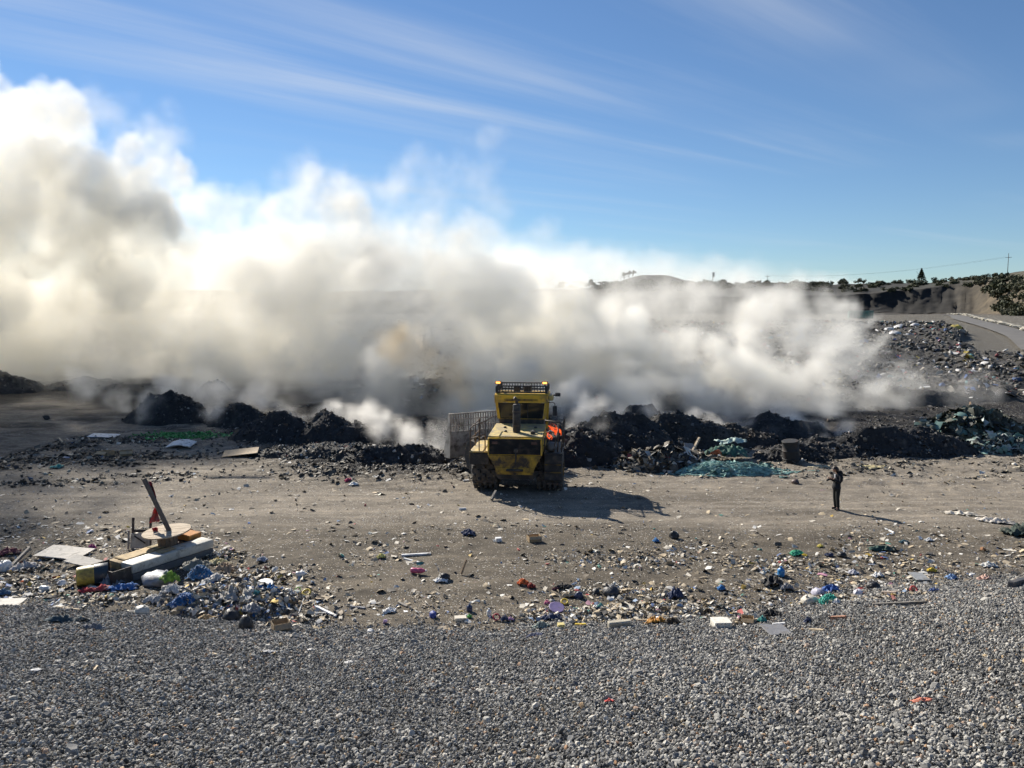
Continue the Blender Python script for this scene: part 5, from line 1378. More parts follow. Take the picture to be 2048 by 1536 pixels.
# white sacks on the waste slope
rs = random.Random(12)
def slope_z(x, y):
    j = int(np.clip(np.searchsorted(wd, y), 1, len(wd) - 1)); i = int(np.clip(np.searchsorted(wu, x / y), 1, len(wu) - 1))
    return float(WZ[i, j])
for i, (px, py, w, lab) in enumerate([(1798, 664, 20, 'big white sack at the upper middle of the waste slope'), (1776, 668, 16, 'white sack left of the big one on the waste slope'), (1790, 680, 22, 'broad white sack below the big one on the waste slope'), (1812, 678, 14, 'small white sack right of the broad one on the waste slope'), (1828, 662, 16, 'pale cream sack right of the big one on the waste slope'), (1848, 646, 12, 'small white sack high on the waste slope'), (1910, 664, 20, 'large yellow tarpaulin bundle near the road'), (1600, 663, 14, 'pale sack seen through smoke left on the waste slope'), (1590, 672, 18, 'dark grey sack seen through smoke left on the waste slope'), (1640, 676, 16, 'dark grey sack seen through smoke below the container')]):
    y = np.interp(py, [640, 650, 664, 672, 681, 700], [200, 170, 150, 140, 128, 105]); x = (px - 1024) / FPX * y
    wm = w * y / FPX / 2
    bm = bmesh.new(); bmesh.ops.create_icosphere(bm, subdivisions=3, radius=1)
    for v in bm.verts:
        v.co *= 1 + .4 * float(fbm(v.co.x * 1.4 + i * 3 + v.co.z, v.co.y * 1.4, .7, 3)); v.co.z = max(v.co.z, -.4) * .62 + .2; v.co *= wm
    me = bpy.data.meshes.new('sack'); bm.to_mesh(me); bm.free(); me.shade_smooth()
    me.materials.append(cmat((.45, .36, .08) if 'yellow' in lab else (.10, .10, .11) if 'dark' in lab else (.55, .55, .55), .6, 'bag'))
    o = link(bpy.data.objects.new('sack', me)); o.location = (x, y, slope_z(x, y)); tag(o, lab, 'sack', 'sacks on the waste slope')

# dense drifts of small rubbish where the soil meets the gravel
def drift_litter(seed, spots, pal, smax=.09):
    rs = np.random.RandomState(seed); Ps = []; Ss = []
    for (px, py, wpx, lm, n, hh) in spots:
        c = on(px, py); w = wpx * c.y / FPX / 2
        a = rs.normal(0, .5, (n, 2)); x = c.x + a[:, 0] * w; y = c.y + a[:, 1] * lm
        z = np.maximum(ground_h(x, y), gravel_h(x, y)) + hh * np.exp(-2 * (a ** 2).sum(1)) * rs.rand(n)
        Ps.append(np.stack([x, y, z], 1)); Ss.append(.014 + smax * rs.rand(n) ** 5)
    scraps('small_litter', np.concatenate(Ps), np.concatenate(Ss), pal, seed, m_scrap, .12, .5)
drift_litter(301, [(1210, 1232, 330, .55, 2600, .14), (1300, 1222, 240, .5, 1500, .16), (1120, 1240, 160, .5, 900, .12), (1480, 1245, 130, .4, 600, .1), (1400, 1215, 200, .6, 600, .06), (1650, 1200, 150, .5, 700, .12), (1800, 1190, 160, .4, 500, .06),
                   (1250, 1185, 300, .7, 900, .05), (1240, 1120, 380, 1.2, 1500, .03), (1560, 1130, 260, 1.0, 900, .03)], PAL_DRY)
drift_litter(302, [(60, 1175, 190, .8, 1500, .08), (200, 1200, 200, .5, 1200, .08), (60, 1140, 120, .6, 600, .12), (560, 1200, 200, 1.0, 1500, .06), (520, 1150, 260, 1.0, 1200, .03), (600, 1240, 140, .5, 500, .05), (440, 1110, 160, .7, 600, .05)], PAL_DRY + [((.05, .05, .05), 4)])
# ------------------------------------------------------------------ landfill compactor, rear to the camera
m_yel = simple('yellow_paint', (0.70, 0.42, 0.035), 0.5, var=0.12, vscale=1.5, bmp=0.12, bdist=0.01, dirt=(0.18, 0.125, 0.07), dirt_amt=0.34, dscale=1.8)
m_ycl = simple('dusty_yellow_top', (0.66, 0.49, 0.15), 0.7, var=0.15, vscale=2, bmp=0.15, dirt=(0.30, 0.25, 0.16), dirt_amt=0.6, dscale=2.5)
m_ygr = simple('grimy_yellow', (0.52, 0.31, 0.03), 0.7, var=0.3, vscale=2, bmp=0.3, dirt=(0.05, 0.035, 0.025), dirt_amt=0.6, dscale=2.2)
m_blk = simple('black_steel', (0.022, 0.022, 0.024), 0.6, var=0.3, vscale=3, bmp=0.15, dirt=(0.10, 0.08, 0.06), dirt_amt=0.3)
m_rail = simple('rail_steel', (0.08, 0.055, 0.04), 0.65, var=0.3, vscale=5, bmp=0.1)
m_stl = simple('worn_blade_steel', (0.42, 0.39, 0.35), 0.6, 0.2, var=0.25, vscale=2, bmp=0.2, dirt=(0.12, 0.10, 0.08), dirt_amt=0.35)  # worn steel, base colour lightened to look sunlit and hazy
m_mud = simple('muddy_drum', (0.06, 0.055, 0.05), 0.85, var=0.4, vscale=4, bmp=0.5, dirt=(0.16, 0.13, 0.10), dirt_amt=0.4)
m_gls, nt, b, out = nmat('dark_glass')
b.inputs['Base Color'].default_value = (0.012, 0.014, 0.016, 1); b.inputs['Roughness'].default_value = 0.12; b.inputs['Specular IOR Level'].default_value = 0.6
m_amb, nt, b, out = nmat('amber_beacon')
b.inputs['Base Color'].default_value = (0.8, 0.25, 0.03, 1); b.inputs['Emission Color'].default_value = (1.0, 0.42, 0.10, 1); b.inputs['Emission Strength'].default_value = 1.6
wp = on(1036, 983)
MC = empty('landfill_compactor', (wp.x + 0.02, wp.y + 0.75, gz(wp.x, wp.y) - 0.03), (0, 0, R(-6)))
tag(MC, 'yellow landfill compactor with spiked steel wheels and raised blade, seen from behind', 'compactor')
# --- wheels: steel drums with rows of cleats
def wheel(x, y, r, w, yaw=0.0, parent=MC):
    t = bpy.data.objects.new('wheel', None); link(t, parent); t.location = (x, y, r + 0.09); t.rotation_euler.z = yaw
    X90 = Matrix.Rotation(R(90), 4, 'Y')
    MB().lathe([(r * .55, -w / 2 + .06), (r * .93, -w / 2), (r, -w / 2 + .03), (r, w / 2 - .03), (r * .93, w / 2), (r * .55, w / 2 - .06)], 36, X90).build('drum', m_mud, t, angle=35)
    MB().lathe([(r * .34, -w / 2 - .02), (r * .36, w / 2 + .02)], 18, X90).build('hub', m_ygr, t, angle=35)
    cl = MB(); rows = 5
    for q in range(rows):
        xx = -w / 2 + w * (q + .5) / rows
        for k in range(14):
            a = 2 * PI * (k + (q % 2) * .5) / 14
            M = Matrix.Rotation(a, 4, 'X') @ Matrix.Translation((xx, 0, r - .02))
            cl.add([M @ Vector(c) for c in ((-.085, -.085, 0), (.085, -.085, 0), (.085, .085, 0), (-.085, .085, 0), (-.04, -.05, .15), (.04, -.05, .15), (.04, .05, .15), (-.04, .05, .15))],
                   [(0, 3, 2, 1), (4, 5, 6, 7), (0, 1, 5, 4), (1, 2, 6, 5), (2, 3, 7, 6), (3, 0, 4, 7)])
    o = cl.build('cleats', m_mud, t); o['kind'] = 'stuff'
    return t
WR = 0.80
wheel(-1.38, 0, WR, 1.12); wheel(1.40, 0, WR, 1.12)
# --- rear frame
MB().prism([(-1.05, 1.0), (1.05, 1.0), (0.72, 0.62), (-0.72, 0.62)], 'y', -1.1, 2.2).build('rear_frame', m_blk, MC)
cw = MB().prism([(-1.12, 1.72), (1.12, 1.72), (0.86, 1.28), (0.74, 0.92), (-0.74, 0.92), (-0.86, 1.28)], 'y', -1.55, -0.4)
cw.build('counterweight', m_ygr, MC)
MB().box(-.80, .80, -1.60, -1.553, 1.02, 1.22, ch=.02).build('bumper_plate', m_ygr, MC)
MB().cyl((-0.35, -1.63, 1.12), (0.35, -1.63, 1.12), .05, 10).build('tow_bar', m_blk, MC, True)
# --- engine hood: box with sloping top, side doors, grille
hood = MB()
hp = [(-1.50, 1.73), (-1.50, 2.42), (-1.40, 2.47), (1.35, 2.62), (1.35, 1.73)]
hood.prism(hp, 'x', -1.12, 1.12).build('engine_hood', m_yel, MC)
MB().add([(-1.13, -1.41, 2.475), (1.13, -1.41, 2.475), (1.13, 1.33, 2.625), (-1.13, 1.33, 2.625), (-1.13, -1.41, 2.50), (1.13, -1.41, 2.50), (1.13, 1.33, 2.65), (-1.13, 1.33, 2.65)],
         [(0, 3, 2, 1), (4, 5, 6, 7), (0, 1, 5, 4), (1, 2, 6, 5), (2, 3, 7, 6), (3, 0, 4, 7)]).build('hood_top', m_ycl, MC)
fr = MB().box(-1.08, 1.08, -1.530, -1.502, 1.76, 2.40, ch=.01); fr.build('grille_backing', m_blk, MC)
for k in range(11):
    z = 1.80 + k * .054
    M = Matrix.Translation((0, -1.548, z)) @ Matrix.Rotation(R(32), 4, 'X')
    MB().box(-1.05, 1.05, -.022, .022, -.005, .005, M).build('grille_slat', m_blk, MC)
for x in (-1.10, 1.10):
    MB().box(x - .03, x + .03, -1.575, -1.504, 1.74, 2.42, ch=.008).build('grille_frame', m_yel, MC)
MB().box(-1.07, 1.07, -1.575, -1.504, 2.415, 2.455, ch=.008).build('grille_frame', m_yel, MC)
for x in (-.83, .80):
    MB().box(x - .12, x + .12, -1.60, -1.576, 2.20, 2.31, ch=.01).build('tail_light', simple('tail_light', (.10, .05, .04), .4, bmp=0), MC)
MB().box(-.04, .14, -1.66, -1.576, 1.86, 2.05, ch=.02).build('hood_latch', m_blk, MC)
MB().tube([(.05, -1.64, 1.86), (.06, -1.66, 1.6), (.02, -1.62, 1.35)], .035, 6).build('hanging_strap', m_blk, MC)
for s in (1,):
    for (y0, y1) in ((-1.30, -.55), (-.47, .35), (.43, 1.2)):
        MB().box(1.124, 1.142, y0, y1, 1.82, 2.38, ch=.008).build('side_door', m_yel, MC)
        MB().box(1.144, 1.166, y0 + .25, y0 + .40, 2.05, 2.10, ch=.005).build('door_handle', m_blk, MC)
for (x, y) in ((-.62, .35), (.72, .35), (.70, -.35), (-.5, -.5)):
    z = 2.5 + (y + 1.41) / 2.74 * .15
    MB().lathe([(.055, z), (.075, z + .03), (.05, z + .07)], 10, Matrix.Translation((x, y, 0))).build('hood_cap', m_blk, MC, True)
bz = 2.55
MB().box(.60, .80, -.95, -.78, bz - .02, bz + .11, ch=.03).build('filler_neck', m_blk, MC)
# --- exhaust
ex_ = bpy.data.objects.new('exhaust_stack', None); link(ex_, MC); ex_.location = (-.02, -.55, 2.5)
MB().lathe([(.10, 0), (.155, .05), (.165, .10), (.165, 1.18), (.15, 1.24), (.07, 1.27)], 20).build('muffler', m_blk, ex_, angle=45)
MB().tube([(0, 0, 1.25), (0, 0, 1.38), (-.03, -.02, 1.47), (-.10, -.06, 1.52)], [.065, .065, .07, .075], 12).build('tail_pipe', m_rail, ex_, True)
MB().lathe([(.17, .32), (.18, .32), (.18, .36), (.17, .36)], 20).build('clamp', m_rail, ex_)
MB().lathe([(.17, .92), (.18, .92), (.18, .96), (.17, .96)], 20).build('clamp', m_rail, ex_)
# --- cab
cab = bpy.data.objects.new('cab', None); link(cab, MC); cab.location = (0, 1.42, 0)
MB().prism([(-.98, 2.2), (.98, 2.2), (1.02, 2.86), (-1.02, 2.86)], 'y', 0.02, 1.7).build('lower_body', m_blk, cab)
for s in (-1, 1):
    MB().add([(s * .96, 0, 2.86), (s * 1.08, 0, 2.86), (s * 1.08, .14, 2.86), (s * .96, .14, 2.86), (s * 1.06, -.10, 3.62), (s * 1.18, -.10, 3.62), (s * 1.18, .06, 3.62), (s * 1.06, .06, 3.62)],
             [(0, 3, 2, 1), (4, 5, 6, 7), (0, 1, 5, 4), (1, 2, 6, 5), (2, 3, 7, 6), (3, 0, 4, 7)]).build('rear_pillar', m_yel, cab)
    MB().add([(s * 1.0, 1.6, 2.2), (s * 1.1, 1.6, 2.2), (s * 1.1, 1.74, 2.2), (s * 1.0, 1.74, 2.2), (s * 1.06, 1.6, 3.62), (s * 1.17, 1.6, 3.62), (s * 1.17, 1.74, 3.62), (s * 1.06, 1.74, 3.62)],
             [(0, 3, 2, 1), (4, 5, 6, 7), (0, 1, 5, 4), (1, 2, 6, 5), (2, 3, 7, 6), (3, 0, 4, 7)]).build('front_pillar', m_yel, cab)
    MB().add([(s * 1.005, .14, 2.90), (s * 1.02, .14, 2.90), (s * 1.02, 1.6, 2.90), (s * 1.005, 1.6, 2.90), (s * 1.08, .06, 3.60), (s * 1.095, .06, 3.60), (s * 1.095, 1.6, 3.60), (s * 1.08, 1.6, 3.60)],
             [(0, 3, 2, 1), (4, 5, 6, 7), (0, 1, 5, 4), (1, 2, 6, 5), (2, 3, 7, 6), (3, 0, 4, 7)]).build('side_window', m_gls, cab)
MB().add([(-.95, .05, 2.88), (.95, .05, 2.88), (1.05, -.03, 3.58), (-1.05, -.03, 3.58), (-.95, .07, 2.88), (.95, .07, 2.88), (1.05, -.01, 3.58), (-1.05, -.01, 3.58)],
         [(0, 1, 2, 3), (4, 7, 6, 5), (0, 4, 5, 1), (1, 5, 6, 2), (2, 6, 7, 3), (3, 7, 4, 0)]).build('rear_window', m_gls, cab)
MB().add([(.26, .035, 2.88), (.30, .035, 2.88), (.30, -.048, 3.58), (.26, -.048, 3.58), (.26, .055, 2.88), (.30, .055, 2.88), (.30, -.028, 3.58), (.26, -.028, 3.58)],
         [(0, 1, 2, 3), (4, 7, 6, 5), (0, 4, 5, 1), (1, 5, 6, 2), (2, 6, 7, 3), (3, 7, 4, 0)]).build('window_bar', m_blk, cab)
MB().box(-1.02, 1.02, -.02, .10, 2.835, 2.875, ch=.01).build('window_sill', m_ygr, cab)
MB().box(-.62, .62, .85, 1.2, 2.88, 3.35, ch=.08).build('driver_seat', m_blk, cab)
roof = bpy.data.objects.new('cab_roof', None); link(roof, cab)
MB().prism([(-.14, 3.60), (1.95, 3.60), (1.95, 3.84), (1.85, 3.95), (-.05, 4.00), (-.18, 3.94)], 'x', -1.20, 1.20).build('roof_shell', m_yel, roof)
MB().box(-.75, .75, -.205, -.182, 3.68, 3.78, ch=.01).build('vent', m_ygr, roof)
MB().box(1.205, 1.42, .1, .75, 3.68, 3.90, ch=.03).build('side_duct', m_ycl, roof)
# roof rack with bars and beacons
rack = bpy.data.objects.new('roof_rack', None); link(rack, cab)
RZ0, RZ1, RX = 4.02, 4.36, 1.08
for y in (0.02, 1.7):
    MB().box(-RX, RX, y - .025, y + .025, RZ1 - .05, RZ1).build('top_rail', m_blk, rack)
    MB().box(-RX, RX, y - .03, y + .03, RZ0, RZ0 + .07).build('bottom_rail', m_blk, rack)
    for k in range(16):
        x = -RX + .1 + (2 * RX - .2) * k / 15
        MB().box(x - .015, x + .015, y - .012, y + .012, RZ0 + .072, RZ1 - .052).build('bar', m_blk, rack)
for x in (-RX - .03, RX + .03):
    MB().box(x - .05, x + .05, -.04, 1.76, RZ0 - .005, RZ0 + .066).build('bottom_rail', m_blk, rack)
    MB().box(x - .03, x + .03, -.02, 1.74, RZ1 - .048, RZ1 + .002).build('top_rail', m_blk, rack)
    for y in (-.02, .6, 1.2, 1.70):
        MB().box(x - .06, x + .06, y - .02, y + .05, RZ0 + .068, RZ1 - .05).build('rack_post', m_blk, rack)
MB().box(-.42, -.16, .7, 1.0, RZ0 - .06, RZ0 + .26, ch=.04).build('roof_unit', m_blk, cab)
MB().box(.05, .38, .6, .95, RZ0 - .06, RZ0 + .30, ch=.06).build('roof_unit', m_blk, cab)
for x in (-1.05, 1.05):
    be_ = bpy.data.objects.new('beacon', None); link(be_, cab); be_.location = (x, .02, RZ1)
    MB().cyl((0, 0, 0), (0, 0, .06), .035, 8).build('beacon_foot', m_blk, be_)
    MB().box(-.14, .14, -.06, .06, .06, .20, ch=.02).build('beacon_housing', m_blk, be_)
    MB().box(-.10, .10, -.075, -.0605, .085, .175, ch=.006).build('beacon_lens', m_amb, be_)
wl_ = bpy.data.objects.new('work_light', None); link(wl_, cab)
MB().box(1.50, 1.74, .25, .40, 3.86, 4.02, ch=.03).build('lamp', m_blk, wl_)
MB().box(1.42, 1.50, .30, .36, 3.88, 3.94).build('lamp_arm', m_blk, wl_)
mr_ = bpy.data.objects.new('mirror', None); link(mr_, cab)
MB().tube([(1.16, .1, 3.60), (1.40, .02, 3.62), (1.50, 0, 3.58), (1.51, 0, 3.42)], .018, 6).build('mirror_arm', m_rail, mr_, True)
MB().box(1.41, 1.60, -.03, .05, 3.02, 3.46, ch=.03).build('mirror_housing', m_blk, mr_)
# --- platforms, railings, steps
def rails(name, paths, r=.026):
    t = bpy.data.objects.new(name, None); link(t, MC)
    for p in paths: MB().tube(p, r, 7).build('rail', m_rail, t, True)
    return t
MB().box(-1.95, -1.16, -1.20, 1.6, 1.76, 1.82, ch=.01).build('platform', m_ycl, MC)
MB().box(-1.94, -1.15, -1.14, -1.06, 1.25, 1.755).build('fender', m_blk, MC)
MB().box(-1.94, -1.15, -1.14, 1.1, 1.70, 1.757).build('fender', m_blk, MC)
zt = 1.82
rails('railing', [[(-1.92, -1.15, zt), (-1.92, -1.15, zt + .95), (-1.80, -1.14, zt + 1.08), (-1.30, -1.1, zt + 1.25), (-1.2, .2, zt + 1.25)], [(-1.92, -1.15, zt + .5), (-1.3, -1.12, zt + .72)],
                  [(-1.55, -1.12, zt), (-1.55, -1.12, zt + 1.16)], [(-1.30, -1.1, zt), (-1.30, -1.1, zt + 1.25)],
                  [(-1.92, -1.15, zt + .95), (-1.92, 1.5, zt + 1.0), (-1.92, 1.5, zt)], [(-1.92, -1.15, zt + .5), (-1.92, 1.5, zt + .5)], [(-1.92, .2, zt), (-1.92, .2, zt + .97)]])
MB().box(1.17, 1.95, -1.10, 1.9, 1.70, 1.76, ch=.01).build('platform', m_blk, MC)
MB().box(1.20, 1.94, -1.12, -1.04, .62, 1.69, ch=.02).build('step_box', m_blk, MC)
for z in (.95, 1.28):
    MB().box(1.24, 1.90, -1.22, -1.125, z, z + .04, ch=.008).build('step', m_ygr, MC)
MB().tube([(1.10, -1.16, .50), (1.96, -1.16, .47)], .022, 6).build('scraper_bar', m_rail, MC)
MB().tube([(-1.96, -1.12, .52), (-.9, -1.12, .50)], .022, 6).build('scraper_bar', m_rail, MC)
rails('railing', [[(1.90, -.7, 1.76), (1.92, -.7, 2.95), (1.86, -.7, 3.02), (1.2, -.2, 3.02), (1.14, .3, 3.02)], [(1.92, -.7, 2.4), (1.92, 1.7, 2.4)], [(1.92, -.7, 2.95), (1.92, 1.7, 2.95), (1.92, 1.7, 1.76)],
                  [(1.74, -.72, 1.76), (1.76, -.72, 2.98)], [(1.92, .5, 1.76), (1.92, .5, 2.95)], [(1.55, -.8, 1.78), (1.75, -.55, 2.7)]])
hb = MB().tube([(1.19, -1.25, 1.80), (1.21, -1.25, 2.35), (1.22, -1.2, 2.45), (1.22, -.9, 2.45), (1.21, -.85, 2.3), (1.19, -.85, 1.8)], .022, 7); hb.build('grab_handle', m_rail, MC, True)
MB().lathe([(.02, 0), (.20, .05), (.24, .2), (.16, .36), (.03, .40)], 12, Matrix.Translation((1.45, -.6, 1.76))).build('hydraulic_tank', simple('grey_tank', (.12, .12, .12), .7), MC, True)
# --- front part, articulated to the left, with its wheels and the blade
FRT = bpy.data.objects.new('front_frame', None); link(FRT, MC); FRT.location = (0, 2.5, 0); FRT.rotation_euler.z = R(37)
MB().prism([(-.85, 1.5), (.85, 1.5), (.7, .6), (-.7, .6)], 'y', 0.1, 3.0).build('front_chassis', m_ygr, FRT)
wheel(-1.42, 1.35, WR, 1.12, 0, FRT); wheel(1.42, 1.35, WR, 1.12, 0, FRT)
for s in (-1, 1):
    MB().box(s * .62 - .13, s * .62 + .13, 2.4, 3.33, .85, 1.15, ch=.03).build('push_arm', m_ygr, FRT)
    MB().cyl((s * .45, 2.0, 1.45), (s * .55, 3.25, 1.5), .07, 10).build('lift_cylinder', m_stl, FRT, True)
BL = bpy.data.objects.new('blade', None); link(BL, FRT); BL.location = (0, 3.35, 0.52)
BW, y0 = 2.12, 0.0
MB().prism([(0.0, 0.05), (.10, .0), (.42, .0), (.20, .25), (.10, .7), (.08, 1.25), (.0, 1.25), (-.02, .6)], 'x', -BW, BW).build('mouldboard', m_stl, BL)
sc_ = bpy.data.objects.new('trash_screen', None); link(sc_, BL)
for z in (1.255, 1.55, 1.86, 2.14):
    MB().box(-BW, BW, .01, .07, z, z + .055).build('screen_rail', m_stl, sc_)
nb = 30
for k in range(nb + 1):
    x = -BW + .03 + (2 * BW - .06) * k / nb
    for (za, zb) in ((1.312, 1.548), (1.607, 1.858), (1.917, 2.138)):
        MB().box(x - .036, x + .036, .02, .06, za, zb).build('screen_bar', m_stl, sc_)
for s in (-1, 1):
    MB().prism([(-.05, .0), (.55, -.02), (.60, .35), (.25, 1.2), (.12, 2.2), (-.05, 2.2), (-.10, 1.0)], 'x', s * BW + (0.004 if s > 0 else -.074), s * BW + (.074 if s > 0 else -.004)).build('side_plate', m_stl, BL)
MB().box(-BW * .8, BW * .8, -.10, -.025, .55, .75, ch=.02).build('stiffener', m_stl, BL)

# ------------------------------------------------------------------ flames on the burning heap
m_fl, nt, b, out = nmat('flame')
b.inputs['Base Color'].default_value = (0.9, 0.25, 0.05, 1)
tc = nt.nodes.new('ShaderNodeTexCoord')
n1 = noise(nt, 4.0, 3, .6)
nt.links.new(ramp(nt, n1, [(.35, (.75, .05, .01)), (.55, (1.0, .16, .03)), (.74, (1.0, .42, .10))]), b.inputs['Emission Color'])
b.inputs['Emission Strength'].default_value = 0.55
b.inputs['Alpha'].default_value = .4
def flame(px, py, d, hpx, wpx, lean, label, seed):
    p = atd(px, py, d); k = d / FPX; h = hpx * k; w = wpx * k; rr = random.Random(seed)
    mb = MB()
    for i in range(8):
        x = rr.uniform(-.5, .5) * w; hh = h * rr.uniform(.35, 1.0); z0 = rr.uniform(0, .3) * h; pts = []; rad_ = []
        for q in range(8):
            f = q / 7; pts.append((x + lean * f * f * h + .14 * h * math.sin(f * 7 + i * 2.1), rr.uniform(-.08, .08) * h, z0 + f * hh)); rad_.append(max(.004, w * .06 * (1 - f) ** .8 * (.5 + .9 * math.sin(PI * min(1, f + .2)))))
        mb.tube(pts, rad_, 7)
    o = mb.build('flame', m_fl, smooth=True); o.location = p
    return tag(o, label, 'flame', 'flames on the burning heap')
flame(1113, 866, 37.6, 18, 22, -.9, 'upper orange flame on the burning heap beside the machine', 1)
flame(1118, 873, 37.4, 14, 16, -.7, 'right-hand orange flame on the burning heap', 2)
flame(1098, 880, 37.2, 18, 12, -.3, 'lower left orange flame next to the machine side', 3)
flame(541, 838, 47.5, 5, 4, 0, 'tiny glowing flame on the rugged black heap in the left field', 4)
# ------------------------------------------------------------------ person looking down at a camera, facing left
m_jac = simple('black_jacket', (0.010, 0.011, 0.014), 0.85, var=0.3, vscale=9, bmp=0.3)
m_trs = simple('dark_trousers', (0.014, 0.015, 0.013), 0.85, var=0.3, vscale=9, bmp=0.3)
m_skin = simple('skin', (0.36, 0.20, 0.14), 0.55, var=0.1, vscale=6, bmp=0.05)
m_hair = simple('dark_hair', (0.022, 0.012, 0.008), 0.6, var=0.4, vscale=14, bmp=0.4)
m_shoe = simple('black_shoe', (0.02, 0.016, 0.015), 0.6)
m_shirt = simple('white_shirt', (0.6, 0.6, 0.6), 0.8)
pp = on(1672, 1019)
PER = empty('person', pp, (0, 0, R(180 + 14)), 1.0)      # local +x is where the person looks; turned to face left
tag(PER, 'person in black hooded jacket and dark trousers looking down at a camera', 'person')
def skinned(name, verts, edges, radii, mat, parent, sub=2, root=0):
    me = bpy.data.meshes.new(name); me.from_pydata(verts, edges, []); me.update()
    o = bpy.data.objects.new(name, me); link(o, parent)
    s = o.modifiers.new('skin', 'SKIN'); s.use_smooth_shade = True; s.branch_smoothing = .6
    if not me.skin_vertices:
        bpy.context.view_layer.objects.active = o
    sv = me.skin_vertices[0].data
    for i, r in enumerate(radii):
        sv[i].radius = (r, r) if not hasattr(r, '__len__') else r
        sv[i].use_root = (i == root)
    if sub:
        q = o.modifiers.new('sub', 'SUBSURF'); q.levels = sub; q.render_levels = sub
    me.materials.append(mat)
    return o
S_ = 1.0
# body: x forward, y left, z up; 1.66 m tall
BV = [(0, 0, .90), (.0, 0, 1.05), (-.02, 0, 1.20), (-.03, 0, 1.34), (.0, 0, 1.42), (.04, 0, 1.475),      # 0-5 pelvis .. neck
      (0, .09, .86), (.03, .10, .48), (-.02, .10, .10), (.06, .11, .04), (.13, .12, .025),                 # 6-10 left leg
      (0, -.09, .86), (.00, -.10, .48), (-.05, -.11, .10), (.03, -.12, .04), (.10, -.13, .025),            # 11-15 right leg
      (-.04, .16, 1.36), (.02, .21, 1.12), (.24, .09, 1.25),                                                # 16-18 left arm to wrist
      (-.04, -.16, 1.36), (.02, -.21, 1.10), (.24, -.08, 1.24)]                                              # 19-21
BE = [(0, 1), (1, 2), (2, 3), (3, 4), (4, 5), (0, 6), (6, 7), (7, 8), (8, 9), (9, 10), (0, 11), (11, 12), (12, 13), (13, 14), (14, 15), (3, 16), (16, 17), (17, 18), (3, 19), (19, 20), (20, 21)]
BR = [(.12, .145), (.105, .125), (.11, .135), (.11, .15), .075, .052, .088, .058, .040, .042, .032, .088, .058, .040, .042, .032, .062, .046, .033, .062, .046, .033]
skinned('body', BV, BE, BR, m_skin, PER)
def loft(mb, rings, n=18):
    """rings: (x, z, half depth, half width)"""
    v = []; f = []
    for (x, z, rx, ry) in rings:
        for k in range(n):
            t = 2 * PI * k / n; v.append((x + rx * math.cos(t), ry * math.sin(t), z))
    for i in range(len(rings) - 1):
        for k in range(n):
            f.append((i * n + k, i * n + (k + 1) % n, (i + 1) * n + (k + 1) % n, (i + 1) * n + k))
    f.append(tuple(range(n))[::-1]); f.append(tuple((len(rings) - 1) * n + k for k in range(n)))
    mb.add(v, f)
jk = MB()
loft(jk, [(.01, .80, .125, .165), (.015, .84, .145, .185), (.02, .92, .150, .185), (.015, 1.00, .135, .165), (.0, 1.08, .125, .155), (-.015, 1.20, .135, .175), (-.03, 1.31, .130, .195), (-.03, 1.38, .105, .180), (-.02, 1.43, .075, .11), (.0, 1.47, .062, .075)])
for s_ in (1, -1):
    jk.tube([(-.035, s_ * .15, 1.375), (-.03, s_ * .20, 1.30), (.0, s_ * .225, 1.18), (.03, s_ * .215, 1.115), (.10, s_ * .17, 1.16), (.21, s_ * .10, 1.235)], [.07, .072, .064, .060, .054, .046], 12)
jk.build('jacket', m_jac, PER, smooth=True)
for s_, kx, kb in ((1, .03, -.02), (-1, .0, -.05)):
    skinned('trouser_leg', [(0, s_ * .075, .93), (.0, s_ * .085, .80), (kx, s_ * .10, .48), (kb, s_ * .105, .06)], [(0, 1), (1, 2), (2, 3)], [(.10, .085), (.105, .088), .076, .060], m_trs, PER)
for (x, y) in ((-.02, .10), (-.05, -.11)):
    skinned('shoe', [(x - .05, y, .05), (x + .05, y, .05), (x + .16, y * 1.1, .035)], [(0, 1), (1, 2)], [(.052, .05), (.05, .046), (.036, .04)], m_shoe, PER)
MB().box(.085, .112, -.03, .03, 1.25, 1.40, ch=.012).build('shirt', m_shirt, PER)
# head bowed forward
hd = bpy.data.objects.new('head', None); link(hd, PER); hd.location = (.055, 0, 1.49); hd.rotation_euler = (0, R(28), 0)
bm = bmesh.new(); bmesh.ops.create_uvsphere(bm, u_segments=24, v_segments=18, radius=1)
for v in bm.verts:
    x, y, z = v.co
    jaw = 1 - .28 * max(0, -z) ** 1.3
    v.co = Vector((x * .098 * (1 if x < 0 else (1 - .12 * abs(z))), y * .078 * jaw, z * .118 + .10))
    if x > .75 and abs(y) < .22 and -.35 < z < .12: v.co.x += .016 * (1 - abs(y) / .22)      # nose
    if x > .7 and abs(abs(y) - .38) < .16 and .05 < z < .30: v.co.x -= .008                  # eye sockets
    if x > .7 and abs(y) < .4 and -.62 < z < -.48: v.co.x += .005                            # mouth
me = bpy.data.meshes.new('face'); bm.to_mesh(me); bm.free(); me.shade_smooth(); me.materials.append(m_skin); link(bpy.data.objects.new('face', me), hd)
for s in (-1, 1):
    MB().lathe([(.004, -.008), (.024, -.004), (.026, .004), (.014, .008)], 10, Matrix.Translation((-.005, s * .080, .095)) @ Matrix.Rotation(R(90), 4, 'X')).build('ear', m_skin, hd, True)
    MB().lathe([(.002, -.003), (.011, 0), (.002, .003)], 8, Matrix.Translation((.083, s * .030, .125)) @ Matrix.Rotation(R(90), 4, 'Y')).build('eye', m_shoe, hd, True)
bm = bmesh.new(); bmesh.ops.create_uvsphere(bm, u_segments=24, v_segments=18, radius=1)
rr = random.Random(2)
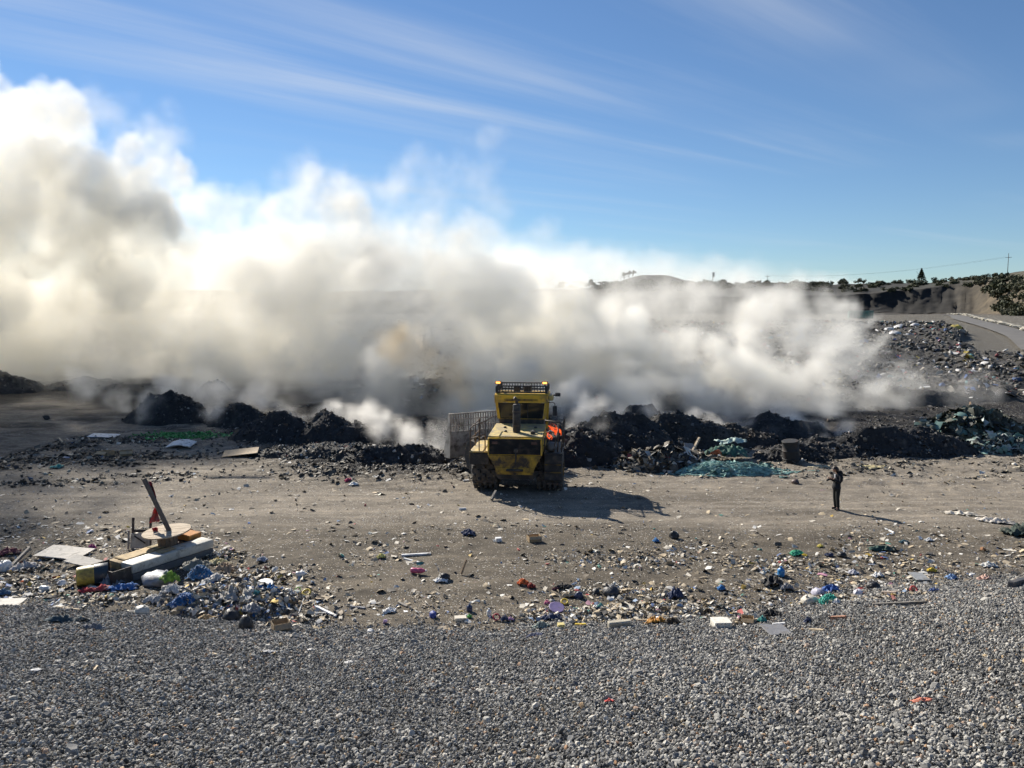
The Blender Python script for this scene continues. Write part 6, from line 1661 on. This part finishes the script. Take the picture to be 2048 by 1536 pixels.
for v in bm.verts:
    x, y, z = v.co
    f = .85 if (x > .35 and z < .45) else 1.16
    k = 1 + rr.uniform(-.05, .05)
    v.co = Vector((x * .106 * f * k - .012, y * .092 * f * k, z * .122 * k + .112 - (.05 if (x < 0 and z < -.2) else 0)))
me = bpy.data.meshes.new('hair'); bm.to_mesh(me); bm.free(); me.shade_smooth(); me.materials.append(m_hair); link(bpy.data.objects.new('hair', me), hd)
MB().tube([(-.06, 0, 1.50), (-.125, 0, 1.47), (-.15, 0, 1.40), (-.13, 0, 1.33)], [.05, .085, .085, .04], 12).build('hood', m_jac, PER, True)
# hands around the camera: palm, four fingers, thumb
for s in (-1, 1):
    w = Vector((.24, s * .085, 1.245)); c = w + Vector((.075, -s * .02, .015))
    V = [w, c, c + Vector((.02, -s * .005, .01))]; E = [(0, 1), (1, 2)]; Rr = [.030, (.040, .024), .030]
    skinned('hand', [tuple(v) for v in V], E, Rr, m_skin, PER)
    for i in range(4):
        b0 = c + Vector((.015 + .012 * i, -s * .004, .030 - i * .016)); ln = (.030, .036, .034, .026)[i]
        skinned('finger', [tuple(b0), tuple(b0 + Vector((ln, -s * .012, .006))), tuple(b0 + Vector((ln * 1.25, -s * .036, -.004)))], [(0, 1), (1, 2)], [.0095, .009, .008], m_skin, PER, 1)
    t0 = w + Vector((.03, -s * .005, .028))
    skinned('thumb', [tuple(t0), tuple(t0 + Vector((.025, -s * .018, .022))), tuple(t0 + Vector((.048, -s * .028, .020)))], [(0, 1), (1, 2)], [.012, .0105, .009], m_skin, PER, 1)
PM = Matrix.Translation(PER.location) @ Matrix.Rotation(PER.rotation_euler.z, 4, 'Z')
pc = empty('photo_camera', PM @ Vector((.345, 0, 1.22)), (0, R(22), PER.rotation_euler.z)); tag(pc, 'black camera held in both hands by the person', 'camera')
MB().box(-.03, .03, -.068, .068, -.042, .045, ch=.012).build('camera_body', m_shoe, pc)
MB().lathe([(.036, 0), (.038, .06), (.034, .10), (.03, .10)], 16, Matrix.Translation((.03, 0, 0)) @ Matrix.Rotation(R(90), 4, 'Y')).build('lens', m_shoe, pc, True)
MB().box(-.02, .02, -.022, .022, .0455, .068, ch=.008).build('viewfinder', m_shoe, pc)
# ------------------------------------------------------------------ smoke
def ginput(ng, node, i, v):
    if hasattr(v, 'is_linked'): ng.links.new(v, node.inputs[i])
    elif v is not None: node.inputs[i].default_value = v
def gmath(ng, op, a, b=None, c=None, clamp=False):
    n = ng.nodes.new('ShaderNodeMath'); n.operation = op; n.use_clamp = clamp
    for i, v in enumerate((a, b, c)): ginput(ng, n, i, v)
    return n.outputs[0]
def gvec(ng, op, a, b=None):
    n = ng.nodes.new('ShaderNodeVectorMath'); n.operation = op
    for i, v in enumerate((a, b)): ginput(ng, n, i, v)
    return n.outputs[0]

def smoke_volume(name, puffs, lo, hi, vox, mat, coarse=1.0, warp=2.2, amp=0.6, nscale=0.17, seed=0.0):
    """puffs: (x, y, z, rx, ry, rz, density, edge). A coarse field is laid out here; the nodes add the billows and fill a grid."""
    lo = np.array(lo, float); hi = np.array(hi, float)
    n = np.maximum(2, np.ceil((hi - lo) / coarse).astype(int) + 1)
    st = (hi - lo) / (n - 1)
    ax = [lo[k] + st[k] * np.arange(n[k]) for k in range(3)]
    S = np.full(n, -1.0); W = np.full(n, 1e-6); Dn = np.zeros(n); En = np.full(n, 1e-6 * 0.5)
    for (x, y, z, rx, ry, rz, de, ed) in puffs:
        sl = []
        ok = True
        for k, (c, r) in enumerate(((x, rx), (y, ry), (z, rz))):
            i0 = max(0, int((c - 1.9 * r - lo[k]) / st[k])); i1 = min(n[k], int((c + 1.9 * r - lo[k]) / st[k]) + 2)
            if i1 <= i0: ok = False
            sl.append(slice(i0, i1))
        if not ok: continue
        A = ((ax[0][sl[0]] - x) / rx)[:, None, None]; B = ((ax[1][sl[1]] - y) / ry)[None, :, None]; C = ((ax[2][sl[2]] - z) / rz)[None, None, :]
        s = 1 - np.sqrt(A * A + B * B + C * C)
        s = np.maximum(s, -1.0)
        t = tuple(sl)
        w = np.exp(7 * s)
        S[t] = np.maximum(S[t], s); W[t] += w; Dn[t] += w * de; En[t] += w * ed
    D = Dn / W; E = np.clip(En / W, 0.08, 2.0)
    me = bpy.data.meshes.new(name)
    N = int(n.prod())
    me.vertices.add(N)
    for nm, arr in (('s', S), ('d', D), ('e', E)):
        q = me.attributes.new(nm, 'FLOAT', 'POINT'); q.data.foreach_set('value', np.ascontiguousarray(arr, dtype=np.float32).ravel())
    ob = link(bpy.data.objects.new(name, me))
    me.materials.append(mat)
    ng = bpy.data.node_groups.new(name + '_grid', 'GeometryNodeTree')
    ng.interface.new_socket('Geometry', in_out='INPUT', socket_type='NodeSocketGeometry')
    ng.interface.new_socket('Geometry', in_out='OUTPUT', socket_type='NodeSocketGeometry')
    gi = ng.nodes.new('NodeGroupInput'); go = ng.nodes.new('NodeGroupOutput')
    pos = ng.nodes.new('GeometryNodeInputPosition').outputs[0]
    def gnoise(sc, det, off, rough=0.55):
        q = ng.nodes.new('ShaderNodeTexNoise'); q.noise_dimensions = '3D'
        q.inputs['Scale'].default_value = sc; q.inputs['Detail'].default_value = det; q.inputs['Roughness'].default_value = rough
        ng.links.new(gvec(ng, 'ADD', pos, (off, off * 0.37, -off * 1.7)), q.inputs['Vector'])
        return q
    wv = gvec(ng, 'SUBTRACT', gnoise(0.11, 3, 13.0 + seed).outputs['Color'], (0.5, 0.5, 0.5))
    wv = gvec(ng, 'MULTIPLY', wv, (warp * 4, warp * 4, warp * 4))
    p2 = gvec(ng, 'ADD', pos, wv)
    fine = gvec(ng, 'SUBTRACT', gnoise(nscale * 1.3, 3, 57.0 + seed).outputs['Color'], (0.5, 0.5, 0.5))
    fw = 1.1 / nscale
    p3 = gvec(ng, 'ADD', gvec(ng, 'ADD', pos, gvec(ng, 'MULTIPLY', wv, (0.5, 0.5, 0.5))), gvec(ng, 'MULTIPLY', fine, (fw, fw, fw)))
    sp3 = ng.nodes.new('ShaderNodeVectorRotate'); sp3.rotation_type = 'Y_AXIS'; sp3.inputs['Angle'].default_value = 0.6
    ng.links.new(p3, sp3.inputs['Vector'])
    p3 = gvec(ng, 'MULTIPLY', sp3.outputs[0], (0.72, 1.0, 1.0))
    def wnoise(sc, det, off, rough):
        q = ng.nodes.new('ShaderNodeTexNoise'); q.noise_dimensions = '3D'
        q.inputs['Scale'].default_value = sc; q.inputs['Detail'].default_value = det; q.inputs['Roughness'].default_value = rough
        ng.links.new(gvec(ng, 'ADD', p3, (off, off * 0.37, -off * 1.7)), q.inputs['Vector'])
        return q.outputs[0]
    q = gvec(ng, 'DIVIDE', gvec(ng, 'SUBTRACT', p2, tuple(lo)), tuple(st))
    q = gvec(ng, 'MAXIMUM', q, (0, 0, 0)); q = gvec(ng, 'MINIMUM', q, tuple(n - 1.001))
    fl = gvec(ng, 'FLOOR', q); fr = gvec(ng, 'SUBTRACT', q, fl)
    s1 = ng.nodes.new('ShaderNodeSeparateXYZ'); ng.links.new(fl, s1.inputs[0])
    s2 = ng.nodes.new('ShaderNodeSeparateXYZ'); ng.links.new(fr, s2.inputs[0])
    base = gmath(ng, 'MULTIPLY_ADD', gmath(ng, 'MULTIPLY_ADD', s1.outputs[0], float(n[1]), s1.outputs[1]), float(n[2]), s1.outputs[2])
    def sample(attr, idx):
        na = ng.nodes.new('GeometryNodeInputNamedAttribute'); na.data_type = 'FLOAT'; na.inputs[0].default_value = attr
        si = ng.nodes.new('GeometryNodeSampleIndex'); si.data_type = 'FLOAT'; si.domain = 'POINT'; si.clamp = True
        ng.links.new(gi.outputs[0], si.inputs['Geometry']); ng.links.new(na.outputs[0], si.inputs['Value']); ng.links.new(idx, si.inputs['Index'])
        return si.outputs[0]
    def lerpn(a, b, t):
        q_ = ng.nodes.new('ShaderNodeMix'); q_.data_type = 'FLOAT'
        ng.links.new(t, q_.inputs[0]); ng.links.new(a, q_.inputs[2]); ng.links.new(b, q_.inputs[3])
        return q_.outputs[0]
    idx = {}
    for i in (0, 1):
        for j in (0, 1):
            for k in (0, 1):
                idx[i, j, k] = gmath(ng, 'ADD', base, float((i * n[1] + j) * n[2] + k) + 0.25)
    def tri(attr):
        v = {k: sample(attr, t) for k, t in idx.items()}
        x00 = lerpn(v[0, 0, 0], v[1, 0, 0], s2.outputs[0]); x01 = lerpn(v[0, 0, 1], v[1, 0, 1], s2.outputs[0])
        x10 = lerpn(v[0, 1, 0], v[1, 1, 0], s2.outputs[0]); x11 = lerpn(v[0, 1, 1], v[1, 1, 1], s2.outputs[0])
        return lerpn(lerpn(x00, x10, s2.outputs[1]), lerpn(x01, x11, s2.outputs[1]), s2.outputs[2])
    sv, dv, ev = tri('s'), sample('d', idx[0, 0, 0]), sample('e', idx[0, 0, 0])
    nz = gmath(ng, 'SUBTRACT', wnoise(nscale, 5, 3.0 + seed, 0.66), 0.5)
    sv = gmath(ng, 'MULTIPLY_ADD', nz, amp * 2, sv)
    mr = ng.nodes.new('ShaderNodeMapRange'); mr.interpolation_type = 'SMOOTHSTEP'
    ng.links.new(sv, mr.inputs[0]); mr.inputs[1].default_value = 0.0; ng.links.new(ev, mr.inputs[2])
    dens = gmath(ng, 'MULTIPLY', mr.outputs[0], dv)
    m2 = ng.nodes.new('ShaderNodeMapRange'); m2.interpolation_type = 'SMOOTHSTEP'
    ng.links.new(wnoise(nscale * 0.9, 6, 31.0 + seed, 0.72), m2.inputs[0])
    m2.inputs[1].default_value = 0.40; m2.inputs[2].default_value = 0.62; m2.inputs[3].default_value = 0.15; m2.inputs[4].default_value = 1.9
    dens = gmath(ng, 'MULTIPLY', dens, m2.outputs[0])
    vc = ng.nodes.new('GeometryNodeVolumeCube')
    ng.links.new(dens, vc.inputs['Density'])
    vc.inputs['Min'].default_value = tuple(lo); vc.inputs['Max'].default_value = tuple(hi)
    for k, nm in enumerate('XYZ'):
        vc.inputs['Resolution ' + nm].default_value = int(round((hi[k] - lo[k]) / vox)) + 1
    sm = ng.nodes.new('GeometryNodeSetMaterial'); sm.inputs['Material'].default_value = mat
    ng.links.new(vc.outputs[0], sm.inputs[0]); ng.links.new(sm.outputs[0], go.inputs[0])
    md = ob.modifiers.new('smoke', 'NODES'); md.node_group = ng
    return tag(ob, kind='stuff')

def smoke_mat(name, col, aniso=0.35, mul=1.0):
    """even white scattering with a little absorption, thick where the grid is dense"""
    m = bpy.data.materials.new(name); m.use_nodes = True
    nt = m.node_tree; nt.nodes.clear()
    out = nt.nodes.new('ShaderNodeOutputMaterial')
    at_ = nt.nodes.new('ShaderNodeAttribute'); at_.attribute_name = 'density'
    vc = nt.nodes.new('ShaderNodeVolumeCoefficients')
    vc.inputs['Anisotropy'].default_value = aniso
    for nm, k in (('Scatter Coefficients', tuple(c * mul for c in col)), ('Absorption Coefficients', tuple((1 - c) * mul for c in col))):
        q = nt.nodes.new('ShaderNodeVectorMath'); q.operation = 'SCALE'
        q.inputs[0].default_value = k
        nt.links.new(at_.outputs['Fac'], q.inputs['Scale']); nt.links.new(q.outputs[0], vc.inputs[nm])
    nt.links.new(vc.outputs[0], out.inputs['Volume'])
    return m
m_smoke = smoke_mat('pale_smoke', (0.999, 0.980, 0.928), 0.15, 0.24)
m_wisp = smoke_mat('thin_smoke', (0.995, 0.98, 0.95), 0.4, 0.6)
m_brown = smoke_mat('brown_smoke', (0.93, 0.80, 0.60), 0.25, 0.8)
m_drift = smoke_mat('far_smoke', (0.98, 0.97, 0.95), 0.3, 1.0)
rnd = random.Random(4)
puffs = []
def puff(px, py, d, rpx, dens=0.9, edge=0.25, deep=0.55, flat=1.0, kids=0, spread=0.85, small=0.42):
    if d > 57 and py < 560: d = d - 13 * min(1, max(0, (620 - px) / 420))      # the column leans towards the camera as it rises to the left
    if px < -100: d = min(d, 64)
    if d > 60 and 640 < px < 1000: d = max(57, d - 11 * min(1, (px - 640) / 180))
    p = atd(px, py, d); r = 1.18 * rpx * d / FPX
    puffs.append((p.x, p.y, p.z, r, r * deep, r * flat, dens, edge))
    for _ in range(kids):
        v = Vector((rnd.gauss(0, 1), rnd.gauss(0, .8), rnd.gauss(0.25, 1))).normalized() * r * spread * rnd.uniform(.75, 1.15)
        q = r * small * rnd.uniform(.6, 1.25)
        puffs.append((p.x + v.x, p.y + v.y * deep, p.z + v.z, q, q, q, dens * rnd.uniform(.6, 1.3), edge))
# great column, rising to the left out of the frame
for a in [(1000, 720, 66, 90), (-330, 240, 98, 190), (-150, 310, 94, 170), (-190, 500, 92, 190), (30, 285, 88, 95), (-30, 410, 86, 140), (120, 410, 84, 95), (285, 345, 82, 58), (345, 390, 82, 52), (250, 490, 80, 115),
          (90, 570, 80, 150), (-70, 640, 82, 160), (-260, 640, 86, 180), (330, 610, 78, 150), (480, 560, 78, 125), (560, 670, 74, 140), (640, 530, 78, 120), (760, 550, 76, 125),
          (700, 670, 72, 130), (850, 620, 72, 120), (420, 720, 72, 85), (260, 715, 74, 85), (120, 700, 76, 80), (930, 530, 76, 90), (980, 640, 70, 100), (800, 760, 66, 75),
          (900, 790, 62, 70), (680, 765, 66, 65), (560, 755, 68, 70), (330, 740, 72, 70), (180, 735, 74, 70), (450, 760, 68, 60), (760, 800, 60, 60), (850, 830, 56, 50)]:
    puff(*a, dens=0.7 if a[0] < -100 else 1.2 if a[1] < 500 else 0.95, edge=0.12 if a[1] < 500 else 0.25, kids=12, deep=0.5)
for a in [(520, 790, 62, 45), (620, 800, 60, 50), (700, 815, 58, 50), (400, 785, 64, 40), (230, 760, 70, 45), (60, 745, 74, 55), (100, 640, 80, 90), (200, 620, 80, 90), (330, 790, 62, 30), (150, 775, 66, 30), (10, 770, 66, 36), (480, 800, 60, 32), (560, 815, 57, 34), (640, 830, 55, 36), (760, 835, 54, 40), (430, 775, 60, 34), (240, 785, 64, 28), (60, 775, 70, 34), (40, 745, 78, 62), (-60, 760, 74, 60), (150, 745, 78, 62), (20, 768, 68, 44), (110, 772, 68, 44), (200, 775, 68, 40), (290, 778, 66, 38), (370, 785, 62, 36), (270, 745, 76, 60), (380, 745, 76, 60), (500, 745, 72, 60), (620, 750, 70, 60), (740, 745, 68, 60), (860, 740, 66, 60)]:
    puff(*a, dens=1.6, edge=0.6, kids=7, spread=1.0)
for a in [(100, 610, 94, 110), (300, 600, 94, 110), (500, 600, 94, 110), (700, 600, 92, 110), (880, 610, 92, 100)]:
    puff(*a, dens=0.9, edge=0.9, kids=5)
for a in [(1040, 640, 68, 90), (1110, 670, 66, 90), (1030, 740, 63, 80), (1140, 760, 60, 66), (1050, 690, 72, 100), (1200, 690, 70, 80), (1070, 690, 66, 110), (1170, 715, 64, 95), (1260, 740, 62, 88), (1110, 790, 60, 80), (1350, 735, 62, 84), (1450, 755, 60, 78), (1540, 780, 58, 70), (1610, 810, 56, 55), (1655, 840, 54, 36),
          (1000, 810, 56, 75), (920, 845, 53, 58), (1250, 800, 56, 60), (1380, 800, 56, 55), (1480, 815, 55, 50), (1560, 840, 54, 44), (1300, 835, 52, 40), (1180, 830, 52, 44), (1700, 815, 58, 46), (1620, 770, 60, 60), (1500, 730, 64, 66), (1760, 800, 60, 40)]:
    puff(*a, dens=3.4, edge=0.7, kids=9, spread=1.0, deep=0.8)
# loose, see-through smoke
for a in [(720, 440, 80, 90), (610, 380, 82, 66), (560, 430, 82, 66), (830, 400, 80, 66), (940, 340, 82, 46), (980, 270, 82, 36), (960, 440, 80, 66), (1050, 560, 74, 80), (430, 460, 84, 66),
          (330, 270, 88, 50), (230, 230, 90, 60), (870, 450, 78, 70)]:
    puff(*a, dens=0.5, edge=1.0, kids=7, spread=1.0)
for a in [(1130, 620, 84, 100), (1250, 630, 82, 95), (1350, 640, 80, 90), (1480, 665, 76, 85), (1560, 690, 74, 75), (1660, 735, 70, 66), (1740, 765, 66, 60), (1840, 792, 62, 48), (1910, 800, 60, 34), (1800, 770, 68, 50), (1880, 785, 66, 40), (1940, 800, 64, 30), (1700, 780, 64, 56),
          (1700, 670, 92, 50), (1650, 620, 96, 44), (1750, 815, 60, 46), (1400, 600, 90, 66), (1290, 590, 92, 66), (1540, 605, 94, 60), (1610, 650, 90, 60)]:
    puff(*a, dens=1.0, edge=1.1, kids=6, spread=1.0, deep=0.9)
# streaks drifting low over the waste slope at the right
for a in [(1680, 750, 64, 52), (1760, 765, 64, 48), (1840, 780, 63, 42), (1910, 795, 61, 34), (1970, 806, 60, 28), (1990, 800, 62, 24), (1880, 805, 58, 30), (1790, 800, 58, 34), (1640, 705, 72, 56), (1720, 700, 82, 44), (1700, 645, 96, 40), (1685, 605, 100, 30), (1800, 735, 78, 36), (1590, 660, 84, 56), (1500, 625, 90, 56)]:
    puff(*a, dens=2.6, edge=1.0, kids=8, spread=1.1, deep=0.8, flat=0.6)
smoke_volume('smoke', puffs, (-92, 44, 0.2), (46, 108, 42.2), 0.43, m_smoke, warp=1.6, amp=0.62, nscale=0.24)
# low wisps creeping between and before the heaps
puffs = []
for a in [(300, 815, 52, 26), (330, 790, 53, 24), (350, 770, 54, 22), (285, 840, 51, 16), (430, 830, 51, 24), (470, 800, 52, 20), (590, 850, 47, 16), (615, 870, 46, 12), (700, 850, 47, 40), (760, 860, 46, 34), (830, 880, 44, 34),
          (880, 890, 43, 30), (760, 900, 42, 16), (700, 905, 42, 8), (1180, 840, 43, 34), (1210, 870, 42, 24), (1250, 860, 43, 16), (1160, 800, 46, 30), (1280, 870, 42, 12), (1205, 905, 40, 12), (1300, 820, 47, 24), (1390, 820, 48, 20),
          (1430, 850, 46, 16), (1480, 850, 47, 20), (1540, 860, 46, 18), (1600, 860, 46, 22), (1650, 870, 45, 16), (1390, 860, 44, 10), (40, 780, 66, 30), (110, 770, 66, 30), (20, 740, 62, 20), (940, 900, 42, 22), (960, 870, 44, 30), (390, 800, 55, 30), (440, 790, 55, 30), (520, 800, 54, 30), (560, 830, 51, 26), (640, 850, 48, 28), (230, 790, 57, 30), (170, 780, 57, 30), (1330, 850, 45, 20), (1450, 830, 48, 30), (1520, 830, 48, 30), (1580, 835, 48, 30), (1640, 845, 47, 26), (1700, 850, 47, 24), (1240, 835, 46, 24), (1120, 820, 45, 36), (1150, 860, 42, 20)]:
    puff(*a, dens=1.7, edge=0.9, kids=7, deep=1.2, small=0.55, spread=1.0)
wisps = smoke_volume('smoke', puffs, (-36, 38.5, 0.05), (30, 58, 7.0), 0.27, m_wisp, coarse=0.5, warp=0.7, amp=0.8, nscale=0.55, seed=40)
# the yellow-brown billow over the hottest fire, left of the machine
puffs = []
for a in [(945, 780, 51, 30), (915, 755, 52, 36), (880, 725, 53, 42), (845, 700, 54, 44), (800, 680, 55, 40), (900, 715, 54, 32), (950, 805, 50, 24)]:
    puff(*a, dens=0.9, edge=0.9, kids=7, spread=1.0)
brown = smoke_volume('smoke', puffs, (-13, 46, 0.6), (0, 60, 9), 0.3, m_brown, coarse=0.6, warp=0.8, amp=0.7, nscale=0.35, seed=80)
# a far bank of drifting smoke behind the hills
puffs = []
for px in range(500, 1800, 50):
    top = np.interp(px, [500, 950, 1050, 1200, 1400, 1550, 1700, 1800], [430, 455, 462, 478, 498, 525, 556, 575]) + rnd.uniform(-5, 5)
    p = atd(px, 640, 690); h = (640 - top) * 690 / FPX
    puffs.append((p.x, 690 + rnd.uniform(-15, 15), p.z, 62, 60, h, 0.016, 0.35))
drift = smoke_volume('smoke', puffs, (-290, 600, 2), (380, 780, 120), 9.0, m_drift, coarse=7.0, warp=5, amp=0.12, nscale=0.02, seed=120)
